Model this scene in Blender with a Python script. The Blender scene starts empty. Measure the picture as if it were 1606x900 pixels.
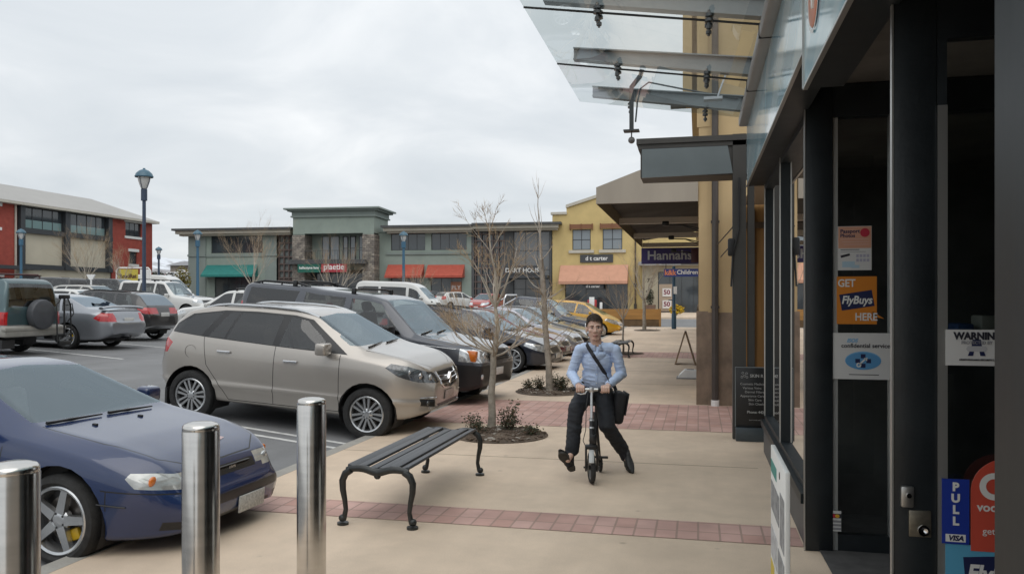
import bpy, bmesh, math, random
import numpy as np
from mathutils import Vector, Matrix, noise as mnoise
from mathutils.bvhtree import BVHTree
from mathutils.interpolate import poly_3d_calc
scene = bpy.context.scene
COL = scene.collection
R = math.radians

# ------------------------------------------------------------------ camera
CAM_H = 1.72
YAW = math.atan(292 / 1256)
cam_data = bpy.data.cameras.new("camera")
cam = bpy.data.objects.new("camera", cam_data)
COL.objects.link(cam)
cam.location = (0, 0, CAM_H)
cam.rotation_euler = (R(90), 0, YAW)
cam_data.sensor_width = 36
cam_data.lens = 36 * 1256 / 1606
cam_data.shift_y = 22 / 1606
cam_data.clip_start = 0.05
cam_data.clip_end = 12000
scene.camera = cam

# ------------------------------------------------------------------ world: overcast sky
SUN_EL, SUN_AZ = R(58), R(165)
world = bpy.data.worlds.new("World")
scene.world = world
world.use_nodes = True
wt = world.node_tree
wt.nodes.clear()
def wn(t, **k):
    n = wt.nodes.new(t)
    for a, b in k.items(): setattr(n, a, b)
    return n
w_out = wn("ShaderNodeOutputWorld")
w_bg = wn("ShaderNodeBackground")
w_sky = wn("ShaderNodeTexSky", sky_type='NISHITA', sun_disc=False, sun_elevation=SUN_EL, sun_rotation=SUN_AZ)
w_bg.inputs['Strength'].default_value = 0.096
w_tc = wn("ShaderNodeTexCoord")
w_sep = wn("ShaderNodeSeparateXYZ")
wt.links.new(w_tc.outputs['Generated'], w_sep.inputs[0])
w_add = wn("ShaderNodeMath", operation='MAXIMUM'); w_add.inputs[1].default_value = 0.0
wt.links.new(w_sep.outputs['Z'], w_add.inputs[0])
w_add2 = wn("ShaderNodeMath", operation='ADD'); w_add2.inputs[1].default_value = 0.22
wt.links.new(w_add.outputs[0], w_add2.inputs[0])
w_dx = wn("ShaderNodeMath", operation='DIVIDE'); w_dy = wn("ShaderNodeMath", operation='DIVIDE')
wt.links.new(w_sep.outputs['X'], w_dx.inputs[0]); wt.links.new(w_add2.outputs[0], w_dx.inputs[1])
wt.links.new(w_sep.outputs['Y'], w_dy.inputs[0]); wt.links.new(w_add2.outputs[0], w_dy.inputs[1])
w_com = wn("ShaderNodeCombineXYZ")
wt.links.new(w_dx.outputs[0], w_com.inputs[0]); wt.links.new(w_dy.outputs[0], w_com.inputs[1])
w_n1 = wn("ShaderNodeTexNoise"); w_n1.inputs['Scale'].default_value = 1.6; w_n1.inputs['Detail'].default_value = 6; w_n1.inputs['Roughness'].default_value = 0.52
w_n1.inputs['Distortion'].default_value = 0.5
wt.links.new(w_com.outputs[0], w_n1.inputs['Vector'])
w_ramp = wn("ShaderNodeValToRGB")
cr = w_ramp.color_ramp
cr.elements[0].position = 0.30; cr.elements[0].color = (4.4, 4.7, 4.95, 1)
cr.elements[1].position = 0.72; cr.elements[1].color = (6.4, 6.5, 6.55, 1)
e = cr.elements.new(0.52); e.color = (5.2, 5.43, 5.6, 1)
wt.links.new(w_n1.outputs['Fac'], w_ramp.inputs[0])
w_mix = wn("ShaderNodeMixRGB"); w_mix.inputs[0].default_value = 0.94
wt.links.new(w_sky.outputs[0], w_mix.inputs[1]); wt.links.new(w_ramp.outputs[0], w_mix.inputs[2])
# overcast skies are brighter overhead
w_zen = wn("ShaderNodeMapRange"); w_zen.inputs['From Min'].default_value = 0.0; w_zen.inputs['From Max'].default_value = 1.0; w_zen.inputs['To Min'].default_value = 0.93; w_zen.inputs['To Max'].default_value = 1.38
wt.links.new(w_add.outputs[0], w_zen.inputs[0])
w_mul = wn("ShaderNodeMixRGB", blend_type='MULTIPLY'); w_mul.inputs[0].default_value = 1.0
wt.links.new(w_mix.outputs[0], w_mul.inputs[1]); wt.links.new(w_zen.outputs[0], w_mul.inputs[2])
wt.links.new(w_mul.outputs[0], w_bg.inputs['Color'])
wt.links.new(w_bg.outputs[0], w_out.inputs[0])

# ------------------------------------------------------------------ sun (veiled by cloud)
sd = bpy.data.lights.new("sun", 'SUN'); sd.energy = 0.7; sd.angle = R(60); sd.color = (1.0, 0.96, 0.9)
so = bpy.data.objects.new("sun", sd); COL.objects.link(so)
so.rotation_euler = (R(90) - SUN_EL, 0, -SUN_AZ + R(180))
scene.view_settings.view_transform = 'Standard'
scene.view_settings.look = 'None'
scene.view_settings.exposure = 0.66
scene.view_settings.gamma = 1.0
scene.view_settings.use_curve_mapping = False
scene.cycles.max_bounces = 8
scene.cycles.transparent_max_bounces = 24
scene.cycles.glossy_bounces = 4
scene.cycles.transmission_bounces = 4
scene.cycles.caustics_reflective = False
scene.cycles.caustics_refractive = False

# ------------------------------------------------------------------ helpers
MATS = {}
def mat(name, col, rough=0.6, metal=0.0, noise=None, bump=None, coat=0.0, spec=0.5, emit=None, rnoise=0.0, coat_rough=0.03, streak=None):
    """Principled material; noise=(scale, amount) varies the colour, bump=(scale, strength)."""
    if name in MATS: return MATS[name]
    m = bpy.data.materials.new(name); MATS[name] = m
    m.use_nodes = True
    nt = m.node_tree; b = nt.nodes['Principled BSDF']
    c = (*col, 1)
    b.inputs['Base Color'].default_value = c
    b.inputs['Roughness'].default_value = rough
    b.inputs['Metallic'].default_value = metal
    b.inputs['Specular IOR Level'].default_value = spec
    b.inputs['Coat Weight'].default_value = coat
    b.inputs['Coat Roughness'].default_value = coat_rough
    if emit:
        b.inputs['Emission Color'].default_value = (*emit[:3], 1); b.inputs['Emission Strength'].default_value = emit[3]
    tc = nt.nodes.new('ShaderNodeTexCoord')
    if noise:
        n = nt.nodes.new('ShaderNodeTexNoise'); n.inputs['Scale'].default_value = noise[0]; n.inputs['Detail'].default_value = 6; n.inputs['Roughness'].default_value = 0.6
        src = tc.outputs['Object']
        if streak:
            mp = nt.nodes.new('ShaderNodeMapping'); mp.inputs['Scale'].default_value = streak
            nt.links.new(src, mp.inputs[0]); src = mp.outputs[0]
        nt.links.new(src, n.inputs['Vector'])
        r = nt.nodes.new('ShaderNodeValToRGB')
        a = noise[1]
        r.color_ramp.elements[0].position = 0.3; r.color_ramp.elements[1].position = 0.7
        r.color_ramp.elements[0].color = (*[max(0, v * (1 - a)) for v in col], 1)
        r.color_ramp.elements[1].color = (*[min(1, v * (1 + a)) for v in col], 1)
        nt.links.new(n.outputs['Fac'], r.inputs[0]); nt.links.new(r.outputs[0], b.inputs['Base Color'])
        if rnoise:
            mr = nt.nodes.new('ShaderNodeMapRange'); mr.inputs['To Min'].default_value = max(0, rough - rnoise); mr.inputs['To Max'].default_value = min(1, rough + rnoise)
            nt.links.new(n.outputs['Fac'], mr.inputs[0]); nt.links.new(mr.outputs[0], b.inputs['Roughness'])
    if bump:
        n2 = nt.nodes.new('ShaderNodeTexNoise'); n2.inputs['Scale'].default_value = bump[0]; n2.inputs['Detail'].default_value = 4
        nt.links.new(tc.outputs['Object'], n2.inputs['Vector'])
        bp = nt.nodes.new('ShaderNodeBump'); bp.inputs['Strength'].default_value = bump[1]; bp.inputs['Distance'].default_value = 0.02
        nt.links.new(n2.outputs['Fac'], bp.inputs['Height']); nt.links.new(bp.outputs[0], b.inputs['Normal'])
    return m

def glass_mat(name, tint, refl=0.10, rough=0.01, gcol=(1, 1, 1)):
    """thin pane: tinted see-through plus a mirror share that grows at grazing angles"""
    if name in MATS: return MATS[name]
    m = bpy.data.materials.new(name); MATS[name] = m
    m.use_nodes = True; nt = m.node_tree; nt.nodes.clear()
    o = nt.nodes.new('ShaderNodeOutputMaterial'); mx = nt.nodes.new('ShaderNodeMixShader')
    t = nt.nodes.new('ShaderNodeBsdfTransparent'); t.inputs[0].default_value = (*tint, 1)
    g = nt.nodes.new('ShaderNodeBsdfGlossy'); g.inputs['Roughness'].default_value = rough; g.inputs['Color'].default_value = (*gcol, 1)
    f = nt.nodes.new('ShaderNodeFresnel'); f.inputs['IOR'].default_value = 1.5
    mr = nt.nodes.new('ShaderNodeMapRange'); mr.inputs['From Min'].default_value = 0.04; mr.inputs['From Max'].default_value = 1.0
    mr.inputs['To Min'].default_value = refl; mr.inputs['To Max'].default_value = 1.0
    nt.links.new(f.outputs[0], mr.inputs[0]); nt.links.new(mr.outputs[0], mx.inputs[0])
    nt.links.new(t.outputs[0], mx.inputs[1]); nt.links.new(g.outputs[0], mx.inputs[2]); nt.links.new(mx.outputs[0], o.inputs[0])
    return m

def brick_mat(name, c1, c2, mortar, bw, bh, mort=0.008, axes='XY', rough=0.8, bias=0.0, offset=0.5, rot=0, noise=0.25, bumps=0.3):
    if name in MATS: return MATS[name]
    m = bpy.data.materials.new(name); MATS[name] = m
    m.use_nodes = True; nt = m.node_tree; b = nt.nodes['Principled BSDF']
    b.inputs['Roughness'].default_value = rough
    tc = nt.nodes.new('ShaderNodeTexCoord')
    sp = nt.nodes.new('ShaderNodeSeparateXYZ'); cb = nt.nodes.new('ShaderNodeCombineXYZ')
    nt.links.new(tc.outputs['Object'], sp.inputs[0])
    nt.links.new(sp.outputs[axes[0]], cb.inputs[0]); nt.links.new(sp.outputs[axes[1]], cb.inputs[1])
    br = nt.nodes.new('ShaderNodeTexBrick'); br.offset = offset
    br.inputs['Scale'].default_value = 1; br.inputs['Brick Width'].default_value = bw; br.inputs['Row Height'].default_value = bh
    br.inputs['Mortar Size'].default_value = mort; br.inputs['Color1'].default_value = (*c1, 1); br.inputs['Color2'].default_value = (*c2, 1)
    br.inputs['Mortar'].default_value = (*mortar, 1); br.inputs['Bias'].default_value = bias
    nt.links.new(cb.outputs[0], br.inputs['Vector'])
    n = nt.nodes.new('ShaderNodeTexNoise'); n.inputs['Scale'].default_value = 2.3; n.inputs['Detail'].default_value = 8
    nt.links.new(tc.outputs['Object'], n.inputs['Vector'])
    mr = nt.nodes.new('ShaderNodeMapRange'); mr.inputs['From Min'].default_value = .3; mr.inputs['From Max'].default_value = .7
    mr.inputs['To Min'].default_value = 1 - noise; mr.inputs['To Max'].default_value = 1 + noise
    nt.links.new(n.outputs['Fac'], mr.inputs[0])
    mx = nt.nodes.new('ShaderNodeMixRGB'); mx.blend_type = 'MULTIPLY'; mx.inputs[0].default_value = 1
    nt.links.new(br.outputs['Color'], mx.inputs[1]); nt.links.new(mr.outputs[0], mx.inputs[2])
    nt.links.new(mx.outputs[0], b.inputs['Base Color'])
    bp = nt.nodes.new('ShaderNodeBump'); bp.inputs['Strength'].default_value = bumps; bp.inputs['Distance'].default_value = 0.01; bp.invert = True
    nt.links.new(br.outputs['Fac'], bp.inputs['Height']); nt.links.new(bp.outputs[0], b.inputs['Normal'])
    return m

def tag(o, label=None, cat=None, group=None, kind=None):
    if label: o['label'] = label
    if cat: o['category'] = cat
    if group: o['group'] = group
    if kind: o['kind'] = kind
    return o

def empty(name, loc=(0, 0, 0), rz=0, label=None, cat=None, group=None, parent=None):
    o = bpy.data.objects.new(name, None); COL.objects.link(o)
    o.location = loc; o.rotation_euler = (0, 0, rz); o.empty_display_size = 0.2
    if parent: o.parent = parent
    return tag(o, label, cat, group)

def copy_tree(o, parent=None):
    c = o.copy(); COL.objects.link(c); c.parent = parent
    for ch in list(o.children): copy_tree(ch, c)
    return c

class MB:
    """collects shapes into one mesh object"""
    def __init__(s): s.v = []; s.f = []; s.mi = []; s.sm = []
    def add(s, vs, fs, mi=0, smooth=False):
        o = len(s.v); s.v += [tuple(p) for p in vs]
        for f in fs: s.f.append(tuple(i + o for i in f)); s.mi.append(mi); s.sm.append(smooth)
        return s
    def box(s, x0, x1, y0, y1, z0, z1, mi=0, M=None):
        vs = [Vector(p) for p in ((x0,y0,z0),(x1,y0,z0),(x1,y1,z0),(x0,y1,z0),(x0,y0,z1),(x1,y0,z1),(x1,y1,z1),(x0,y1,z1))]
        if M: vs = [M @ p for p in vs]
        return s.add(vs, [(0,3,2,1),(4,5,6,7),(0,1,5,4),(1,2,6,5),(2,3,7,6),(3,0,4,7)], mi)
    def rbox(s, x0, x1, y0, y1, z0, z1, r=0.02, mi=0, M=None, seg=2):
        bm = bmesh.new()
        bmesh.ops.create_cube(bm, size=1)
        for v in bm.verts: v.co = Vector((x0 + (v.co.x + .5) * (x1 - x0), y0 + (v.co.y + .5) * (y1 - y0), z0 + (v.co.z + .5) * (z1 - z0)))
        bmesh.ops.bevel(bm, geom=bm.edges[:], offset=r, segments=seg, profile=0.5, affect='EDGES', clamp_overlap=True)
        bm.verts.ensure_lookup_table()
        vs = [(M @ v.co) if M else v.co.copy() for v in bm.verts]
        fs = [[v.index for v in f.verts] for f in bm.faces]
        bm.free()
        return s.add(vs, fs, mi, True)
    def prism(s, pts, axis, a0, a1, mi=0, M=None):
        """polygon pts (2D) extruded along axis 'X','Y','Z' from a0 to a1"""
        def mk(p, a):
            q = {'X': (a, p[0], p[1]), 'Y': (p[0], a, p[1]), 'Z': (p[0], p[1], a)}[axis]
            return (M @ Vector(q)) if M else q
        n = len(pts)
        vs = [mk(p, a0) for p in pts] + [mk(p, a1) for p in pts]
        fs = [tuple(range(n)), tuple(range(2 * n - 1, n - 1, -1))]
        for i in range(n): fs.append((i, i + n, (i + 1) % n + n, (i + 1) % n))
        return s.add(vs, fs, mi)
    def tube(s, pts, rad, n=8, mi=0, cap=True, smooth=True, squash=None):
        pts = [Vector(p) for p in pts]
        if not isinstance(rad, (list, tuple)): rad = [rad] * len(pts)
        vs = []; fs = []
        up = None
        for i, p in enumerate(pts):
            d = (pts[min(i + 1, len(pts) - 1)] - pts[max(i - 1, 0)])
            if d.length < 1e-9: d = Vector((0, 0, 1))
            d.normalize()
            if up is None: up = d.orthogonal().normalized() if squash is None else Vector(squash[0])
            a = (up - d * up.dot(d))
            if a.length < 1e-6: a = d.orthogonal()
            a.normalize(); b = d.cross(a); up = a
            sq = squash[1] if squash else 1.0
            for k in range(n):
                t = 2 * math.pi * k / n
                vs.append(p + (a * math.cos(t) * sq + b * math.sin(t)) * rad[i])
        for i in range(len(pts) - 1):
            for k in range(n):
                k2 = (k + 1) % n
                fs.append((i * n + k, i * n + k2, (i + 1) * n + k2, (i + 1) * n + k))
        s.add(vs, fs, mi, smooth)
        if cap:
            o = len(s.v) - len(vs)
            s.f.append(tuple(o + k for k in reversed(range(n)))); s.mi.append(mi); s.sm.append(False)
            o2 = o + (len(pts) - 1) * n
            s.f.append(tuple(o2 + k for k in range(n))); s.mi.append(mi); s.sm.append(False)
        return s
    def cyl(s, p, q, r, n=16, mi=0, r2=None): return s.tube([p, q], [r, r if r2 is None else r2], n, mi)
    def lathe(s, prof, n=24, mi=0, M=None, smooth=True, close=False):
        """prof: (r, z) list turned round Z"""
        vs = []; fs = []
        for r, z in prof:
            for k in range(n):
                t = 2 * math.pi * k / n
                v = Vector((r * math.cos(t), r * math.sin(t), z)); vs.append(M @ v if M else v)
        m = len(prof)
        for i in range(m if close else m - 1):
            j = (i + 1) % m
            for k in range(n):
                k2 = (k + 1) % n
                fs.append((i * n + k, i * n + k2, j * n + k2, j * n + k))
        return s.add(vs, fs, mi, smooth)
    def ball(s, c, r, mi=0, n=12, sc=(1, 1, 1), M=None):
        prof = [(math.sin(math.pi * i / n) * 1.0, -math.cos(math.pi * i / n)) for i in range(n + 1)]
        prof[0] = (0.001, -1); prof[-1] = (0.001, 1)
        T = Matrix.Translation(Vector(c)) @ (M.to_4x4() if M else Matrix()) @ Matrix.Diagonal((r * sc[0], r * sc[1], r * sc[2], 1))
        return s.lathe(prof, max(8, n + 4), mi, T)
    def quad(s, a, b, c, d, mi=0): return s.add([a, b, c, d], [(0, 1, 2, 3)], mi)
    def mesh(s, name, mats, recalc=True, sharp=40):
        me = bpy.data.meshes.new(name)
        me.from_pydata(s.v, [], s.f)
        for m in (mats if isinstance(mats, (list, tuple)) else [mats]): me.materials.append(m)
        me.polygons.foreach_set('material_index', s.mi)
        me.polygons.foreach_set('use_smooth', s.sm)
        if recalc:
            bm = bmesh.new(); bm.from_mesh(me); bmesh.ops.recalc_face_normals(bm, faces=bm.faces[:]); bm.to_mesh(me); bm.free()
        me.update()
        if any(s.sm): me.set_sharp_from_angle(angle=R(sharp))
        return me
    def build(s, name, mats, parent=None, loc=None, rz=0, recalc=True, sharp=40):
        o = bpy.data.objects.new(name, s.mesh(name, mats, recalc, sharp)); COL.objects.link(o)
        if parent: o.parent = parent
        if loc: o.location = loc
        o.rotation_euler.z = rz
        return o

def text_mb(mb, txt, size, M, mi=0, align='CENTER', ext=0.002, sx=1.0, shear=0.0, bold=0.0, space=1.0):
    """lettering: front face in local XZ plane looking to -Y; M places it"""
    cu = bpy.data.curves.new('t', 'FONT'); cu.body = txt; cu.size = size; cu.align_x = align; cu.align_y = 'CENTER'
    cu.extrude = ext; cu.shear = shear; cu.offset = bold; cu.space_character = space; cu.resolution_u = 3
    o = bpy.data.objects.new('t', cu); COL.objects.link(o)
    dg = bpy.context.evaluated_depsgraph_get(); dg.update()
    me = bpy.data.meshes.new_from_object(o.evaluated_get(dg))
    T = M @ Matrix.Rotation(R(90), 4, 'X') @ Matrix.Diagonal((sx, 1, 1, 1))
    vs = [T @ v.co for v in me.vertices]; fs = [tuple(p.vertices) for p in me.polygons]
    mb.add(vs, fs, mi)
    bpy.data.objects.remove(o); bpy.data.curves.remove(cu); bpy.data.meshes.remove(me)
    return mb

def facing(nx, ny, loc):
    """matrix whose local -Y looks along (nx, ny)"""
    a = math.atan2(nx, -ny)
    return Matrix.Translation(Vector(loc)) @ Matrix.Rotation(a, 4, 'Z')

# ground height: footpath flat, car park sloping up away from the kerb, street rising gently
def along(y): return min(max(0.0, y - 25) * 0.0104, 1.9)
def gz(x, y):
    if x > -4.15: c = 0.0
    else: c = float(np.interp(-x, [4.15, 7.0, 70.0, 115.0, 400], [-0.09, 0.15, 2.2, 6.5, 9.5]))
    return c + along(y)
def lot_tilt(x): return math.atan(0.084) if x > -7 else math.atan(0.0323)

# frequently used materials
M_black = mat('black_metal', (0.012, 0.013, 0.014), 0.42, noise=(30, .3), rnoise=.1)
M_dark = mat('dark_plastic', (0.018, 0.018, 0.019), 0.6, noise=(40, .25))
M_white = mat('white_paint', (0.78, 0.78, 0.76), 0.5, noise=(5, .05))
M_chrome = mat('chrome', (0.75, 0.75, 0.76), 0.12, 1.0)
M_rubber = mat('tyre_rubber', (0.018, 0.018, 0.018), 0.8, noise=(25, .4), bump=(120, .25))
# ------------------------------------------------------------------ ground
def sheet(name, xs, ys, dz, m, label=None, zf=gz, kind='structure'):
    mb = MB(); nx = len(xs)
    vs = [(x, y, zf(x, y) + dz) for y in ys for x in xs]
    fs = [(j * nx + i, j * nx + i + 1, (j + 1) * nx + i + 1, (j + 1) * nx + i) for j in range(len(ys) - 1) for i in range(nx - 1)]
    mb.add(vs, fs, 0, True)
    o = mb.build(name, m, sharp=60)
    o['kind'] = kind
    if label: o['label'] = label
    return o

def ground_mat(name, col, amt, big, speck, rough, cracks=False, stains=None):
    m = bpy.data.materials.new(name); m.use_nodes = True; nt = m.node_tree; b = nt.nodes['Principled BSDF']
    b.inputs['Roughness'].default_value = rough; b.inputs['Specular IOR Level'].default_value = 0.35
    tc = nt.nodes.new('ShaderNodeTexCoord')
    def N(scale, det, rgh=.6, mapping=None):
        n = nt.nodes.new('ShaderNodeTexNoise'); n.inputs['Scale'].default_value = scale; n.inputs['Detail'].default_value = det; n.inputs['Roughness'].default_value = rgh
        if mapping:
            mp = nt.nodes.new('ShaderNodeMapping'); mp.inputs['Scale'].default_value = mapping
            nt.links.new(tc.outputs['Object'], mp.inputs[0]); nt.links.new(mp.outputs[0], n.inputs['Vector'])
        else: nt.links.new(tc.outputs['Object'], n.inputs['Vector'])
        return n
    def rng(src, a, b2, lo=.3, hi=.7):
        r = nt.nodes.new('ShaderNodeMapRange'); r.inputs['From Min'].default_value = lo; r.inputs['From Max'].default_value = hi
        r.inputs['To Min'].default_value = a; r.inputs['To Max'].default_value = b2
        nt.links.new(src, r.inputs[0]); return r.outputs[0]
    def mul(a, b2):
        x = nt.nodes.new('ShaderNodeMath'); x.operation = 'MULTIPLY'; nt.links.new(a, x.inputs[0]); nt.links.new(b2, x.inputs[1]); return x.outputs[0]
    f = mul(rng(N(big, 5).outputs['Fac'], 1 - amt, 1 + amt), rng(N(big * 7, 6).outputs['Fac'], 1 - amt * .5, 1 + amt * .5))
    f = mul(f, rng(N(speck, 3, .8).outputs['Fac'], 1 - amt * .9, 1 + amt * .9))
    f = mul(f, rng(N(1.0, 4, .6, (1.4, .12, 1)).outputs['Fac'], 1 - amt * .6, 1 + amt * .6))
    if stains:   # small dark spots (oil, gum)
        v = nt.nodes.new('ShaderNodeTexVoronoi'); v.inputs['Scale'].default_value = stains; v.inputs['Randomness'].default_value = 1
        nt.links.new(tc.outputs['Object'], v.inputs['Vector'])
        f = mul(f, rng(v.outputs['Distance'], .74, 1.0, .04, .085))
    mx = nt.nodes.new('ShaderNodeMixRGB'); mx.blend_type = 'MULTIPLY'; mx.inputs[0].default_value = 1; mx.inputs[1].default_value = (*col, 1)
    nt.links.new(f, mx.inputs[2]); nt.links.new(mx.outputs[0], b.inputs['Base Color'])
    bp = nt.nodes.new('ShaderNodeBump'); bp.inputs['Strength'].default_value = .25; bp.inputs['Distance'].default_value = .01
    nt.links.new(N(speck * .8, 4, .7).outputs['Fac'], bp.inputs['Height']); nt.links.new(bp.outputs[0], b.inputs['Normal'])
    return m

M_asphalt = ground_mat('asphalt', (0.185, 0.187, 0.19), .14, .25, 90, .85, stains=1.3)
M_path = ground_mat('tan_concrete', (0.61, 0.488, 0.372), .13, .5, 110, .75, stains=2.6)
M_kerb = ground_mat('kerb_concrete', (0.34, 0.325, 0.295), .14, .8, 80, .8)
M_grass = ground_mat('dry_grass', (0.13, 0.12, 0.075), .3, .02, 3, .95)
M_soil = ground_mat('bark_soil', (0.10, 0.075, 0.055), .45, 2, 30, .95)
M_line = mat('line_paint', (0.62, 0.62, 0.60), .7, noise=(9, .25))

ys_all = [-60, -10, 0, 5, 10, 15, 20, 25, 30, 40, 47, 55, 64, 80, 110, 160, 260]
sheet('car_park_asphalt', [-260, -120, -75, -50, -30, -15, -10, -7, -5.5, -4.151], ys_all, 0, M_asphalt)
sheet('cross_street', [-4.151, -4.0, 0, 10, 40, 90], [46.9, 55, 64, 65], -0.09, M_asphalt)
sheet('far_ground', [-4000, -260, -100, 100, 4000], [-400, -60, 100, 260, 600, 5000], 0, M_grass, zf=lambda x, y: -0.6 if (x > -200 and y < 200) else float(np.interp(max(y - 200, -x - 200), [0, 500, 5000], [1.0, 2, 4])))

def slab(name, x0, x1, ys, top, depth, m):
    mb = MB(); n = len(ys)
    for k in range(n - 1):
        y0, y1 = ys[k], ys[k + 1]
        a0, a1 = along(y0) + top, along(y1) + top
        vs = [(x0, y0, a0 - depth), (x1, y0, a0 - depth), (x1, y1, a1 - depth), (x0, y1, a1 - depth), (x0, y0, a0), (x1, y0, a0), (x1, y1, a1), (x0, y1, a1)]
        fs = [(4, 5, 6, 7), (3, 0, 4, 7), (1, 2, 6, 5)]
        if k == 0: fs.append((0, 1, 5, 4))
        if k == n - 2: fs.append((2, 3, 7, 6))
        mb.add(vs, fs)
    o = mb.build(name, m); o['kind'] = 'structure'; return o
slab('footpath', -4.0, 12.0, [-40, 0, 10, 25, 46.75], 0.0, 0.3, M_path)
slab('kerb', -4.15, -4.0, [-40, 0, 10, 25, 46.9], 0.002, 0.3, M_kerb)
kb = MB(); kb.box(-4.0, 12, 46.75, 46.9, -.2, along(46.9) + .002); o = kb.build('kerb', M_kerb); o['kind'] = 'structure'
slab('far_footpath', -14.3, 90, [64, 70, 79.9], 0.06, 0.4, M_path)

# thin concrete joints across and along the footpath
jm = mat('concrete_joint', (0.24, 0.20, 0.15), .9)
jb = MB()
for y in (-2, 1.5, 3.9, 8.6, 16.8, 19.9, 23.0, 28, 31, 34, 37, 40): jb.box(-4.0, .6, y - .004, y + .004, along(y) + .0005, along(y) + .0022)
jo = jb.build('footpath_joint', jm); jo['kind'] = 'structure'

M_brick1 = brick_mat('brick_band', (0.45, 0.27, 0.225), (0.52, 0.34, 0.295), (0.33, 0.225, 0.185), .155, .245, .008, offset=0.0, bumps=.35, noise=.2)
def band(y0, y1, x0=-4.0, x1=.72):
    s = sheet('brick_band', list(np.linspace(x0, x1, 6)), [y0, y1], .004, M_brick1, zf=lambda x, y: along(y))
    return s
band(5.92, 6.40); band(10.85, 13.55); band(24.6, 27.0, -3.9, .0); band(66, 68.5, -14, 20)
for o in list(COL.objects):
    if o.name.startswith('brick_band'): pass

# painted bay lines, parallel to the parked cars
def lot_line(p, q, w=.085):
    a = Vector((p[0], p[1], 0)); b = Vector((q[0], q[1], 0)); d = (b - a).normalized(); n = Vector((-d.y, d.x, 0)) * w / 2
    n_seg = 6; mb = MB(); vs = []; fs = []
    for i in range(n_seg + 1):
        c = a.lerp(b, i / n_seg)
        for s in (1, -1):
            e = c + n * s; vs.append((e.x, e.y, gz(min(e.x, -4.16), e.y) + .004))
    for i in range(n_seg): fs.append((2 * i, 2 * i + 1, 2 * i + 3, 2 * i + 2))
    mb.add(vs, fs); o = mb.build('bay_line', M_line); o['kind'] = 'structure'
PD = Vector((-math.cos(R(6)), math.sin(R(6))))      # from kerb back into the bay
for y in (9.33, 14.5, 17.3, 22.0, 24.7, 27.5, 30.2, 33.0, 35.8, 38.6):
    a = Vector((-4.25, y))
    b = a + PD * 4.6
    lot_line(a, b)
    if y == 9.33: lot_line(a + Vector((-.02, -.30)), b + Vector((-.02, -.30)))
lot_line((-4.5, 4.0), (-9.0, 4.5)); lot_line((-4.5, 1.3), (-9.0, 1.8))
for y in (16.3, 19.4, 22.6, 25.6):
    a = Vector((-13.2, y)); lot_line(a, a + Vector((-4.8, 1.4)))
# round planting beds in the footpath
def bed(x, y, r, ry):
    n = 40; mb = MB(); vs = [(0, 0, .035)]; fs = []
    for ring, (k, z) in enumerate(((.55, .03), (.9, .02), (1.0, .006))):
        for i in range(n):
            t = 2 * math.pi * i / n
            vs.append((math.cos(t) * r * k, math.sin(t) * ry * k, z + .02 * (mnoise.noise((math.cos(t) * 3 * k, math.sin(t) * 3 * k, x)) if k < .95 else 0)))
    for i in range(n):
        j = (i + 1) % n
        fs.append((0, 1 + i, 1 + j))
        for rr in range(2): fs.append((1 + rr * n + i, 1 + (rr + 1) * n + i, 1 + (rr + 1) * n + j, 1 + rr * n + j))
    mb.add(vs, fs, 0, True)
    o = mb.build('planting_bed_soil', M_soil, loc=(x, y, along(y) + .002)); o['kind'] = 'structure'
bed(-2.48, 9.98, .62, .62); bed(-2.72, 15.0, .68, .75); bed(-2.3, 26.2, .6, .7); bed(-2.6, 42.5, .7, .9)
# loose bark and stones in the beds: stuff
rng = random.Random(5)
cb = MB()
for (x, y, r) in ((-2.48, 9.98, .6), (-2.72, 15.0, .66)):
    for i in range(420):
        t = rng.uniform(0, 6.283); q = r * math.sqrt(rng.random()) * .98
        c = Vector((x + q * math.cos(t), y + q * math.sin(t), .03 + .012 * (1 - q / r)))
        Mx = Matrix.Translation(c) @ Matrix.Rotation(rng.uniform(0, 6.28), 4, 'Z') @ Matrix.Rotation(rng.uniform(-.5, .5), 4, 'X')
        s = rng.uniform(.006, .022)
        cb.box(-s * 1.6, s * 1.6, -s * .7, s * .7, -s * .3, s * .3, 0 if rng.random() < .85 else 1, Mx)
co = cb.build('bark_chips', [mat('bark', (0.10, 0.07, 0.05), .9, noise=(40, .5)), mat('pale_stone', (.35, .32, .28), .8)]); co['kind'] = 'stuff'

# ------------------------------------------------------------------ hills with snow, far off
def snow_mat():
    m = bpy.data.materials.new('snowy_hill'); m.use_nodes = True; nt = m.node_tree; b = nt.nodes['Principled BSDF']; b.inputs['Roughness'].default_value = .95
    tc = nt.nodes.new('ShaderNodeTexCoord'); sp = nt.nodes.new('ShaderNodeSeparateXYZ'); nt.links.new(tc.outputs['Object'], sp.inputs[0])
    n = nt.nodes.new('ShaderNodeTexNoise'); n.inputs['Scale'].default_value = .012; n.inputs['Detail'].default_value = 8; nt.links.new(tc.outputs['Object'], n.inputs['Vector'])
    a = nt.nodes.new('ShaderNodeMath'); a.operation = 'MULTIPLY_ADD'; a.inputs[1].default_value = 260; nt.links.new(n.outputs['Fac'], a.inputs[0]); nt.links.new(sp.outputs['Z'], a.inputs[2])
    mr = nt.nodes.new('ShaderNodeMapRange'); mr.inputs['From Min'].default_value = 258; mr.inputs['From Max'].default_value = 300; nt.links.new(a.outputs[0], mr.inputs[0])
    mx = nt.nodes.new('ShaderNodeMixRGB'); mx.inputs[1].default_value = (0.27, 0.265, 0.27, 1); mx.inputs[2].default_value = (.66, .69, .73, 1)
    nt.links.new(mr.outputs[0], mx.inputs[0]); nt.links.new(mx.outputs[0], b.inputs['Base Color'])
    return m
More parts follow.
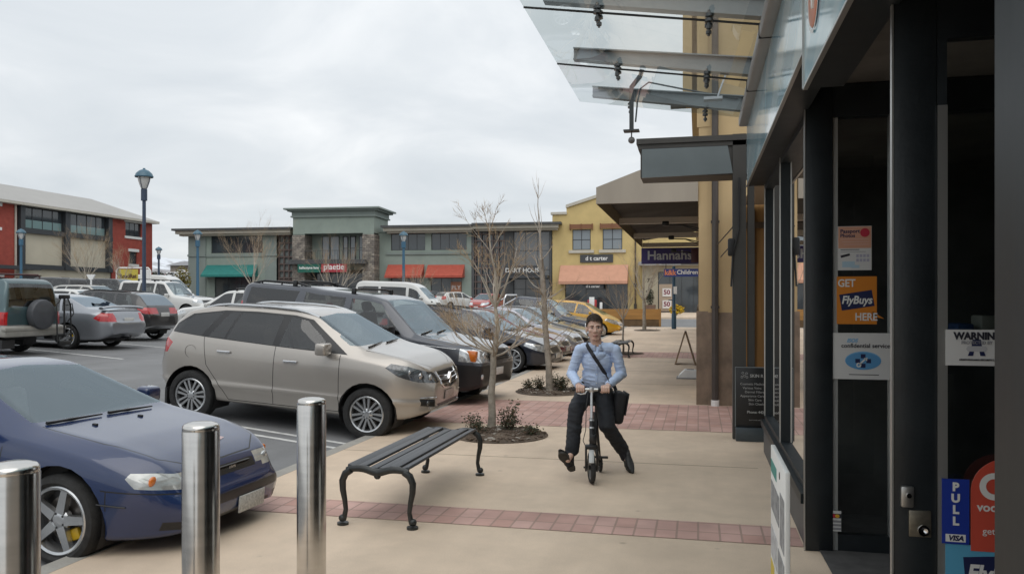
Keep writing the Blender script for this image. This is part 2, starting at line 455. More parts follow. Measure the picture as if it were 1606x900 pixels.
def hills():
    mb = MB(); nx, ny = 90, 14; vs = []; fs = []
    for j in range(ny):
        for i in range(nx):
            x = -3600 + i * 50; y = 2300 + j * 90
            t = j / (ny - 1)
            hgt = 150 + 70 * mnoise.fractal((x / 700, 3.1, 0), 1.0, 2.0, 4) + 30 * mnoise.fractal((x / 160, y / 300, 1), 1.0, 2.0, 4)
            z = 4 + max(0, hgt) * (math.sin(min(1, t * 1.15) * math.pi * .5) ** 1.2) + (12 * mnoise.fractal((x / 90, y / 90, 2), 1, 2, 4) if 0 < j else 0)
            vs.append((x, y, z))
    for j in range(ny - 1):
        for i in range(nx - 1): fs.append((j * nx + i, j * nx + i + 1, (j + 1) * nx + i + 1, (j + 1) * nx + i))
    mb.add(vs, fs, 0, True); o = mb.build('snowy_hills', snow_mat(), sharp=80); o['kind'] = 'structure'
hills()
# ------------------------------------------------------------------ buildings
M_pane = mat('far_window_glass', (0.05, 0.06, 0.068), .06, spec=.9)
M_frame = mat('window_frame_dark', (0.035, 0.037, 0.04), .5)
M_roofdk = mat('dark_roof_metal', (0.075, 0.078, 0.08), .55, noise=(2, .15))
M_cream = mat('cream_soffit', (0.44, 0.41, 0.34), .7, noise=(1.2, .08))

def wall(mb, x0, x1, z0, z1, ops, y=0.0, depth=.22, mi=0, rev=None):
    """wall face at y looking to -Y with openings (ox0, ox1, oz0, oz1) and their reveals"""
    rev = mi if rev is None else rev
    xs = sorted({x0, x1, *[o[0] for o in ops], *[o[1] for o in ops]}); zs = sorted({z0, z1, *[o[2] for o in ops], *[o[3] for o in ops]})
    xs = [x for x in xs if x0 <= x <= x1]; zs = [z for z in zs if z0 <= z <= z1]
    for i in range(len(xs) - 1):
        for j in range(len(zs) - 1):
            cx, cz = (xs[i] + xs[i + 1]) / 2, (zs[j] + zs[j + 1]) / 2
            if any(o[0] < cx < o[1] and o[2] < cz < o[3] for o in ops): continue
            mb.add([(xs[i], y, zs[j]), (xs[i + 1], y, zs[j]), (xs[i + 1], y, zs[j + 1]), (xs[i], y, zs[j + 1])], [(0, 1, 2, 3)], mi)
    for a, b, c, d in ops:
        e = y + depth
        for q in (((a, y, c), (a, y, d), (a, e, d), (a, e, c)), ((b, y, c), (b, e, c), (b, e, d), (b, y, d)), ((a, y, d), (b, y, d), (b, e, d), (a, e, d)), ((a, y, c), (a, e, c), (b, e, c), (b, y, c))):
            mb.add(q, [(0, 1, 2, 3)], rev)

def window(parent, x0, x1, z0, z1, nx=2, nz=1, y=.12, bar=.05, m=None, pane=None, name='window', dep=.06):
    f = MB()
    for x in (x0, x1 - bar): f.box(x, x + bar, y, y + dep, z0, z1)
    for z in (z0, z1 - bar): f.box(x0 + bar, x1 - bar, y + .001, y + dep - .001, z, z + bar)
    for i in range(1, nx):
        x = x0 + (x1 - x0) * i / nx; f.box(x - bar * .4, x + bar * .4, y + .004, y + dep - .004, z0 + bar, z1 - bar)
    for j in range(1, nz):
        z = z0 + (z1 - z0) * j / nz; f.box(x0 + bar, x1 - bar, y + .008, y + dep - .008, z - bar * .4, z + bar * .4)
    fo = f.build(name, m or M_frame, parent)
    p = MB(); p.quad((x0, y + dep * .6, z0), (x1, y + dep * .6, z0), (x1, y + dep * .6, z1), (x0, y + dep * .6, z1))
    p.build('pane', pane or M_pane, fo, recalc=False)
    return fo

def awning(parent, x0, x1, ztop, zbot, out, m, y=0.0, valance=.18):
    mb = MB()
    mb.add([(x0, y, ztop), (x1, y, ztop), (x1, y - out, zbot + valance), (x0, y - out, zbot + valance)], [(0, 1, 2, 3)])
    mb.add([(x0, y - out, zbot + valance), (x1, y - out, zbot + valance), (x1, y - out, zbot), (x0, y - out, zbot)], [(0, 1, 2, 3)])
    for x in (x0, x1): mb.add([(x, y, ztop), (x, y - out, zbot + valance), (x, y - out, zbot), (x, y, zbot + valance * .3)], [(0, 1, 2, 3)])
    o = mb.build('awning', m, parent, recalc=False)
    md = o.modifiers.new('thick', 'SOLIDIFY'); md.thickness = .03
    return o

# ---- sage green shopping block
gb = empty('green_shop_block', (-54.2, 77.3, 0), R(3.89), 'long sage green two storey shop block with stone entrance tower and awnings', 'building')
M_sage = mat('sage_render', (0.275, 0.325, 0.285), .8, noise=(.6, .10))
M_sage2 = mat('grey_green_render', (0.235, 0.275, 0.255), .8, noise=(.6, .10))
M_stone = brick_mat('rubble_stone', (0.33, 0.29, 0.24), (0.16, 0.14, 0.125), (0.11, 0.10, 0.09), .42, .2, .02, 'XZ', noise=.4)
M_brown = mat('brown_lattice', (0.12, 0.085, 0.075), .6)
GZ = .8
w1 = MB(); wall(w1, 0, 10.2, GZ, 8.85, [(2.6, 8.56, 6.9, 8.75), (3.0, 7.55, 1.2, 4.5)])
w1.box(0.003, .0, 0, 0, 0, 0)
for x in (0.0, 31.4):
    pass
wall(w1, 20.6, 31.5, GZ, 8.85, [(22.9, 26.6, 7.0, 8.8), (27.25, 31.0, 7.0, 8.8), (22.9, 26.2, 1.2, 4.3), (27.2, 30.5, 1.2, 4.3)])
w1.quad((0, 0, GZ), (0, 14, GZ), (0, 14, 8.85), (0, 0, 8.85))
w1.quad((39.8, 0, GZ), (39.8, 0, 9.3), (39.8, 14, 9.3), (39.8, 14, GZ))
w1.quad((0, 14, GZ), (39.8, 14, GZ), (39.8, 14, 9), (0, 14, 9))
w1.quad((0, 0, 8.9), (39.8, 0, 8.9), (39.8, 14, 8.9), (0, 14, 8.9))
w1.build('wall', M_sage, gb, recalc=False)
for x0, x1 in ((-.05, 2.0), (8.9, 10.2)):
    q = MB(); q.box(x0, x1, -.12, 0, GZ, 8.8); q.build('pilaster', M_sage2, gb)
for bx_ in ((-.1, 2.02, -.22, -.121, 6.55, 6.78), (2.021, 8.88, -.1, -.002, 6.5, 6.75), (8.881, 10.3, -.22, -.121, 6.55, 6.78), (22.4, 31.5, -.14, -.002, 6.55, 6.78)):
    q = MB(); q.box(*bx_); q.build('string_course', M_sage2, gb)
for x0, x1, z in ((-1.0, 12.2, 8.95), (22.4, 31.8, 8.95), (31.81, 40.6, 9.05)):
    q = MB(); q.box(x0, x1, -1.1, 0, z, z + .35); q.box(x0 + .3, x1 - .1, -.8, -.001, z - .2, z - .001); q.build('eaves', M_cream, gb)
for x0, x1, z in ((-1.3, 12.4, 9.301), (22.2, 31.8, 9.301), (31.801, 40.9, 9.401)):
    q = MB(); q.box(x0, x1, -1.35, 14.5, z, z + .22); q.build('roof', M_roofdk, gb)
window(gb, 2.6, 8.56, 6.9, 8.75, 4); window(gb, 22.9, 26.6, 7.0, 8.8, 4); window(gb, 27.25, 31.0, 7.0, 8.8, 4)
for a in ((3.0, 7.55, 1.2, 4.5), (22.9, 26.2, 1.2, 4.3), (27.2, 30.5, 1.2, 4.3)): window(gb, *a, 3, name='shop_window')
M_teal = mat('teal_canvas', (0.025, 0.19, 0.17), .8, noise=(3, .12)); M_coral = mat('coral_canvas', (0.42, 0.085, 0.055), .8, noise=(3, .12))
awning(gb, 2.1, 8.0, 5.6, 4.3, 1.3, M_teal); awning(gb, 22.6, 26.5, 5.5, 4.1, 1.2, M_coral); awning(gb, 26.9, 30.8, 5.45, 4.1, 1.2, M_coral)
lt = MB()
wall(lt, 10.2, 12.75, GZ, 9.2, [], y=.35)
lt.build('recess_wall', mat('grey_lattice_back', (0.17, 0.185, 0.18), .8), gb, recalc=False)
l2 = MB()
for i in range(5): x = 10.35 + i * .56; l2.box(x - .07, x + .07, .16, .3, 4.0, 8.8)
for j in range(7): z = 4.2 + j * .75; l2.box(10.25, 12.7, .15, .159, z - .08, z + .08); l2.box(10.25, 12.7, .159, .28, z - .07, z + .07)
l2.box(10.25, 12.7, .1, .3, GZ, 4.0)
l2.build('lattice_screen', M_brown, gb)
# entrance tower
tw = MB()
tw.box(12.75, 14.0, -1.6, 3, 8.6, 8.601); wall(tw, 12.75, 21.6, 8.75, 10.5, [], y=-1.6)
tw.box(12.75, 13.999, -1.6, 3, 8.62, 8.7)
wall(tw, 12.75, 14.05, 8.6, 8.75, [], y=-1.6); wall(tw, 20.4, 21.6, 8.6, 8.75, [], y=-1.6)
tw.box(12.75, 21.6, -1.59, 3, 8.76, 11.2)
tw.box(13.9, 20.5, .35, .5, 5.9, 8.75)
tw.box(12.76, 21.59, .1, 3, 5.0, 5.9)
tw.build('tower_wall', M_sage, gb)
tc_ = MB(); tc_.box(12.55, 21.8, -1.8, 3.2, 10.45, 10.6); tc_.box(12.65, 21.7, -1.7, 3.1, 10.601, 11.05); tc_.box(12.3, 22.05, -2.05, 3.4, 11.051, 11.22); tc_.box(12.0, 22.35, -2.35, 3.6, 11.221, 11.38)
tc_.build('cornice', M_sage2, gb)
for x0, x1 in ((12.7, 14.05), (20.35, 21.65)):
    sp_ = MB(); sp_.box(x0, x1, -1.65, 1.2, GZ, 8.6); sp_.build('stone_pier', M_stone, gb)
bl = MB(); bl.box(12.3, 21.0, -2.4, .3, 5.55, 5.75); bl.box(12.5, 20.8, -2.2, .3, 5.751, 6.0)
for i in range(24): x = 14.1 + i * .27; bl.box(x - .012, x + .012, -1.55, -1.53, 6.0, 6.95)
bl.box(14.06, 20.34, -1.58, -1.50, 6.95, 7.0)
bl.build('balcony', M_roofdk, gb)
M_palepane = mat('pale_window', (0.26, 0.29, 0.31), .15, spec=.8)
window(gb, 15.2, 16.0, 6.1, 8.6, 1, y=.27, pane=M_palepane); window(gb, 16.1, 17.1, 6.1, 8.6, 1, y=.27, pane=M_palepane)
d = window(gb, 17.5, 18.1, 6.0, 8.6, 1, 2, y=.27, pane=M_palepane, name='door', bar=.1); window(gb, 18.3, 18.95, 6.0, 8.6, 1, 2, y=.27, pane=M_palepane, name='door', bar=.1)
window(gb, 19.3, 20.3, 6.1, 8.6, 1, 2, y=.27, pane=M_palepane)
window(gb, 14.1, 20.3, GZ, 4.9, 6, 2, y=.0, name='shop_window')
# glazed end bay
gl = MB(); wall(gl, 31.5, 39.8, GZ, 8.95, [(31.8, 35.0, 1.0, 8.8), (35.9, 39.6, 1.0, 8.8)], depth=.4); gl.build('end_bay_wall', M_roofdk, gb, recalc=False)
l3 = MB()
for i in range(6): x = 31.95 + i * .6; l3.box(x - .05, x + .05, .02, .12, 1.2, 8.75)
for j in range(11): z = 1.6 + j * .7; l3.box(31.8, 35.0, .0, .018, z - .06, z + .06)
l3.build('lattice_screen', M_brown, gb)
window(gb, 31.8, 35.0, 1.0, 8.8, 3, 3, y=.3); window(gb, 35.9, 39.6, 1.0, 8.8, 3, 4, y=.2, pane=mat('grey_reflecting_glass', (.13, .135, .14), .08, spec=.9))
cn = MB(); cn.box(35.4, 39.6, -1.8, 0, 4.0, 4.3); cn.box(35.45, 39.0, -.3, -.05, 4.35, 5.3); cn.build('entrance_canopy', mat('charcoal_cladding', (.05, .052, .056), .5), gb)
def sign_on(name, parent_M, w, hgt, mboard, txts, label, cat='sign', th=.06, mats=None, group=None):
    """flat sign facing local -Y, origin at its centre; txts: (text, size, dx, dz, mat_index, kwargs)"""
    o = empty(name, label=label, cat=cat, group=group); o.matrix_world = parent_M
    b = MB(); b.box(-w / 2, w / 2, 0, th, -hgt / 2, hgt / 2); b.build('board', mboard, o)
    if txts:
        t = MB()
        for s, size, dx, dz, mi, kw in txts: text_mb(t, s, size, Matrix.Translation((dx, -.004, dz)), mi, **kw)
        t.build('lettering', mats or [M_white], o)
    return o
GM = Matrix.Translation((-54.2, 77.3, 0)) @ Matrix.Rotation(R(3.89), 4, 'Z')
sign_on('shop_sign', GM @ Matrix.Translation((37.0, -.36, 4.82)), 3.2, .8, mat('charcoal_sign', (.06, .062, .066), .5), [('DART HOUSE', .62, 0, 0, 0, dict(bold=.012))], 'charcoal sign reading DART HOUSE over the glazed entrance')
sign_on('shop_sign', GM @ Matrix.Translation((14.85, -2.36, 5.15)), 2.5, .95, mat('green_sign', (.012, .12, .085), .5), [('ballantyne lane', .36, 0, 0, 0, dict(bold=.01))], 'dark green shop sign under the balcony beside the red sign')
sign_on('shop_sign', GM @ Matrix.Translation((17.55, -2.36, 5.2)), 2.75, 1.02, mat('red_sign', (.40, .03, .05), .5), [('plaetie', .85, 0, 0.02, 0, dict(bold=.012))], 'red shop sign with white lowercase lettering under the balcony')
pst = mat('pink_poster', (.55, .38, .36), .7, noise=(2, .3))
sign_on('window_poster', GM @ Matrix.Translation((29.9, -.05, 3.1)), 1.1, 1.2, mat('orange_brown_poster', (.38, .17, .1), .7), [('PLY', .6, 0, 0, 0, {})], 'orange brown poster reading PLY in a shop window under coral awning', 'poster')

# ---- yellow gabled shop (dt carter)
M_yel = mat('yellow_render', (0.60, 0.46, 0.205), .85, noise=(.7, .10))
M_trim = mat('pale_trim', (0.52, 0.49, 0.42), .7, noise=(2, .08))
yb = empty('yellow_gabled_shop', (-14.4, 80, .55), 0, 'yellow rendered gabled shop with two square upper windows and orange awning', 'building')
wy = MB(); wall(wy, 0, 9.1, 0, 9.9, [(2.05, 3.9, 6.3, 8.35), (5.1, 7.05, 6.3, 8.35), (1.3, 7.6, .0, 3.3)], depth=.3)
wy.add([(0, 0, 9.9), (9.1, 0, 9.9), (18, 0, 9.9), (18, 0, 10.4), (9.2, 0, 12.95), (1.45, 0, 10.65), (1.45, 0, 9.9)], [(0, 1, 2, 3, 4, 5, 6)])
wy.quad((0, 0, 0), (0, 12, 0), (0, 12, 9.9), (0, 0, 9.9)); wy.quad((9.1, 0, 4.6), (18, 0, 4.6), (18, 0, 9.9), (9.1, 0, 9.9))
wy.quad((18, 0, 0), (18, 0, 10.4), (18, 12, 10.4), (18, 12, 0)); wy.quad((0, 12, 0), (18, 12, 0), (18, 12, 9.9), (0, 12, 9.9))
wy.quad((9.1, 0, 0), (9.1, 0, 4.6), (9.1, 6, 4.6), (9.1, 6, 0))
wy.build('wall', M_yel, yb, recalc=False)
pr = MB(); pr.box(-.15, 1.5, -.15, .4, 9.9, 10.15); pr.prism([(1.4, 10.55), (9.2, 12.9), (9.2, 13.2), (1.4, 10.85)], 'Y', -.18, .4); pr.prism([(9.2, 12.9), (18, 10.3), (18, 10.6), (9.2, 13.2)], 'Y', -.179, .401)
pr.build('parapet_trim', M_trim, yb)
ry = MB(); ry.add([(0, .4, 9.8), (18, .4, 9.8), (18, 12, 9.8), (0, 12, 9.8)], [(0, 1, 2, 3)]); ry.build('roof', M_roofdk, yb, recalc=False)
M_palg = mat('sky_glass', (0.20, 0.235, 0.26), .08, spec=1.0)
for x0, x1 in ((2.05, 3.9), (5.1, 7.05)):
    wf = window(yb, x0, x1, 6.3, 8.35, 2, 2, y=.06, bar=.07, pane=M_palg)
    sl = MB(); sl.box(x0 - .35, x1 + .35, -.18, .0, 5.98, 6.28); sl.build('sill', M_trim, wf)
    hd = MB(); hd.box(x0 - .2, x1 + .2, -.35, -.3, 8.4, 8.85)
    for x in (x0 - .2, (x0 + x1) / 2, x1 + .2): hd.box(x - .04, x + .04, -.4, 0, 8.3, 8.9)
    hd.build('window_hood', mat('rust_hood', (.22, .10, .05), .7), wf)
awning(yb, .85, 7.65, 4.75, 2.85, 1.2, mat('salmon_canvas', (0.58, 0.31, 0.21), .85, noise=(2, .08)), valance=.25)
window(yb, 1.3, 7.6, .0, 3.3, 3, 1, y=.2, name='shop_window')
YM = Matrix.Translation((-14.4, 80, .55))
M_chs = mat('charcoal_sign', (.06, .062, .066), .5)
sign_on('shop_sign', YM @ Matrix.Translation((4.5, -.12, 5.42)), 3.3, .8, M_chs, [('d t carter', .58, 0, 0, 0, dict(bold=.012))], 'charcoal sign reading d t carter below the upper windows of yellow shop')
sign_on('shop_sign', YM @ Matrix.Translation((4.25, -1.0, 2.62)), 2.1, .48, M_chs, [('d t carter', .36, 0, 0, 0, dict(bold=.01))], 'small charcoal d t carter sign hanging under the orange awning')
dp = MB(); dp.cyl((8.35, -.1, 0), (8.35, -.1, 7.6), .07, 8); dp.box(8.2, 8.5, -.25, -.02, 2.6, 2.9); dp.box(8.22, 8.48, -.24, -.02, 0, .9); dp.build('downpipe', mat('dark_brown_pipe', (.06, .05, .04), .5), yb)
# red and white goods in front of the shop
gd = MB(); gd.rbox(-.45, .45, -.2, .2, 0, 1.25, .1, 0); gd.rbox(-.25, .25, -.23, -.2, .35, 1.5, .05, 1); gd.rbox(.75, 1.0, -.15, .15, 0, 1.0, .05, 1)
o = gd.build('display_stand', [mat('red_plastic', (.4, .04, .04), .5), M_white], loc=(-10.0, 77.2, gz(-3, 77) + .06)); tag(o, 'red and white display stand before the yellow shop doorway', 'display stand')

# ---- cream shop number 71
M_crw = mat('cream_render', (0.42, 0.375, 0.28), .8, noise=(.8, .08))
cs = empty('cream_shop', (-5.3, 78.8, .55), 0, 'low cream shop front numbered 71 with wide dark glass windows', 'building')
wc = MB(); wall(wc, 0, 12, 0, 4.6, [(1.5, 6.0, .0, 4.0), (6.6, 11.5, 0, 4.0)], depth=.25); wc.quad((0, 0, 0), (0, 5, 0), (0, 5, 4.6), (0, 0, 4.6)); wc.build('wall', M_crw, cs, recalc=False)
cr_ = MB(); cr_.box(-.3, 12.2, -1.0, 5, 4.6, 4.95); cr_.build('roof', mat('pale_grey_fascia', (.33, .34, .35), .6), cs)
window(cs, 1.5, 6.0, 0, 4.0, 4, 1, y=.15, name='shop_window'); window(cs, 6.6, 11.5, 0, 4.0, 4, 1, y=.15, name='shop_window')
nb = MB(); text_mb(nb, '71', .55, Matrix.Translation((.72, -.02, 3.15)), bold=.01); nb.build('house_number', mat('dark_number', (.05, .04, .03), .5), cs)
CM = Matrix.Translation((-5.3, 78.8, .55))
MB().box(-.3, .3, 0, .02, -1.6, 1.6)
sign_on('window_poster', CM @ Matrix.Translation((2.25, .1, 1.5)), 1.3, 2.6, mat('tan_poster', (.42, .33, .25), .7), [], 'tall tan sale panel filling the left window of the cream shop', 'poster')
for dz, s in ((1.9, '50'), (.75, '50')):
    sign_on('window_poster', CM @ Matrix.Translation((2.35, .02, dz + .1)), .85, .8, mat('white_poster', (.7, .68, .66), .7), [(s, .62, 0, 0, 0, dict(bold=.02))],
            ['white sale poster reading 50, lower one in the cream shop window', 'white sale poster reading 50, upper one in the cream shop window'][dz > 1], 'poster', .02, [mat('maroon_ink', (.2, .03, .06), .6)])
bx = MB()
for x, z in ((4.1, .4), (4.9, .4), (5.5, .5), (4.6, 1.0), (7.2, .5), (8.0, .4), (8.3, 1.0)): bx.rbox(x, x + .55, .5, 1.0, z - .4, z, .03)
o = bx.build('shop_display', mat('display_grey', (.3, .29, .28), .7), loc=(-5.3, 78.8, .56)); tag(o, 'pale display boxes stacked inside the cream shop window', 'display')

# ---- red brick and cream block on the left, facing the car park
M_red = brick_mat('red_brick', (0.37, 0.066, 0.045), (0.33, 0.055, 0.038), (0.30, 0.085, 0.065), .24, .086, .008, 'XZ', noise=.12, bumps=.1)
M_crm = mat('cream_panel', (0.55, 0.50, 0.39), .7, noise=(.5, .06))
RG = 2.0
rb = empty('red_brick_block', (-58, 30, 0), R(90), 'red brick block with cream panels, long glazed strip and pale metal roof', 'building')
# local x runs along +Y (world), local -y looks towards +X
def ly(Y): return Y - 30
rw = MB(); ops = [(ly(72.0), ly(74.4), 8.5, 9.95), (ly(72.6), ly(73.8), 5.6, 6.9)]
wall(rw, ly(69.95), ly(76.2), RG, 10.4, ops, depth=.3)
wall(rw, 0, ly(58.4), RG, 10.4, [(ly(54.6), ly(56.6), 8.0, 9.8), (ly(54.6), ly(56.8), 2.6, 3.7)], depth=.3)
rw.quad((ly(76.2), 0, RG), (ly(76.2), 12, RG), (ly(76.2), 12, 10.4), (ly(76.2), 0, 10.4)); rw.add([(ly(76.2), 0, 10.4), (ly(76.2), 12, 10.4), (ly(75.2), 6, 11.2)], [(0, 1, 2)])
rw.quad((0, 12, RG), (0, 0, RG), (0, 0, 10.4), (0, 12, 10.4)); rw.quad((0, 12, RG), (ly(76.2), 12, RG), (ly(76.2), 12, 10.4), (0, 12, 10.4))
rw.build('wall', M_red, rb, recalc=False)
cp = MB(); wall(cp, ly(58.4), ly(69.95), RG, 8.0, [(ly(58.9), ly(61.2), RG, 4.05)], y=.12, depth=.3)
for i in range(1, 10): pass
cp.build('cream_panel', M_crm, rb, recalc=False)
st = MB()
for Y, w in ((58.75, .5), (63.9, .6), (69.5, .55)): st.box(ly(Y) - w / 2, ly(Y) + w / 2, -.3, .12, RG + (2.6 if w != .6 else 2.6), 10.15)
st.box(ly(58.4), ly(69.95), -.2, .11, 7.75, 8.15); st.box(ly(58.4), ly(69.95), -.2, .11, 4.6, 5.0); st.box(ly(52), ly(59.7), -1.3, -.31, 4.45, 4.75)
st.build('steel_frame', mat('dark_steel', (.045, .05, .056), .5), rb)
M_tealg = mat('teal_spandrel_glass', (.22, .33, .33), .15, spec=.7)
for a, b in ((59.0, 63.6), (64.2, 69.2)):
    wf = window(rb, ly(a), ly(b), 8.15, 10.1, 4, 1, y=.1, bar=.08)
    s_ = MB(); s_.box(ly(a), ly(b), .13, .14, 8.2, 8.95); s_.build('lower_pane', M_tealg, wf)
gd = MB(); gd.quad((ly(58.9), .38, RG), (ly(61.2), .38, RG), (ly(61.2), .38, 4.05), (ly(58.9), .38, 4.05)); gd.build('garage_door', mat('grey_door', (.09, .09, .1), .6), rb, recalc=False)
for a in ops + [(ly(54.6), ly(56.6), 8.0, 9.8), (ly(54.6), ly(56.8), 2.6, 3.7)]:
    wf = window(rb, *a, 3 if a[1] - a[0] > 1.5 else 1, y=.15)
    ln = MB(); ln.box(a[0] - .2, a[1] + .2, -.08, .05, a[3], a[3] + .3); ln.build('lintel', M_white, wf)
    ln = MB(); ln.box(a[0] - .15, a[1] + .15, -.1, .05, a[2] - .25, a[2]); ln.build('sill', M_white, wf)
rr = MB(); L_ = ly(76.4)
rr.add([(-.5, -.6, 10.35), (L_ + .25, -.6, 10.35), (L_ - 2.3, 6, 12.75), (-.5, 6, 12.75)], [(0, 1, 2, 3)]); rr.add([(-.5, 12.9, 10.35), (-.5, 6, 12.75), (L_ - 2.3, 6, 12.75), (L_ + .25, 12.9, 10.35)], [(0, 1, 2, 3)])
rr.add([(L_ + .25, -.6, 10.35), (L_ + .25, 12.9, 10.35), (L_ - 2.3, 6, 12.75)], [(0, 1, 2)])
ro = rr.build('roof', mat('pale_metal_roof', (.33, .32, .30), .5, noise=(.5, .06)), rb, recalc=False)
md = ro.modifiers.new('t', 'SOLIDIFY'); md.thickness = .25
ea = MB(); ea.box(0, L_, -.75, 0, 10.1, 10.3); ea.box(ly(58.1), ly(58.25), -.12, -.02, RG, 10.1); ea.build('eaves', M_trim, rb)

# ---- small distant buildings seen through the gap
for i, (x, y, w, dpt, hh, col, rc, lab) in enumerate([(-118, 196, 26, 14, 3.2, (.16, .07, .055), (.32, .33, .36), 'low dark red distant building with pale grey roof'),
                                       (-150, 205, 24, 12, 5.0, (.30, .26, .22), (.2, .2, .21), 'low tan distant building beyond the red block')]):
    b = empty('distant_building', (x, y, 7.0), 0, lab, 'building')
    m = MB(); wall(m, 0, w, 0, hh, [(2 + k * 4, 4.2 + k * 4, 1, 2.4) for k in range(5)], depth=.3); m.quad((0, 0, 0), (0, dpt, 0), (0, dpt, hh), (0, 0, hh)); m.quad((w, 0, 0), (w, 0, hh), (w, dpt, hh), (w, dpt, 0)); m.quad((0, dpt, 0), (w, dpt, 0), (w, dpt, hh), (0, dpt, hh))
    m.build('wall', mat('dist_wall_%s' % 'ab'[i], col, .8, noise=(.5, .15)), b, recalc=False)
    r = MB(); r.prism([(-1, hh), (dpt + 1, hh), (dpt / 2, hh + 1.5)], 'X', -1, w + 1); r.build('roof', mat('dist_roof_%s' % 'ab'[i], rc, .6), b)
    for k in range(5): window(b, 2 + k * 4, 4.2 + k * 4, 1, 2.4, 2, y=.12)
# ------------------------------------------------------------------ near shop on the right
M_fr = mat('black_aluminium', (0.015, 0.019, 0.022), 0.38, noise=(3, .3), rnoise=.12, bump=(60, .05))
M_fr2 = mat('slate_aluminium', (0.014, 0.019, 0.022), 0.45, noise=(4, .2), streak=(1, 1, .1), rnoise=.1, spec=.3)
M_streetglass = glass_mat('street_window_glass', (.75, .80, .80), .5)
M_bright = mat('bare_edge', (.5, .5, .48), .35, .8)
M_shopglass = glass_mat('shop_glass', (.80, .84, .83), .09)
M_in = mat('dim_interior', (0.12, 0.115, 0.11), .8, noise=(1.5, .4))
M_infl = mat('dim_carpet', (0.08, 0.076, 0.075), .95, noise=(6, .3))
sf = empty('dark_framed_shop', (0, 0, 0), 0, 'near shop with black metal frames, blue fascia and recessed glass entrance', 'shop')
b = MB(); b.box(.73, .80, 5.95, 9.57, 0, .30); b.build('base_panel', mat('grey_base_panel', (.07, .072, .075), .5, noise=(2, .15)), sf)
b = MB(); b.box(.70, .86, 5.93, 9.60, .301, .37); b.box(.74, .89, 5.93, 9.60, .371, .42); b.build('sill', M_fr2, sf)
b = MB(); b.box(.74, .86, 5.93, 9.6, 2.99, 3.12); b.build('header', M_fr2, sf)
for y, w, dp in ((9.54, .07, .12), (7.80, .08, .065)):
    b = MB(); b.box(.735, .735 + dp, y - w / 2, y + w / 2, .42, 3.05); b.box(.73, .742, y - w / 2 - .004, y - w / 2, .42, 3.05, 1); b.build('mullion', [M_fr2, M_bright], sf)
for y0, y1 in ((7.84, 9.51), (5.98, 7.76)):
    b = MB(); b.quad((.785, y0, .42), (.785, y1, .42), (.785, y1, 3.0), (.785, y0, 3.0)); b.build('window_pane', M_streetglass, sf, recalc=False)
# corner post and recessed glazing facing the street
b = MB(); b.rbox(.72, .90, 5.84, 5.95, .0, 3.2, .008); b.box(.713, .72, 5.835, 5.86, 0, 3.2, 1); b.box(.90, 2.9, 5.85, 5.94, 2.98, 3.2); b.build('corner_post', [M_fr, M_bright], sf)
b = MB(); b.box(.90, .935, 5.87, 5.93, .0, 2.98, 1); b.box(1.265, 1.30, 5.86, 5.94, 0, 2.98, 1); b.box(1.30, 1.4, 5.86, 5.95, 0, 2.98); b.box(.935, 1.265, 5.865, 5.94, 0, .12); b.build('recess_frame', [M_fr, mat('brushed_frame', (.50, .51, .50), .4, .5)], sf)
b = MB(); b.quad((.935, 5.90, .12), (1.265, 5.90, .12), (1.265, 5.90, 2.98), (.935, 5.90, 2.98)); b.quad((1.4, 5.9, 0), (2.9, 5.9, 0), (2.9, 5.9, 2.98), (1.4, 5.9, 2.98)); b.build('window_pane', M_shopglass, sf, recalc=False)
# near jamb beside the camera
b = MB(); b.rbox(.73, .95, 1.2, 2.26, 0, 4.2, .012); b.box(.722, .729, 1.72, 1.735, 0, 4.2); b.box(.722, .729, 1.98, 1.995, 0, 4.2); b.build('jamb', M_fr2, sf)
b = MB(); b.box(.73, .95, -9, 1.19, 0, 4.2); b.build('near_wall', mat('pale_wall', (.34, .31, .27), .8), sf)  # unseen, behind the camera; kept pale to brighten what the bollards reflect
# shop shell
b = MB()
b.quad((.96, -2, .01), (7, -2, .01), (7, 9.6, .01), (.74, 9.6, .01), 1)
b.box(7, 7.1, -2, 9.7, 0, 3.4); b.box(.96, 7, -2.1, -2, 0, 3.4); b.box(.86, 7, 9.6, 9.7, 0, 3.4); b.box(.95, 7.1, -2, 9.7, 3.21, 3.4)
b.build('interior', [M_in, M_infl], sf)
b = MB()
for i, (x, y, h) in enumerate(((1.05, 6.9, 1.15), (2.6, 7.2, 1.5), (3.6, 7.8, 1.8), (2.2, 8.6, 1.3), (4.4, 4.0, 1.9), (5.2, 6, 1.9), (2.4, 4.9, .95))):
    b.box(x, x + .9, y, y + .4, 0.011, h)
    for k in range(4): b.rbox(x + .05 + k * .21, x + .2 + k * .21, y - .02, y + .3, h, h + .12 + .08 * ((i + k) % 3), .02, 1 + (i + k) % 3)
b.build('shelf_unit', [M_in, mat('pack_a', (.30, .05, .04), .5), mat('pack_b', (.06, .12, .30), .5), mat('pack_c', (.45, .43, .38), .5)], sf)
b = MB(); b.box(.56, .74, 4.47, 9.6, 3.04, 3.78); b.box(.56, .74, -3, 4.465, 2.84, 3.78); b.box(.74, .95, -3, 9.6, 3.21, 4.2); b.build('fascia_backing', M_fr2, sf)
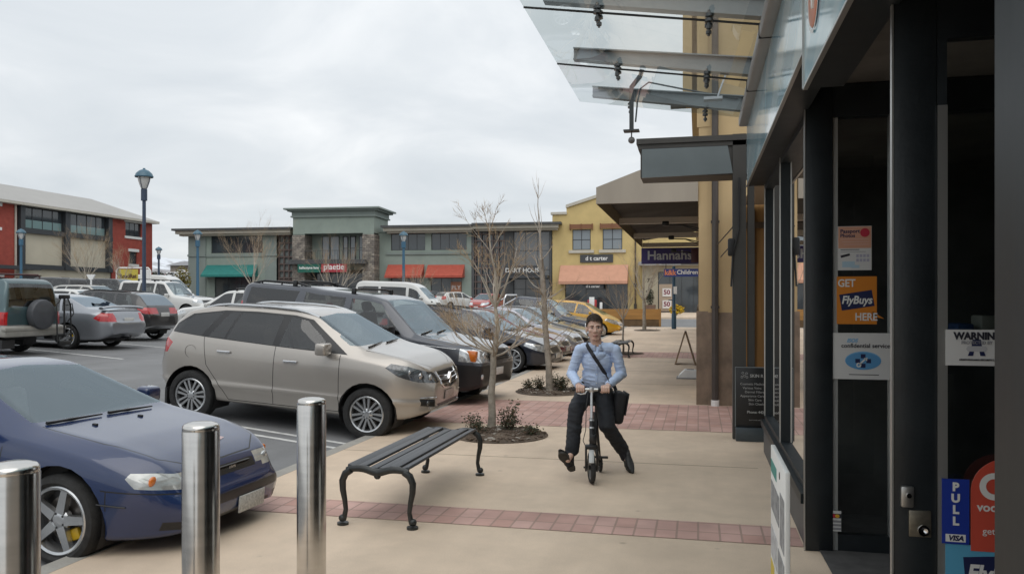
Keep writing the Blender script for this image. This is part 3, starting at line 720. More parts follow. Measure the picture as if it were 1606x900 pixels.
# fascia: glossy blue panels with pale bands
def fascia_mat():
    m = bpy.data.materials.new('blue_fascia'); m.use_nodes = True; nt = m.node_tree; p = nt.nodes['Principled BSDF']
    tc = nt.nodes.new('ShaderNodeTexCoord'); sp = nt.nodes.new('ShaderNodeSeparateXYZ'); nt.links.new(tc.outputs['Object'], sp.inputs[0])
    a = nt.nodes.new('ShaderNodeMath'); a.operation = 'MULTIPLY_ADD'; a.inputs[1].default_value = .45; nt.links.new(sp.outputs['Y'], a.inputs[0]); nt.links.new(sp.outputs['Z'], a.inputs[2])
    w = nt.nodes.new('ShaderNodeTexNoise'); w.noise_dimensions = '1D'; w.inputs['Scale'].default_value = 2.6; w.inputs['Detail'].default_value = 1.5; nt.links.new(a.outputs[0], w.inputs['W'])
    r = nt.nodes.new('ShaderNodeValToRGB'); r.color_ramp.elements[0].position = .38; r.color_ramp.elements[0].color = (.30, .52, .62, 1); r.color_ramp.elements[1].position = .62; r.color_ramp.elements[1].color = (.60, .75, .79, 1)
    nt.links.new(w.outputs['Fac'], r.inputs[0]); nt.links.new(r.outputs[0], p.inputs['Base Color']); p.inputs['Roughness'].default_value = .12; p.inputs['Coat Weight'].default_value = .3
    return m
M_fas = fascia_mat()
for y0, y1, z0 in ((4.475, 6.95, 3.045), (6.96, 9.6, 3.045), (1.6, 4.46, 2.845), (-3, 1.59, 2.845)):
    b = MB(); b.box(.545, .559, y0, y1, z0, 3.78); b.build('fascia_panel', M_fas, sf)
b = MB(); b.box(.535, .548, 4.462, 4.474, 2.84, 3.78); b.box(.537, .56, 4.475, 9.6, 3.03, 3.043); b.box(.537, .56, -3, 4.46, 2.83, 2.843); b.build('fascia_trim', M_bright, sf)
lg = MB(); TM = Matrix.Translation((.540, 4.08, 3.2)) @ Matrix.Rotation(R(-90), 4, 'Y')
lg.lathe([(0.001, .004), (.155, .004), (.16, 0)], 32, 0, TM); lg.lathe([(.17, .002), (.185, .002)], 32, 1, TM)
FM = facing(-1, 0, (.5335, 4.08, 3.2))
for p_, q_ in (((-.09, .10), (-.05, -.01)), ((-.05, -.01), (.0, .09)), ((.0, .09), (.035, -.085)), ((.035, -.085), (.085, .02))):
    lg.tube([FM @ Vector((p_[0], 0, p_[1])), FM @ Vector((q_[0], 0, q_[1]))], .010, 6, 1)
o = lg.build('fascia_emblem', [mat('orange_red', (.58, .20, .10), .4), M_white], sf)
b = MB(); b.rbox(.455, .556, -3, 9.62, 3.73, 3.84, .02)
for y in (3.2, 4.8, 6.4, 8.0): b.box(.45, .558, y - .006, y + .006, 3.725, 3.845, 1)
b.build('gutter', [mat('pale_grey_gutter', (.30, .28, .265), .45, noise=(2, .1)), M_dark], sf)
# inward opened entrance leaf facing the street
dr = MB()
dr.rbox(.72, .872, 3.28, 3.34, .02, 3.15, .006); dr.rbox(1.50, 1.68, 3.28, 3.34, .02, 3.15, .006); dr.box(.872, 1.50, 3.285, 3.335, .02, .3); dr.box(.872, 1.50, 3.285, 3.335, 2.7, 3.15); dr.box(.872,.905,3.28,3.34,.3,2.7)
dr.box(.713, .7195, 3.275, 3.30, .02, 3.15, 1); dr.box(.872, .905, 3.272, 3.279, .3, 2.45, 1)
do = dr.build('door', [M_fr, M_bright], sf)
b = MB(); b.quad((.905, 3.31, .3), (1.5, 3.31, .3), (1.5, 3.31, 2.7), (.905, 3.31, 2.7)); b.build('pane', M_shopglass, do, recalc=False)
b = MB(); b.rbox(.742, .790, 3.262, 3.282, .945, 1.025, .008); b.cyl((.769, 3.262, .992), (.769, 3.254, .992), .009, 12, 1); b.build('lock', [mat('satin_steel', (.45, .44, .42), .35, .9), M_chrome], do)
b = MB(); b.rbox(.772, .850, 3.272, 3.282, .835, .935, .004); b.lathe([(.022, 0), (.02, .004), (.012, .004), (.001, -.002)], 16, 1, Matrix.Translation((.822, 3.268, .862)) @ Matrix.Rotation(R(90), 4, 'X'))
b.build('flush_pull', [mat('worn_brass_steel', (.22, .20, .16), .4, .8, noise=(30, .25)), M_chrome], do)

# -------- stickers and posters (flat things stuck on the glass)
def poster(loc, w, h, nrm, board, items, label, mats, name='poster', cat='poster', extra=None, th=.003):
    o = empty(name, label=label, cat=cat); o.matrix_world = facing(*nrm, loc)
    m = MB()
    if board is not None: m.box(-w / 2, w / 2, -th, 0, -h / 2, h / 2); 
    m.build('sheet', board, o)
    t = MB()
    for s, size, dx, dz, mi, kw in items: text_mb(t, s, size, Matrix.Translation((dx, -th - .0012, dz)), mi, ext=.0008, **kw)
    if extra: extra(t, -th)
    if t.v: t.build('print', mats, o)
    return o
M_ink = mat('dark_ink', (.02, .02, .03), .6); M_navy = mat('navy_ink', (.012, .018, .075), .5); M_paper = mat('white_sheet', (.62, .62, .61), .5); M_pw = mat('print_white', (.72, .72, .70), .5)
M_orange = mat('orange_sheet', (.62, .21, .02), .5); M_peach = mat('peach_print', (.60, .32, .22), .6); M_sky = mat('sky_blue_print', (.16, .42, .68), .5); M_grey = mat('grey_print', (.25, .25, .27), .6); M_rd = mat('red_print', (.50, .03, .06), .5)
def rectp(t, x0, x1, z0, z1, mi, y, d=.0008): t.box(x0, x1, y - d, y, z0, z1, mi)
def ell(t, x, z, rx, rz_, mi, y, n=28, d=.0008):
    t.prism([(x + rx * math.cos(2 * math.pi * i / n), z + rz_ * math.sin(2 * math.pi * i / n)) for i in range(n)], 'Y', y - d, y, mi)
def ex_pass(t, y):
    rectp(t, -.105, .105, .0, .147, 1, y)
    ell(t, .065, .105, .03, .03, 2, y - .001)
    for i in range(3): rectp(t, -.09 + .01 * i, .09, .06 - .018 * i, .064 - .018 * i, 3, y - .001)
    rectp(t, -.09, .03, -.012, -.008, 4, y); rectp(t, -.09, .07, -.026, -.023, 5, y)
    t.box(-.03, .03, y - .001, y, -.008, .008, 4, Matrix.Translation((-.06, 0, -.05)) @ Matrix.Rotation(R(-15), 4, 'Y'))
    for i in range(4):
        for j in range(2): rectp(t, .01 + i * .022, .026 + i * .022, -.062 - j * .03, -.042 - j * .03, 6, y)
    rectp(t, -.08, .0, -.13, -.09, 7, y); rectp(t, -.02, .03, -.135, -.115, 7, y - .001)
pw = {}
poster((1.04, 5.855, 2.08), .215, .30, (0, -1), M_paper, [('Passport', .036, -.03, .115, 0, dict(bold=.0008)), ('Photos', .034, -.045, .085, 0, dict(bold=.0008))], 'peach and white passport photos notice above the orange sticker', [M_navy, M_peach, M_rd, mat('pink_print', (.62, .4, .34), .6), M_ink, M_grey, mat('lilac_print', (.4, .4, .5), .6), mat('pale_blue_print', (.4, .55, .65), .6)], extra=ex_pass)
def ex_fly(t, y):
    t.box(-.105, .105, y - .0008, y, -.055, .055, 1, Matrix.Translation((0, 0, .0)) @ Matrix.Rotation(R(-9), 4, 'Y'))
    t.prism([(.1, -.11), (.175, -.125), (.1, -.075)], 'Y', y, y + .002, 2)
poster((1.053, 5.855, 1.725), .255, .325, (0, -1), M_orange, [('GET', .072, -.065, .115, 0, dict(sx=.85, bold=.0015)), ('FlyBuys', .075, 0, 0, 0, dict(sx=.86, shear=.2, bold=.002)), ('HERE', .072, .06, -.115, 0, dict(sx=.85, bold=.0015))], 'orange sticker reading GET FlyBuys HERE with navy card emblem', [M_pw, M_navy, M_orange], 'sticker', 'sticker', ex_fly)
def ex_conf(t, y):
    ell(t, 0, -.03, .115, .062, 1, y); ell(t, 0, -.034, .112, .058, 3, y - .0009)
    for dx, dz in ((0, .03), (-.035, -.002), (.035, -.002), (0, -.034)): rectp(t, dx - .015, dx + .015, -.03 + dz - .014, -.03 + dz + .014, 2, y - .0018)
    t.box(-.03, .03, y - .003, y - .0018, -.005, .005, 0, Matrix.Translation((-.003, 0, -.035)) @ Matrix.Rotation(R(-45), 4, 'Y'))
    t.prism([(.028, -.008), (.004, -.012), (.024, -.034)], 'Y', y - .003, y - .0018, 0)
    t.lathe([(.016, 0), (.008, 0)], 16, 0, Matrix.Translation((-.028, y - .003, -.06)) @ Matrix.Rotation(R(90), 4, 'X'))
    rectp(t, -.09, .1, -.128, -.123, 4, y)
poster((1.093, 5.852, 1.345), .40, .315, (0, -1), M_paper, [('confidential service', .040, .015, .07, 4, dict(bold=.0006)), ('ISOS', .034, -.07, .105, 1, dict(shear=.3, bold=.001))], 'white confidential service notice with blue oval and cross emblem', [M_pw, M_sky, M_navy, mat('mid_blue_print', (.10, .30, .55), .5), M_ink], extra=ex_conf)
def ex_warn(t, y):
    t.prism([(-.018, -.0), (-.014, .03), (.014, .03), (.018, -.0)], 'Y', y - .001, y, 1); t.prism([(-.03, -.03), (-.012, -.03), (-.008, -.008), (-.022, -.008)], 'Y', y - .001, y, 1); t.prism([(.03, -.03), (.012, -.03), (.008, -.008), (.022, -.008)], 'Y', y - .001, y, 1)
    t.prism([(-.036, -.004), (-.03, .006), (.03, .006), (.036, -.004), (.03, -.014), (-.03, -.014)], 'Y', y - .0016, y - .001, 2)
_ew = ex_warn
def ex_warn(t, y):
    n0 = len(t.v); _ew(t, y)
    for k in range(n0, len(t.v)): q = t.v[k]; t.v[k] = (q[0] - .018, q[1], q[2])
poster((1.018, 3.266, 1.548), .245, .132, (0, -1), M_paper, [('WARNING', .036, -.014, .042, 0, dict(bold=.0018, sx=.92)), ('PROTECTED BY', .016, -.018, .018, 3, dict(bold=.0004, sx=.92)), ('ARMOURGUARD SECURITY LIMITED', .009, -.004, -.045, 0, dict(bold=.0003, sx=1.0))], 'white WARNING protected by security notice on the entrance door', [M_ink, M_navy, mat('pale_grey_print', (.45, .45, .47), .6), M_grey], 'warning_sign', 'sign', lambda t, y: ex_warn(t, y))
M_blu = mat('royal_blue_sheet', (.015, .04, .30), .4)
def ex_pull(t, y): rectp(t, -.034, .034, -.112, -.084, 0, y)
poster((.928, 3.262, .942), .092, .240, (0, -1), M_blu, [(c, .042, 0, .090 - .042 * i, 0, dict(bold=.002)) for i, c in enumerate('PULL')] + [('VISA', .026, 0, -.0985, 1, dict(shear=.25, bold=.001))], 'royal blue PULL sticker with small VISA mark on entrance door', [M_pw, M_navy], 'sticker', 'sticker', ex_pull)
M_coralp = mat('coral_sheet', (.56, .08, .05), .45)
vo = empty('sticker', label='coral red rounded sticker with white ring beside the PULL sticker', cat='sticker'); vo.matrix_world = facing(0, -1, (1.11, 3.264, .95))
t = MB(); pts = [(-.13, -.15), (.13, -.15), (.13, .07)] + [(.13 * math.cos(a), .07 + .125 * math.sin(a)) for a in np.linspace(.1, math.pi - .1, 16)] + [(-.13, .07)]
t.prism(pts, 'Y', -.003, 0); t.build('sheet', M_coralp, vo)
t = MB(); t.lathe([(.05, 0), (.028, 0)], 28, 0, Matrix.Translation((-.052, -.0045, .09)) @ Matrix.Rotation(R(90), 4, 'X')); t.build('emblem', M_pw, vo); t = MB(); text_mb(t, 'vodafone', .044, Matrix.Translation((-.028, -.0045, .012)), 0, ext=.0008, bold=.001); t.build('print', M_pw, vo); t = MB(); text_mb(t, 'get it here', .034, Matrix.Translation((-.02, -.0045, -.075)), 0, ext=.0008)
t.build('print', M_pw, vo)
def ex_fb(t, y): t.box(-.115, .115, y - .0008, y, -.07, .07, 1, Matrix.Translation((.04, 0, .06)) @ Matrix.Rotation(R(-5), 4, 'Y'))
poster((1.035, 3.266, .655), .28, .33, (0, -1), mat('sky_blue_sheet', (.10, .36, .55), .45), [('FlyBuys', .085, .04, .06, 0, dict(shear=.2, bold=.003, sx=.85))], 'sky blue FlyBuys sticker with navy card below the PULL sticker', [M_pw, M_navy], 'sticker', 'sticker', ex_fb)
def ex_cards(t, y):
    rectp(t, -.035, .035, .02, .05, 2, y); ell(t, -.01, .035, .014, .012, 1, y - .001); ell(t, .01, .035, .014, .012, 3, y - .0014)
    for i in range(3): rectp(t, -.034, .034, -.01 - i * .025, .005 - i * .025, 0, y)
poster((.918, 5.85, .215), .07, .14, (0, -1), M_paper, [], 'small card payment sticker low on the recess frame', [M_grey, M_rd, M_ink, mat('amber_print', (.7, .4, .03), .5)], 'sticker', 'sticker', ex_cards)

# -------- glass canopy over the footpath
M_cgl = glass_mat('canopy_glass', (.86, .91, .90), .10)
M_galv = mat('galvanised_beam', (.22, .245, .255), .45, .3, noise=(3, .15))
M_fit = mat('steel_fitting', (.10, .10, .10), .3, .9)
gc = empty('glass_canopy', (.5, 0, 3.83), 0, 'frameless glass canopy on grey steel beams above the shop entrance', 'canopy')
SL = (4.12 - 3.83) / 1.89                       # rises outward
def cz(x): return -SL * x                       # local: x from 0 (wall) to -1.89
YJ = (9.6, 8.0, 6.4, 4.8, 3.2, 1.6, 0.0)
for y1, y0 in zip(YJ[:-1], YJ[1:]):
    p = MB(); p.quad((-.0, y0 + .008, cz(0)), (-1.89, y0 + .008, cz(-1.89)), (-1.89, y1 - .008, cz(-1.89)), (0, y1 - .008, cz(0)))
    p.build('glass_pane', M_cgl, gc, recalc=False)
for k, y in enumerate(YJ):
    if 0 < k: 
        s = MB(); s.tube([(0, y, cz(0) - .001), (-1.89, y, cz(-1.89) - .001)], .009, 6); s.build('joint_seal', M_dark, gc)
    yb_ = y - .12 if k == 0 else y
    m = MB()
    x1 = -1.72
    # I-beam: two flanges and a web, tapering outward
    for x0_, x1_ in ((.3, x1),):
        for dz, t in ((.045, .012), (.215, .012)):
            m.add([(x0_, yb_ - .05, cz(x0_) + dz), (x1_, yb_ - .05, cz(x1_) + dz + (0 if dz < .1 else -.06)), (x1_, yb_ + .05, cz(x1_) + dz + (0 if dz < .1 else -.06)), (x0_, yb_ + .05, cz(x0_) + dz),
                   (x0_, yb_ - .05, cz(x0_) + dz + t), (x1_, yb_ - .05, cz(x1_) + dz + t + (0 if dz < .1 else -.06)), (x1_, yb_ + .05, cz(x1_) + dz + t + (0 if dz < .1 else -.06)), (x0_, yb_ + .05, cz(x0_) + dz + t)],
                  [(0, 1, 2, 3), (7, 6, 5, 4), (0, 4, 5, 1), (1, 5, 6, 2), (2, 6, 7, 3), (3, 7, 4, 0)])
        m.add([(x0_, yb_ - .006, cz(x0_) + .057), (x1_, yb_ - .006, cz(x1_) + .057), (x1_, yb_ - .006, cz(x1_) + .155), (x0_, yb_ - .006, cz(x0_) + .215), (x0_, yb_ + .006, cz(x0_) + .057), (x1_, yb_ + .006, cz(x1_) + .057), (x1_, yb_ + .006, cz(x1_) + .155), (x0_, yb_ + .006, cz(x0_) + .215)],
              [(0, 1, 2, 3), (7, 6, 5, 4), (0, 4, 5, 1), (1, 5, 6, 2), (2, 6, 7, 3), (3, 7, 4, 0)])
    m.build('beam', M_galv, gc)
    for x in (-1.28, -.42):
        for sgn in ((-1, 1) if 0 < k < len(YJ) - 1 else (-1,)):
            f = MB(); yy = y + sgn * .06
            f.cyl((x, yy, cz(x) - .10), (x, yy, cz(x) + .06), .011, 8); f.cyl((x, yy, cz(x) - .03), (x, yy, cz(x) - .008), .032, 12); f.cyl((x, yy, cz(x) + .008), (x, yy, cz(x) + .03), .032, 12); f.cyl((x, yy, cz(x) - .085), (x, yy, cz(x) - .06), .022, 8)
            if sgn == -1: f.box(x - .015, x + .015, y - .07, y + .07, cz(x) + .03, cz(x) + .045)
            f.build('glass_bolt', M_fit, gc)
# hanging bracket with ball lamp at the canopy end
hb = empty('hanging_lamp_bracket', (-.76, 9.45, 3.6), 0, 'dark steel hanging bracket with small ball lamp under glass canopy end', 'bracket')
m = MB(); m.tube([(.0, 0, .12), (.0, 0, .62), (.10, .02, .75), (.12, .02, .82)], .034, 4, smooth=False); m.box(-.09, .09, -.07, .07, .10, .115); m.tube([(.05, -.05, .2), (.07, -.06, .4), (.06, -.05, .55), (.2, -.02, .66), (.6, 0, .56), (1.2, 0, .42)], .01, 6); m.build('bracket_arm', mat('dark_bracket', (.045, .05, .055), .5), hb)
m = MB(); m.cyl((0, 0, .03), (0, 0, .10), .008, 8); m.ball((0, 0, .0), .04, 0); m.build('ball_lamp', mat('grey_ball', (.16, .15, .15), .4), hb)
bx = MB(); bx.rbox(-.06, .06, -.05, .05, -.06, .06, .01); bx.tube([(0, 0, -.04), (-.06, -.04, -.2), (-.1, -.04, -.32)], .01, 6); bx.box(-.25, -.05, -.06, .06, -.35, -.32)
o = bx.build('junction_box', mat('white_box', (.6, .63, .68), .5), loc=(.31, 9.1, 4.28)); tag(o, 'small white box with cable on the last canopy beam', 'junction box')

# ------------------------------------------------------------------ grey unit next door
M_gry = mat('charcoal_frame', (.058, .056, .052), .55, noise=(3, .12))
gu = empty('grey_shop_unit', (0, 10.35, 0), 0, 'grey framed shop unit with boxed canopy and steel blue panel', 'shop')
m = MB(); m.box(.42, .58, 0, .16, 0, 3.8); m.box(.6, .68, .02, .12, 0, 3.29); m.build('post', M_gry, gu)
m = MB(); m.box(-.72, .9, .02, .55, 3.30, 3.66); m.box(-.75, .93, .0, .60, 3.661, 3.72); m.box(-.77, .95, -.02, .62, 3.721, 3.79); m.build('boxed_canopy', M_gry, gu)
m = MB(); m.prism([(-.70, 3.29), (.42, 3.31), (.36, 3.655), (-.70, 3.655)], 'Y', -.012, .018); m.build('canopy_panel', mat('steel_blue_panel', (.155, .185, .195), .42, noise=(2, .08)), gu)
m = MB(); m.quad((.62, 3.24, 0), (4, 3.24, 0), (4, 3.24, 3.3), (.62, 3.24, 3.3)); m.build('inner_wall', mat('ochre_timber', (.22, .115, .03), .6, noise=(1.5, .25), streak=(8, 8, .5)), gu, recalc=False)
m = MB(); m.box(.86, .9, 3.18, 3.23, 0, 3.2); m.box(.62, 4, 3.19, 3.235, 2.9, 3.0); m.build('door_frame', mat('dark_brown_frame', (.05, .03, .012), .5), gu)
m = MB(); m.quad((.7, 0.1, 3.28), (4, .1, 3.28), (4, 3.2, 3.28), (.7, 3.2, 3.28)); m.build('ceiling', mat('tan_soffit', (.32, .27, .2), .8), gu, recalc=False)
m = MB(); m.tube([(.5, -.02, 3.25), (.49, -.03, 2.6), (.42, -.02, 2.3), (.40, -.02, 1.9)], .012, 6); m.tube([(.35, 2.8, 2.42), (.42, 0, 2.44)], .008, 5); m.tube([(.3, 2.8, 2.62), (.42, 0, 2.64)], .008, 5); m.rbox(.36, .44, -.04, .04, 2.28, 2.5, .02); m.build('conduit', M_dark, gu)

# ------------------------------------------------------------------ ochre building with stone based pilasters
M_och = mat('ochre_render', (.52, .385, .21), .8, noise=(.7, .12))
M_sbase = mat('brown_stone', (.215, .16, .115), .5, noise=(2.2, .5), bump=(12, .1))
ob = empty('ochre_building', (0, 13.65, 0), 0, 'ochre rendered building with stone based pilasters along the footpath', 'building')
m = MB(); m.box(.16, 9, 0, 31, 0, 9.0); m.box(-.10, .159, .35, 31, 5.0, 9.0); m.box(-.25, 9.1, -.15, 31.2, 9.001, 9.3); m.build('wall', M_och, ob)
m = MB(); m.box(.16, .62, -.03, -.002, 0, 1.53); m.box(.1, .13, 3, 31, 0, .8); m.build('stone_base', M_sbase, ob)
for k, y in enumerate((.0, 3.6, 7.2, 10.8, 14.4, 18.0, 21.6, 25.2, 28.8)):
    m = MB(); m.box(.01, .159, y + .002, y + .6, 1.55, 5.0); m.box(-.03, .159, y - .01, y + .62, 0, 1.549, 1); m.box(-.02, .2, y - .008, y + .61, 4.6, 4.9); m.build('pilaster', [M_och, M_sbase], ob)
    if k < 8:
        m = MB(); m.box(.135, .159, y + .9, y + 3.3, .9, 3.0); m.build('shop_window', M_pane, ob)
for x0, x1, w in ((-.25, -.10, .35), (-.02, .16, .35)):
    m = MB(); m.box(x0, x1, -.02 - (x0 < -.2) * .01, .34, 5.001, 8.99); m.build('upper_pilaster', mat('pale_ochre', (.48, .35, .18), .8, noise=(.8, .1)), ob)
m = MB(); m.box(-.45, -.2, -.05, .12, 4.95, 5.1); m.build('outrigger', M_gry, ob)
m = MB(); m.cyl((.27, -.12, .08), (.27, -.12, 9), .055, 14); m.box(.20, .34, -.12, -.03, 1.6, 1.64); m.box(.20, .34, -.12, -.03, 3.0, 3.04); m.cyl((.27, -.12, 0.0), (.27, -.12, .10), .066, 14, 1); m.build('downpipe', [mat('brown_pipe', (.062, .052, .046), .4, noise=(4, .15)), M_white], ob)
# tan canvas canopy
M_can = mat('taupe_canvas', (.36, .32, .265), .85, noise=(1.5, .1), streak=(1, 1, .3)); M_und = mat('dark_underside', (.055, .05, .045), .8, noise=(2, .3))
tcn = MB(); Lc = 11.6
tcn.prism([(-1.69, 3.37), (.0, 3.37), (.0, 3.95), (-.95, 3.92), (-1.69, 3.65)], 'Y', -.06, -.02)
tcn.quad((-1.69, -.02, 3.37), (-1.69, Lc, 3.37), (-1.69, Lc, 3.65), (-1.69, -.02, 3.65)); tcn.quad((-1.69, -.02, 3.65), (-1.69, Lc, 3.65), (-.95, Lc, 3.92), (-.95, -.02, 3.92)); tcn.quad((-.95, -.02, 3.92), (-.95, Lc, 3.92), (.0, Lc, 3.95), (0, -.02, 3.95))
tco = tcn.build('canvas_canopy', M_can, ob, recalc=False)
u = MB(); u.quad((-1.66, 0, 3.60), (-1.66, Lc, 3.60), (0, Lc, 3.86), (0, 0, 3.86)); u.build('canopy_underside', M_und, tco, recalc=False)  # separate dark sheet below the canvas, makes its open underside dark
for y in (3.85, 7.85, 11.5): 
    u = MB(); u.box(-1.68, .0, y, y + .12, 3.39, 3.52); u.build('canopy_beam', mat('pale_beam', (.62, .58, .52), .6), tco)
for k, (y, z) in enumerate(((3.1, 3.22), (6.6, 3.2), (8.6, 3.0))):
    s = MB(); s.tube([(.12, 0, -.05), (-.3, 0, .05), (-.62, 0, .06)], .014, 6); s.tube([(.12, 0, -.12), (-.3, 0, .04)], .01, 6); s.rbox(-.72, -.58, -.05, .05, .04, .14, .02); s.box(.1, .15, -.06, .06, -.16, .02)
    o = s.build('spotlight', M_black, loc=(0, 13.65 + y, z)); tag(o, ['nearest black arm spotlight under the taupe canopy', 'middle black arm spotlight under the taupe canopy', 'farthest black arm spotlight just before the purple sign'][k], 'spotlight', 'arm spotlights under the canopy')
bs = MB(); bs.rbox(-.17, .03, -.03, .03, -.17, .17, .01); bs.box(.0, .17, -.01, .01, .1, .13); o = bs.build('blade_sign', mat('dark_red_sign', (.07, .02, .022), .5), loc=(0, 20.1, 2.83)); tag(o, 'small dark red blade sign on the ochre wall', 'sign')
sign_on('shop_sign', Matrix.Translation((-.77, 23.4, 3.02)), 1.66, .46, mat('deep_purple_sign', (.045, .03, .14), .5), [('Hannahs', .36, -.03, .0, 0, dict(bold=.008, sx=1.02))], 'deep purple hanging sign reading Hannahs under the canopy', mats=[mat('grey_white_letter', (.5, .5, .5), .5)], th=.12)
cw = MB(); cw.box(-.3, .0, 0, .3, 2.3, 2.7); 
km = Matrix.Translation((-.72, 42, 3.17))
def ks(t): 
    pass
sg = sign_on('shop_sign', km, 2.0, .40, mat('royal_blue_sign', (.03, .05, .22), .45), [('Children', .30, .18, .02, 0, dict(bold=.008)), ('k&k', .36, -.68, 0, 1, dict(bold=.012))], 'royal blue sign reading Children with orange letters beyond the purple sign', mats=[M_white, mat('orange_letter', (.75, .25, .12), .5)], th=.12)
pb = MB(); pb.tube([(-.9, 0, .2), (-.9, 0, .45)], .02, 6); pb.tube([(.9, 0, .2), (.9, 0, .45)], .02, 6); pb.box(-1.1, 1.1, -.05, .15, .45, .5); o = pb.build('bracket', M_gry, sg)
pb = MB(); pb.box(-.9, .2, 28.1, 31, 3.7, 3.85); pb.build('end_canopy', M_gry, ob)
# ------------------------------------------------------------------ vehicles
def paint(name, col, metal=.35, rough=.28, dirt=.06):
    return mat('paint_' + name, col, rough + .06, metal, noise=(1.2, dirt), coat=1.0, coat_rough=.02, rnoise=.06)
M_tint = glass_mat('car_glass_dark', (.17, .165, .15), .08)
M_cgl_c = glass_mat('car_glass_clear', (.55, .59, .58), .08)
M_ws = glass_mat('car_windscreen', (.72, .78, .80), .15, gcol=(.80, .93, 1))  # blue of the reflected sky put into the mirror colour
M_rwb = glass_mat('rear_glass_sky_tint', (.10, .11, .12), .26, gcol=(.78, .90, 1))  # dark glass; its blue is sky reflection put into the mirror colour
M_trimb = mat('black_car_trim', (.014, .014, .015), .35)
M_lampc = mat('headlamp_glass', (.55, .57, .58), .08, .55, noise=(18, .45), coat=1)
M_lampd = mat('headlamp_dark', (.10, .105, .11), .08, .5, noise=(22, .7), coat=1)
M_tail = mat('tail_lamp_red', (.42, .012, .015), .12, noise=(14, .3), coat=1)
M_amber = mat('amber_lamp', (.60, .16, .02), .15, noise=(14, .25), coat=1)
M_alloy = mat('alloy_silver', (.52, .53, .54), .25, .85, noise=(6, .1))
M_alloyd = mat('alloy_dark', (.05, .05, .052), .35, .6)
M_disc = mat('brake_disc', (.16, .15, .14), .4, .8)
M_plate = mat('plate_white', (.62, .62, .60), .45, noise=(12, .08)); M_plink = mat('plate_ink', (.03, .03, .04), .6)
M_cabin = mat('cabin_trim', (.035, .034, .034), .8, noise=(4, .3)); M_seat = mat('seat_cloth', (.42, .41, .40), .9, noise=(8, .2))
M_seatl = mat('seat_tan', (.30, .26, .21), .8, noise=(8, .15))

def smooth1(xs, ys, x, sig):
    g = np.linspace(xs[0] - .6, xs[-1] + .6, 900); v = np.interp(g, xs, ys)
    if sig > 0:
        k = int(4 * sig / (g[1] - g[0])) + 1; t = np.arange(-k, k + 1) * (g[1] - g[0]); w = np.exp(-t * t / 2 / sig / sig); w /= w.sum()
        v = np.convolve(np.pad(v, k, mode='edge'), w, 'valid')
    return np.interp(x, g, v)

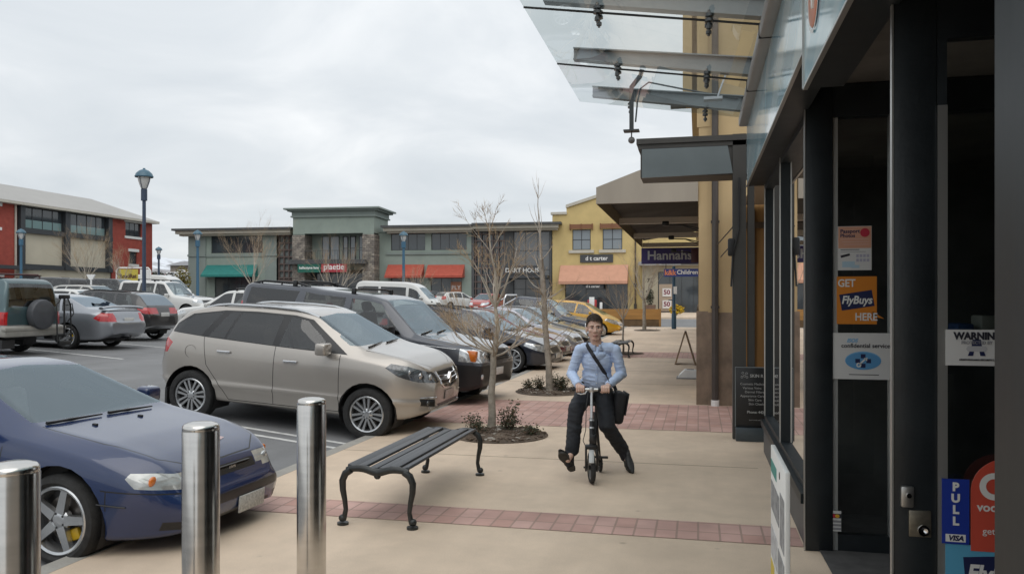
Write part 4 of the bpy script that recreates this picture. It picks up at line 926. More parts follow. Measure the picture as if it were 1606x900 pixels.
class Car:
    """car body lofted from profile lines, cut along its real shut lines; +X is the nose, origin on the ground under its middle"""
    def __init__(s, p):
        s.p = p; L = p['L']; s.L = L
        n = p.get('n', 90)
        t = np.linspace(-1, 1, n); xs = L / 2 * (np.sign(t) * (1 - (1 - np.abs(t)) ** 1.35))
        xs[0] = -L / 2; xs[-1] = L / 2; s.xs = xs
        f = lambda key, sig: (lambda x, a=np.array(p[key]): smooth1(a[:, 0], a[:, 1], x, sig))
        s.top, s.belt, s.bot, s.wid = f('top', p.get('sig', .05)), f('belt', .12), f('bot', .06), f('wid', p.get('wsig', .09))
        ht = np.array([s.top(x) - s.belt(x) for x in np.linspace(-L / 2 * .6, L / 2 * .6, 60)]); s.Hc = float(ht.max())
        s.wr = p['wr']
    def cfrac(s, x): return float(min(1, max(0, (s.top(x) - s.belt(x)) / s.Hc)))
    def section(s, x):
        zt = float(s.top(x)); zs = min(float(s.belt(x)), zt - .035); zb = min(float(s.bot(x)), zs - .06); w = float(s.wid(x)); c = s.cfrac(x); p = s.p
        ti = p.get('tuck', .05); sh = p.get('shoulder', .045); cre = p.get('crease')
        pts = [(0, zb + .02), (w * .55, zb + .02), (w - .16, zb + .01), (w - .085, zb + .005), (w - .055, zb + .03)]
        ns = 22 if p.get('detail', 1) > 1 else 12
        for k in range(1, ns + 1):
            u = k / ns; z = zb + .03 + (zs - zb - .03) * u
            y = w - ti * (1 - u) ** 2.2 - sh * u ** 5
            if cre:
                for zc_, a_ in cre: y += a_ * math.exp(-((z - zc_) / .030) ** 2)
            pts.append((y, z))
        ys = pts[-1][0]; h = zt - zs
        fl = p.get('flat', .86)
        yc = (w - .12) * (1 - c) + (s.wr) * c; yc = min(yc, ys - .015); zc = zs + h * fl
        for k in range(1, 9):
            u = k / 8; pts.append((ys + (yc - ys) * u + .022 * c * math.sin(math.pi * u), zs + (zc - zs) * u))
        B0 = Vector((yc, zc)); B1 = Vector((yc * .975, zs + h * .985)); B2 = Vector((yc * .80, zs + h * (1 - .012 - .06 * (1 - c))))
        for k in range(1, 6):
            u = k / 5; q = B0 * (1 - u) ** 2 + B1 * 2 * u * (1 - u) + B2 * u * u; pts.append((q.x, q.y))
        z2 = pts[-1][1]
        for k in range(1, 6):
            u = k / 5; pts.append((B2.x * (1 - u), z2 + (zt - z2) * (1 - (1 - u) ** 2)))
        return pts
    def zwin(s, x, fr=.84): 
        zt = float(s.top(x)); zs = float(s.belt(x)); return zs + (zt - zs) * fr
    def loft(s):
        bm = bmesh.new(); rings = []
        for x in s.xs:
            h = s.section(float(x)); ring = [bm.verts.new((x, -y, z)) for y, z in h[:0:-1]]
            ring2 = [bm.verts.new((x, y, z)) for y, z in h[:-1]]
            # centre top vertex is first of ring; bottom centre is first of ring2
            rings.append(ring + ring2)
        n = len(rings[0])
        for a, b in zip(rings[:-1], rings[1:]):
            for k in range(n):
                k2 = (k + 1) % n
                f = bm.faces.new((a[k], a[k2], b[k2], b[k])); f.smooth = True
        for r in (rings[0], rings[-1]):
            c = Vector((r[0].co.x, 0, sum(v.co.z for v in r) / n)); prev = r
            sgn = 1 if r is rings[-1] else -1
            for q, dx in ((.90, .012), (.6, .022), (.25, .026)):
                cur = [bm.verts.new((v.co.x + sgn * dx, v.co.y * q, c.z + (v.co.z - c.z) * q)) for v in r]
                for k in range(n):
                    f = bm.faces.new((prev[k], prev[(k + 1) % n], cur[(k + 1) % n], cur[k])); f.smooth = True
                prev = cur
            f = bm.faces.new(prev); f.smooth = True
        bmesh.ops.recalc_face_normals(bm, faces=bm.faces[:])
        s.bm = bm; s.lay = bm.faces.layers.int.new('part')
        s.bvh = BVHTree.FromBMesh(bm)
        bm.normal_update(); bm.verts.index_update()
        s.o_co = [v.co.copy() for v in bm.verts]; s.o_no = [v.normal.copy() for v in bm.verts]; s.o_f = [[v.index for v in f.verts] for f in bm.faces]; s.ncache = {}
        return bm
    # surface queries
    def normal_at(s, p):
        k = (round(p.x, 4), round(p.y, 4), round(p.z, 4))
        if k in s.ncache: return s.ncache[k]
        loc, no, idx, d = s.bvh.find_nearest(p)
        vi = s.o_f[idx]
        if len(vi) > 4: r = no.copy()
        else:
            w = poly_3d_calc([s.o_co[i] for i in vi], loc); r = Vector((0, 0, 0))
            for i, a in zip(vi, w): r += s.o_no[i] * a
            if r.dot(no) < .5: r = no.copy()
            r.normalize()
        s.ncache[k] = r
        return r
    def zat(s, x, y):
        h = s.bvh.ray_cast(Vector((x, y, 5)), Vector((0, 0, -1)))[0]; return h.z if h else 0
    def yat(s, x, z):
        h = s.bvh.ray_cast(Vector((x, -4, z)), Vector((0, 1, 0)))[0]; return -h.y if h else float(s.wid(x))
    def xat(s, y, z, front=True):
        h = s.bvh.ray_cast(Vector((6 if front else -6, y, z)), Vector((-1 if front else 1, 0, 0)))[0]; return h.x if h else (s.L / 2 if front else -s.L / 2)
    def cut(s, poly, ax, idx, cond=None, only=(0,)):
        """cut polygon poly (projected along the axis left out) into the body and give the faces inside part idx"""
        i, j = {'side': (0, 2), 'front': (1, 2), 'top': (0, 1)}[ax]
        k = 3 - i - j
        lo = (min(p[0] for p in poly) - .02, min(p[1] for p in poly) - .02); hi = (max(p[0] for p in poly) + .02, max(p[1] for p in poly) + .02)
        bm = s.bm; n = len(poly)
        for a in range(n):
            p, q = poly[a], poly[(a + 1) % n]
            d = (q[0] - p[0], q[1] - p[1])
            if abs(d[0]) + abs(d[1]) < 1e-6: continue
            co = [0, 0, 0]; no = [0, 0, 0]; co[i], co[j] = p; no[i], no[j] = d[1], -d[0]
            fs = []
            for f in bm.faces:
                if f[s.lay] not in only: continue
                if cond and not cond(f.calc_center_median(), f.normal): continue
                vi = [v.co[i] for v in f.verts]; vj = [v.co[j] for v in f.verts]
                if max(vi) < lo[0] or min(vi) > hi[0] or max(vj) < lo[1] or min(vj) > hi[1]: continue
                fs.append(f)
            es = {e for f in fs for e in f.edges}; vs = {v for f in fs for v in f.verts}
            bmesh.ops.bisect_plane(bm, geom=list(vs) + list(es) + fs, dist=1e-5, plane_co=co, plane_no=no)
        def inside(u, v):
            r = False
            for a in range(n):
                (x1, y1), (x2, y2) = poly[a], poly[(a + 1) % n]
                if (y1 > v) != (y2 > v) and u < (x2 - x1) * (v - y1) / (y2 - y1) + x1: r = not r
            return r
        for f in bm.faces:
            if f[s.lay] not in only: continue
            c = f.calc_center_median()
            if c[i] < lo[0] or c[i] > hi[0] or c[j] < lo[1] or c[j] > hi[1]: continue
            if cond and not cond(c, f.normal): continue
            if inside(c[i], c[j]): f[s.lay] = idx
    def strip(s, pts, w, ax='side', idx=2, cond=None):
        for a, b in zip(pts[:-1], pts[1:]):
            d = Vector((b[0] - a[0], b[1] - a[1])); 
            if d.length < 1e-6: continue
            n = Vector((-d.y, d.x)).normalized() * w / 2
            s.cut([(a[0] + n.x, a[1] + n.y), (b[0] + n.x, b[1] + n.y), (b[0] - n.x, b[1] - n.y), (a[0] - n.x, a[1] - n.y)], ax, idx, cond, only=(0,))
    def split(s, idx, side=None):
        """faces of a part as a new mesh (side +1/-1 picks left or right)"""
        vs = {}; out_v = []; out_f = []
        for f in s.bm.faces:
            if f[s.lay] != idx: continue
            if side and f.calc_center_median().y * side < 0: continue
            o = []
            for v in f.verts:
                if v.index not in vs: vs[v.index] = len(out_v); out_v.append(v.co.copy())
                o.append(vs[v.index])
            out_f.append(o)
        return out_v, out_f

def add_part(name, vf, mats, parent, sharp=35, car=None):
    if not vf[1]: return None
    me = bpy.data.meshes.new(name); me.from_pydata(vf[0], [], vf[1])
    for m in (mats if isinstance(mats, (list, tuple)) else [mats]): me.materials.append(m)
    for p in me.polygons: p.use_smooth = True
    me.update()
    if car: me.normals_split_custom_set_from_vertices([car.normal_at(v) for v in vf[0]])
    o = bpy.data.objects.new(name, me); COL.objects.link(o); o.parent = parent
    return o

WHEELS = {}
def wheel_mesh(r, wd, rim, style, n):
    key = (r, wd, rim, style, n)
    if key in WHEELS: return WHEELS[key]
    RX = Matrix.Rotation(R(90), 4, 'X')      # lathe axis Z -> -Y (outer face looks to -Y)
    t = MB(); h = wd / 2
    t.lathe([(rim + .004, -h * .72), (rim + .02, -h * .95), (r - .05, -h * 1.0), (r - .018, -h * .9), (r, -h * .62), (r, h * .62), (r - .018, h * .9), (r - .05, h), (rim + .02, h * .95), (rim + .004, h * .72)], 44, 0, RX, close=True)
    for g in (-.35, 0, .35): pass
    tyre = t.mesh('tyre', M_rubber)
    m = MB()
    m.lathe([(rim + .006, h * .80), (rim - .004, h * .86), (rim - .02, h * .80), (rim - .028, h * .45), (rim - .03, -h * .8), (rim + .004, -h * .8)], 44, 0, RX)   # lip and barrel
    m.lathe([(.001, -h * .1), (rim - .03, -h * .1)], 32, 1, RX)
    m.lathe([(.001, h * .02), (rim * .68, h * .02), (rim * .68, -h * .05)], 32, 2, RX)       # brake disc
    y0, y1 = -h * .70, -h * .45
    m.lathe([(.001, h * .74), (.03, h * .74), (.06, h * .68), (.075, h * .55), (.075, h * .2)], 20, 0, RX)
    for k in range(n):
        a = 2 * math.pi * k / n + .3
        M4 = Matrix.Rotation(a, 4, 'Y')
        if style == 'five':
            pts = [(-.034, .05), (.034, .05), (.026, rim - .03), (.04, rim - .012), (-.04, rim - .012), (-.026, rim - .03)]
            m.prism(pts, 'Y', y0 - .004, y1 + .01, 0, M4)
        elif style == 'split':
            for sg in (-1, 1):
                pts = [(sg * .008, .045), (sg * .030, .05), (sg * .052, rim - .014), (sg * .020, rim - .014)]
                m.prism(pts, 'Y', y0, y1 + .02, 0, M4)
            m.prism([(-.02, .06), (.02, .06), (.03, rim - .02), (-.03, rim - .02)], 'Y', y1 + .015, y1 + .03, 1, M4)
        else:
            m.prism([(-.022, .05), (.022, .05), (.028, rim - .014), (-.028, rim - .014)], 'Y', y0, y1 + .02, 0, M4)
        b = Matrix.Rotation(a + math.pi / n, 4, 'Y')
        m.cyl(b @ Vector((0, -h * .72, .048)), b @ Vector((0, -h * .6, .048)), .009, 6, 1)
    if style == 'five': m.rbox(rim * .35, rim * .72, -h * .3, h * .1, -.09, .09, .02, 3)
    rimm = m.mesh('rim', [M_alloy, M_alloyd, M_disc, mat('yellow_caliper', (.6, .38, .02), .4)])
    WHEELS[key] = (tyre, rimm); return WHEELS[key]

def seat_mb(mb, x, y, w=.46, z=.32, mi=0, bh=.6):
    mb.rbox(x - .25, x + .25, y - w / 2, y + w / 2, z, z + .2, .05, mi)
    Mt = Matrix.Translation((x - .25, y, z + .12)) @ Matrix.Rotation(R(-14), 4, 'Y')
    mb.rbox(-.08, .08, -w / 2, w / 2, 0, bh, .05, mi, Mt)
    if bh > .55: mb.rbox(-.05, .06, -.14, .14, .62, .80, .05, mi, Mt)

def build_car(name, p, x, y, heading, label, cat='car', group=None, tilt=None, wheel_at=None):
    """heading: direction the nose points to, degrees from +X; (x, y) ground point of the body's middle"""
    c = Car(p); bm = c.loft(); L = c.L; pm = p['paint']; det = p.get('detail', 1)
    th = R(heading)
    root = empty(name, (x, y, gz(x, y)), th, label, cat, group)
    # sit the car on the sloping ground: fit front/back and left/right heights
    wb = p['wb']; xf = L / 2 - p['fo']; xr = xf - wb; r = p['r']; tr = p['W'] / 2 - p.get('tw', .21) / 2 - .025
    def gw(lx, ly_): return gz(x + lx * math.cos(th) - ly_ * math.sin(th), y + lx * math.sin(th) + ly_ * math.cos(th))
    zf = (gw(xf, tr) + gw(xf, -tr)) / 2; zr = (gw(xr, tr) + gw(xr, -tr)) / 2; zl = (gw(xf, tr) + gw(xr, tr)) / 2; zg = (gw(xf, -tr) + gw(xr, -tr)) / 2
    pit = math.atan2(zf - zr, wb); roll = math.atan2(zl - zg, 2 * tr)
    root.rotation_euler = (Matrix.Rotation(th, 4, 'Z') @ Matrix.Rotation(-pit, 4, 'Y') @ Matrix.Rotation(roll, 4, 'X')).to_euler()
    zc = zr + (zf - zr) * (0 - xr) / wb
    root.location.z = zc
    W = p['W']; Ra = p.get('ra', r + .055)
    # wheel arches
    for wx in (xf, xr):
        circ = [(wx + Ra * math.cos(a), r + .012 + Ra * math.sin(a)) for a in np.linspace(0, 2 * math.pi, 25)[:-1]]
        c.cut(circ, 'side', 9, lambda q, nrm: abs(q.y) > W * .27)
        if p.get('archtrim'):
            Rb = Ra + .05; circ = [(wx + Rb * math.cos(a), r + .012 + Rb * math.sin(a)) for a in np.linspace(0, 2 * math.pi, 25)[:-1]]
            c.cut(circ, 'side', 2, lambda q, nrm: abs(q.y) > W * .40)
    side = lambda q, nrm: abs(q.y) > .3 and abs(nrm.y) > .35
    # cabin glass
    if p.get('dlo'):
        for poly in p['dlo']: c.cut(poly, 'side', 2, side)
    for k, wn_ in enumerate(p['win']):
        if isinstance(wn_[0], (int, float)):
            b0, b1, t0, t1 = wn_[:4]; o = p.get('wlow', .035)
            n_ = 4
            bot = [(xx, float(c.belt(xx)) + o) for xx in np.linspace(b0, b1, 3)]
            topx = np.linspace(t1, t0, n_) if abs(t1 - t0) > .02 else [t1]
            poly = bot + [(xx, c.zwin(xx) - p.get('whigh', .0)) for xx in topx]
        else: poly = wn_
        c.cut(poly, 'side', 10 + k, side, only=(0, 2))
    if 'ws' in p:
        (xa, xb, za, wa, zb_, wb_) = p['ws']
        c.cut([(-wa, za), (wa, za), (wb_, zb_), (0, zb_ + p.get('wsarc', .025)), (-wb_, zb_)], 'front', 3, lambda q, nrm: xa < q.x < xb and nrm.x > .15)
    if 'rw' in p:
        (xa, xb, za, wa, zb_, wb_) = p['rw']
        c.cut([(-wa, za), (wa, za), (wb_, zb_), (-wb_, zb_)], 'front', 4, lambda q, nrm: xa < q.x < xb and nrm.x < -.1)
    for (poly, y0) in p.get('hl', []):
        c.cut(poly, 'side', 5, lambda q, nrm: abs(q.y) > y0 and q.x > 0)
    for (poly, y0) in p.get('tl', []):
        c.cut(poly, 'side', 6, lambda q, nrm: abs(q.y) > y0 and q.x < 0)
    for poly in p.get('tlr', []):
        for sg in (1, -1): c.cut([(sg * a, b) for a, b in poly], 'front', 6, lambda q, nrm: q.x < -L / 2 + .45 and nrm.x < -.2)
    for poly in p.get('hlf', []):
        for sg in (1, -1): c.cut([(sg * a, b) for a, b in poly], 'front', 5, lambda q, nrm: q.x > L / 2 - .5 and nrm.x > .2)
    for poly in p.get('gr', []):
        c.cut(poly, 'front', 7, lambda q, nrm: q.x > L / 2 - .4 and nrm.x > .2)
    for poly in p.get('blk', []):
        c.cut(poly, 'front', 2, lambda q, nrm: q.x > L / 2 - .6 and nrm.x > .2)
    for poly in p.get('blkr', []):
        c.cut(poly, 'front', 2, lambda q, nrm: q.x < -L / 2 + .5 and nrm.x < -.2)
    for poly in p.get('clad', []):
        c.cut(poly, 'side', 2, lambda q, nrm: True)
    for poly in p.get('slv', []):
        c.cut(poly, 'side', 8, lambda q, nrm: True, only=(0, 2))
    if det > 1:
        for ln in p.get('seams', []): c.strip(ln, .009, 'side', 2, side)
        for ln in p.get('hood', []):
            for sg in (1, -1): c.strip([(a, sg * b) for a, b in ln], .010, 'top', 2, lambda q, nrm: nrm.z > .2)
    c.bm.verts.index_update()
    # body shell: paint outside, dark trim inside
    vf0 = c.split(0); vf2 = c.split(2); vf8 = c.split(8)
    me = bpy.data.meshes.new('body')
    b2 = bmesh.new(); lay2 = {}
    for (vf, mi_) in ((vf0, 0), (vf2, 2), (vf8, 4)):
        for f in vf[1]:
            vs_ = []
            for i in f:
                q = vf[0][i]; k = (round(q.x, 5), round(q.y, 5), round(q.z, 5))
                if k not in lay2: lay2[k] = b2.verts.new(q)
                if lay2[k] not in vs_: vs_.append(lay2[k])
            if len(vs_) < 3: continue
            try: fc = b2.faces.new(vs_)
            except ValueError: continue
            fc.material_index = mi_; fc.smooth = True
    nrm = {v: c.normal_at(v.co) for v in b2.verts}
    outer = list(b2.faces); inn = {v: b2.verts.new(v.co - n_ * .02) for v, n_ in nrm.items()}
    for fc in outer:      # dark trim shell inside
        try: g_ = b2.faces.new([inn[v] for v in reversed(fc.verts)])
        except ValueError: continue
        g_.material_index = 1; g_.smooth = True
    b2.verts.index_update(); allv = list(b2.verts); back = {w_: v for v, w_ in inn.items()}
    cn = [nrm[v] if v in nrm else -nrm[back[v]] for v in allv]
    b2.to_mesh(me); b2.free()
    for m in (pm, M_cabin, M_trimb, M_cabin, M_alloy, M_cabin): me.materials.append(m)
    me.update(); me.normals_split_custom_set_from_vertices(cn)
    body = bpy.data.objects.new('body', me); COL.objects.link(body); body.parent = root
    # glass
    dark = p.get('tint', [])
    for k in range(len(p['win'])):
        for sg in (-1, 1): add_part('side_window', c.split(10 + k, sg), M_tint if k in dark else M_cgl_c, root, car=c)
    add_part('windscreen', c.split(3), M_ws, root, car=c); add_part('rear_window', c.split(4), p.get('rwm', M_tint), root, car=c)
    for sg in (-1, 1):
        o = add_part('headlight', c.split(5, sg), p.get('hlm', M_lampc), root, car=c)
        if o and 'lampdots' in p:
            for (dy, dz, rr, mi_) in p['lampdots']:
                q = MB(); xx = c.xat(sg * dy, dz); q.ball((xx - .012, sg * dy, dz), rr, 0, 8, (.5, 1, 1))
                q.build('lamp_lens', [M_lampc, M_amber, M_chrome][mi_], o)
        add_part('tail_light', c.split(6, sg), M_tail, root, car=c)
    g = add_part('grille', c.split(7), p.get('grm', M_trimb), root, car=c)
    # wheels, arches
    ty, rm = wheel_mesh(r, p.get('tw', .21), p.get('rim', r * .68), p.get('ws_style', 'plain'), p.get('spokes', 7))
    for wx in (xf, xr):
        for sg in (-1, 1):
            wh = empty('wheel', (wx, sg * tr, r), parent=root); wh.rotation_euler = (0, random.Random(hash((round(wx, 2), sg, round(x, 1)))).uniform(0, 1.2), math.pi if sg > 0 else 0)
            for nm, me_ in (('tyre', ty), ('rim', rm)):
                o = bpy.data.objects.new(nm, me_); COL.objects.link(o); o.parent = wh
            a = MB(); yi, yo = sg * W * .27, sg * (c.yat(wx + Ra * .75, r + Ra * .75) - .012)
            ang = np.linspace(-.45, math.pi + .45, 17); RR = Ra - .004
            for k in range(16):
                p0 = (wx + RR * math.cos(ang[k]), r + .012 + RR * math.sin(ang[k])); p1 = (wx + RR * math.cos(ang[k + 1]), r + .012 + RR * math.sin(ang[k + 1]))
                a.quad((p0[0], yi, p0[1]), (p1[0], yi, p1[1]), (p1[0], yo, p1[1]), (p0[0], yo, p0[1]))
            a.add([(wx + RR * math.cos(t), yi, r + .012 + RR * math.sin(t)) for t in ang], [tuple(range(17))])
            a.build('wheel_arch', M_dark, root, recalc=False)
    # underbody, cabin
    i_ = MB(); zb = float(c.bot(0)) + .05; xa_, xb_ = p.get('cab', (-L * .33, L * .22)); wi = W / 2 - .14
    i_.box(-L * .37, L * .36, -W * .26, W * .26, zb - .06, zb + .0, 2)
    i_.box(xa_, xb_, -wi, wi, zb, zb + .06)
    zd = float(c.belt(xb_)) - .03
    i_.rbox(xb_ - .02, xb_ + .4, -wi + .02, wi - .02, zb + .3, zd, .05)
    sm = 1
    for sx in p.get('seats', [(.05, 2), (-.85, 3)]):
        if sx[1] == 2:
            for yy in (-.37, .37): seat_mb(i_, sx[0], yy, mi=sm, z=zb + .12 + p.get('seatup', 0))
        else:
            for yy in (-.42, 0, .42): seat_mb(i_, sx[0], yy, .44, zb + .10 + p.get('seatup', 0), sm, .5)
    sw = Matrix.Translation((xb_ - .22, .37, zd - .03)) @ Matrix.Rotation(R(-65), 4, 'Y')
    i_.lathe([(.18, -.012), (.195, 0), (.18, .012), (.168, 0)], 20, 0, sw, close=True)
    i_.build('interior', [M_cabin, p.get('seatm', M_seat), M_dark], root)
    # mirrors, handles, plates
    if 'mirror' in p:
        mx, mz = p['mirror']
        for sg in (-1, 1):
            yb = sg * c.yat(mx, mz); m = MB()
            s_ = p.get('mirs', 1)
            m.rbox(mx - .07 * s_, mx + .07 * s_, min(yb + sg * .05, yb + sg * .24 * s_), max(yb + sg * .05, yb + sg * .24 * s_), mz - .02, mz + .125 * s_, .035, 0, seg=3)
            m.tube([(mx + .02, yb - sg * .02, mz - .01), (mx + .01, yb + sg * .09, mz + .01)], .022, 8, 1)
            m.build('wing_mirror', [p.get('mirm', pm), M_trimb], root)
    for (hx, hz) in p.get('handles', []):
        for sg in (-1, 1):
            yb = sg * c.yat(hx, hz); m = MB(); m.rbox(hx - .10, hx + .10, yb - .012, yb + .03 * sg if sg > 0 else yb + .012, hz - .016, hz + .016, .008) if sg > 0 else m.rbox(hx - .10, hx + .10, yb - .03, yb + .012, hz - .016, hz + .016, .008)
            m.build('door_handle', p.get('hm', pm), root)
    for (px_, pz, front, pw_, pmt) in p.get('plates', []):
        xx = c.xat(px_, pz, front) + (.012 if front else -.012); m = MB()
        Mx = facing(1 if front else -1, 0, (xx, px_, pz))
        m.rbox(-pw_ / 2, pw_ / 2, -.008, .004, -.0625, .0625, .003, 0, Mx)
        po = m.build('number_plate', pmt or M_plate, root)
    if 'rails' in p:
        x0_, x1_, yy, hh, mt = p['rails']
        for sg in (-1, 1):
            m = MB(); pts = []
            for u in np.linspace(0, 1, 11):
                xx = x0_ + (x1_ - x0_) * u; pts.append((xx, sg * yy, c.zat(xx, sg * yy) + hh * min(1, 5 * u, 5 * (1 - u)) - .005))
            m.tube(pts, .019, 8)
            for u in (.15, .5, .85): xx = x0_ + (x1_ - x0_) * u; m.cyl((xx, sg * yy, c.zat(xx, sg * yy) - .01), (xx, sg * yy, c.zat(xx, sg * yy) + hh), .015, 8)
            m.build('roof_rail', mt, root)
    for xx in p.get('bars', []):
        m = MB(); w_ = c.wr - .05; z_ = c.zat(xx, 0) + .065
        m.tube([(xx, -w_, z_ - .03), (xx, -w_ * .6, z_), (xx, w_ * .6, z_), (xx, w_, z_ - .03)], .018, 8)
        for sg in (-1, 1): m.rbox(xx - .04, xx + .04, sg * w_ - .025, sg * w_ + .025, c.zat(xx, sg * w_) - .02, z_ + .01, .012)
        m.build('roof_bar', p.get('barm', M_trimb), root)
    if 'wipers' in p:
        for (xa, ya, xb2, yb2) in p['wipers']:
            m = MB(); pts = [(xa + (xb2 - xa) * u, ya + (yb2 - ya) * u, c.zat(xa + (xb2 - xa) * u, ya + (yb2 - ya) * u) + .014) for u in np.linspace(0, 1, 8)]
            m.tube(pts, [.012, .011, .010, .012, .009, .008, .007, .006], 6); m.build('wiper', M_trimb, root)
    if 'extra' in p: p['extra'](c, root, pm)
    c.bm.free()
    return root
# ------------------------------------------------------------------ the cars in the car park
def spec(base, **k):
    d = dict(base); d.update(k); return d
SEDAN = dict(L=4.8, W=1.84, wb=2.8, fo=.9, r=.325, rim=.225, wr=.58, sig=.06,
    top=[(-2.4,.72),(-2.38,.98),(-2.25,1.07),(-1.72,1.10),(-1.0,1.37),(-.3,1.45),(.25,1.43),(1.15,1.0),(1.28,.965),(1.9,.87),(2.2,.76),(2.36,.62),(2.4,.5)],
    belt=[(-2.4,.90),(-1.8,.98),(0,.95),(1.2,.90),(1.9,.78),(2.25,.66),(2.4,.48)], bot=[(-2.4,.42),(-2.2,.28),(-1,.2),(1,.2),(2.1,.22),(2.4,.32)],
    wid=[(-2.4,.64),(-2.3,.78),(-2.0,.88),(0,.92),(1.5,.905),(2.0,.85),(2.25,.74),(2.4,.56)],
    win=[(-.05,.98,0,.42),(-.98,-.14,-.80,-.08),(-1.42,-1.05,-1.02,-.88)], tint=[],
    ws=(.15,1.3,1.0,.70,1.39,.54), rw=(-1.80,-.75,1.125,.66,1.375,.52),
    hl=[([(1.75,.70),(1.8,.78),(2.2,.74),(2.45,.62),(2.45,.54),(2.1,.60)],.34)], tl=[([(-2.45,.78),(-2.45,1.0),(-2.1,1.03),(-2.05,.9),(-2.2,.78)],.40)],
    gr=[[(-.34,.56),(.34,.56),(.38,.68),(-.38,.68)]], blk=[[(-.5,.30),(.5,.30),(.45,.42),(-.45,.42)]],
    mirror=(.82,.95), handles=[(-.05,.84),(-1.0,.86)], plates=[(0,.48,True,.36,None),(0,.80,False,.36,None)], cab=(-1.5,1.1), seats=[(.05,2),(-.85,3)], wipers=[(1.18,.62,1.05,.05),(1.2,.05,1.08,-.5)])
HATCH = spec(SEDAN, L=4.0, W=1.70, wb=2.5, fo=.78, r=.30, rim=.205, wr=.56,
    top=[(-2,.7),(-1.98,.98),(-1.88,1.12),(-1.62,1.38),(-1.3,1.46),(-.3,1.51),(.2,1.48),(1.15,1.02),(1.3,.97),(1.72,.86),(1.92,.72),(2,.52)],
    belt=[(-2,.98),(-1.2,1.0),(0,.96),(1.2,.92),(1.7,.78),(2,.48)], bot=[(-2,.42),(-1.8,.27),(-1,.2),(1,.2),(1.8,.22),(2,.32)],
    wid=[(-2,.62),(-1.9,.76),(-1.6,.83),(0,.85),(1.2,.84),(1.65,.79),(1.9,.66),(2,.5)],
    win=[(.05,.95,.1,.35),(-.82,-.02,-.78,.02),(-1.4,-.92,-1.3,-.88)], ws=(.15,1.3,1.02,.64,1.43,.50), rw=(-2,-1.2,1.1,.60,1.39,.50),
    hl=[([(1.3,.78),(1.45,.88),(1.8,.80),(2.05,.66),(2.05,.58),(1.7,.64)],.34)], tl=[([(-2.05,.8),(-2.05,1.1),(-1.72,1.14),(-1.72,.9)],.42)],
    gr=[[(-.32,.58),(.32,.58),(.32,.64),(-.32,.64)]], blk=[[(-.5,.28),(.5,.28),(.45,.42),(-.45,.42)]], mirror=(.8,1.0), handles=[(-.0,.86),(-.75,.88)], cab=(-1.4,1.05), seats=[(.1,2),(-.75,3)],
    plates=[(0,.46,True,.36,None),(0,.72,False,.36,None)], wipers=[(1.2,.55,1.05,.05)])
BOX4 = spec(SEDAN, L=4.6, W=1.82, wb=2.68, fo=.78, r=.37, rim=.22, wr=.66, sig=.035, tuck=.035, shoulder=.035, flat=.9,
    top=[(-2.3,.9),(-2.29,1.45),(-2.22,1.74),(-2.08,1.82),(-1.0,1.85),(.1,1.83),(.3,1.78),(.88,1.21),(1.0,1.17),(2.05,1.07),(2.22,.98),(2.3,.78)],
    belt=[(-2.3,1.08),(0,1.1),(.9,1.09),(2.05,1.0),(2.3,.74)], bot=[(-2.3,.5),(-2.1,.42),(0,.36),(2,.40),(2.3,.48)],
    wid=[(-2.3,.80),(-2.22,.87),(-1.9,.905),(0,.91),(1.8,.90),(2.1,.85),(2.25,.76),(2.3,.68)],
    win=[(-.12,.72,-.12,.28),(-1.02,-.22,-1.02,-.22),(-2.08,-1.15,-2.02,-1.15)], ws=(.1,1.1,1.19,.72,1.76,.60), rw=(-2.4,-2.0,1.16,.70,1.70,.62),
    hl=[([(1.98,.86),(1.98,1.0),(2.35,.98),(2.35,.84)],.46)], tl=[([(-2.35,.78),(-2.35,1.02),(-2.16,1.02),(-2.16,.78)],.60)],
    gr=[[(-.42,.82),(.42,.82),(.42,.98),(-.42,.98)]], blk=[[(-.5,.5),(.5,.5),(.5,.62),(-.5,.62)]], mirror=(.66,1.12), handles=[(-.05,.98),(-.95,.98)],
    cab=(-2.0,.85), seats=[(-.15,2),(-1.0,3)], seatup=.18, plates=[(0,.6,True,.36,None),(.3,.62,False,.36,None)], wipers=[(.95,.6,.85,.05)])
SUV = spec(SEDAN, L=4.45, W=1.80, wb=2.7, fo=.85, r=.34, rim=.23, wr=.60, sig=.05,
    top=[(-2.22,.75),(-2.2,1.0),(-2.1,1.12),(-1.75,1.43),(-1.4,1.51),(-.3,1.55),(.3,1.52),(1.15,1.06),(1.3,1.02),(1.85,.93),(2.1,.82),(2.2,.66),(2.225,.56)],
    belt=[(-2.22,1.0),(-1.2,1.03),(0,1.0),(1.2,.97),(1.85,.86),(2.225,.54)], bot=[(-2.22,.46),(-2.0,.34),(-1,.26),(1,.26),(2,.28),(2.225,.38)],
    wid=[(-2.22,.66),(-2.12,.80),(-1.8,.88),(0,.9),(1.4,.89),(1.85,.83),(2.1,.72),(2.225,.56)],
    win=[(-.1,.92,-.05,.38),(-1.0,-.2,-.9,-.15),(-1.72,-1.08,-1.45,-.98)], ws=(.15,1.3,1.06,.70,1.48,.56), rw=(-2.2,-1.4,1.12,.66,1.45,.55),
    hl=[([(1.6,.82),(1.7,.9),(2.0,.86),(2.3,.74),(2.3,.66),(1.9,.72)],.36)], tl=[([(-2.3,.86),(-2.3,1.04),(-1.86,1.06),(-1.86,.95),(-2.1,.86)],.32)],
    mirror=(.8,1.03), handles=[(-.1,.9),(-1.05,.92)], cab=(-1.9,1.05), seatup=.1, plates=[(0,.5,True,.36,None),(0,.84,False,.4,None)], archtrim=True)
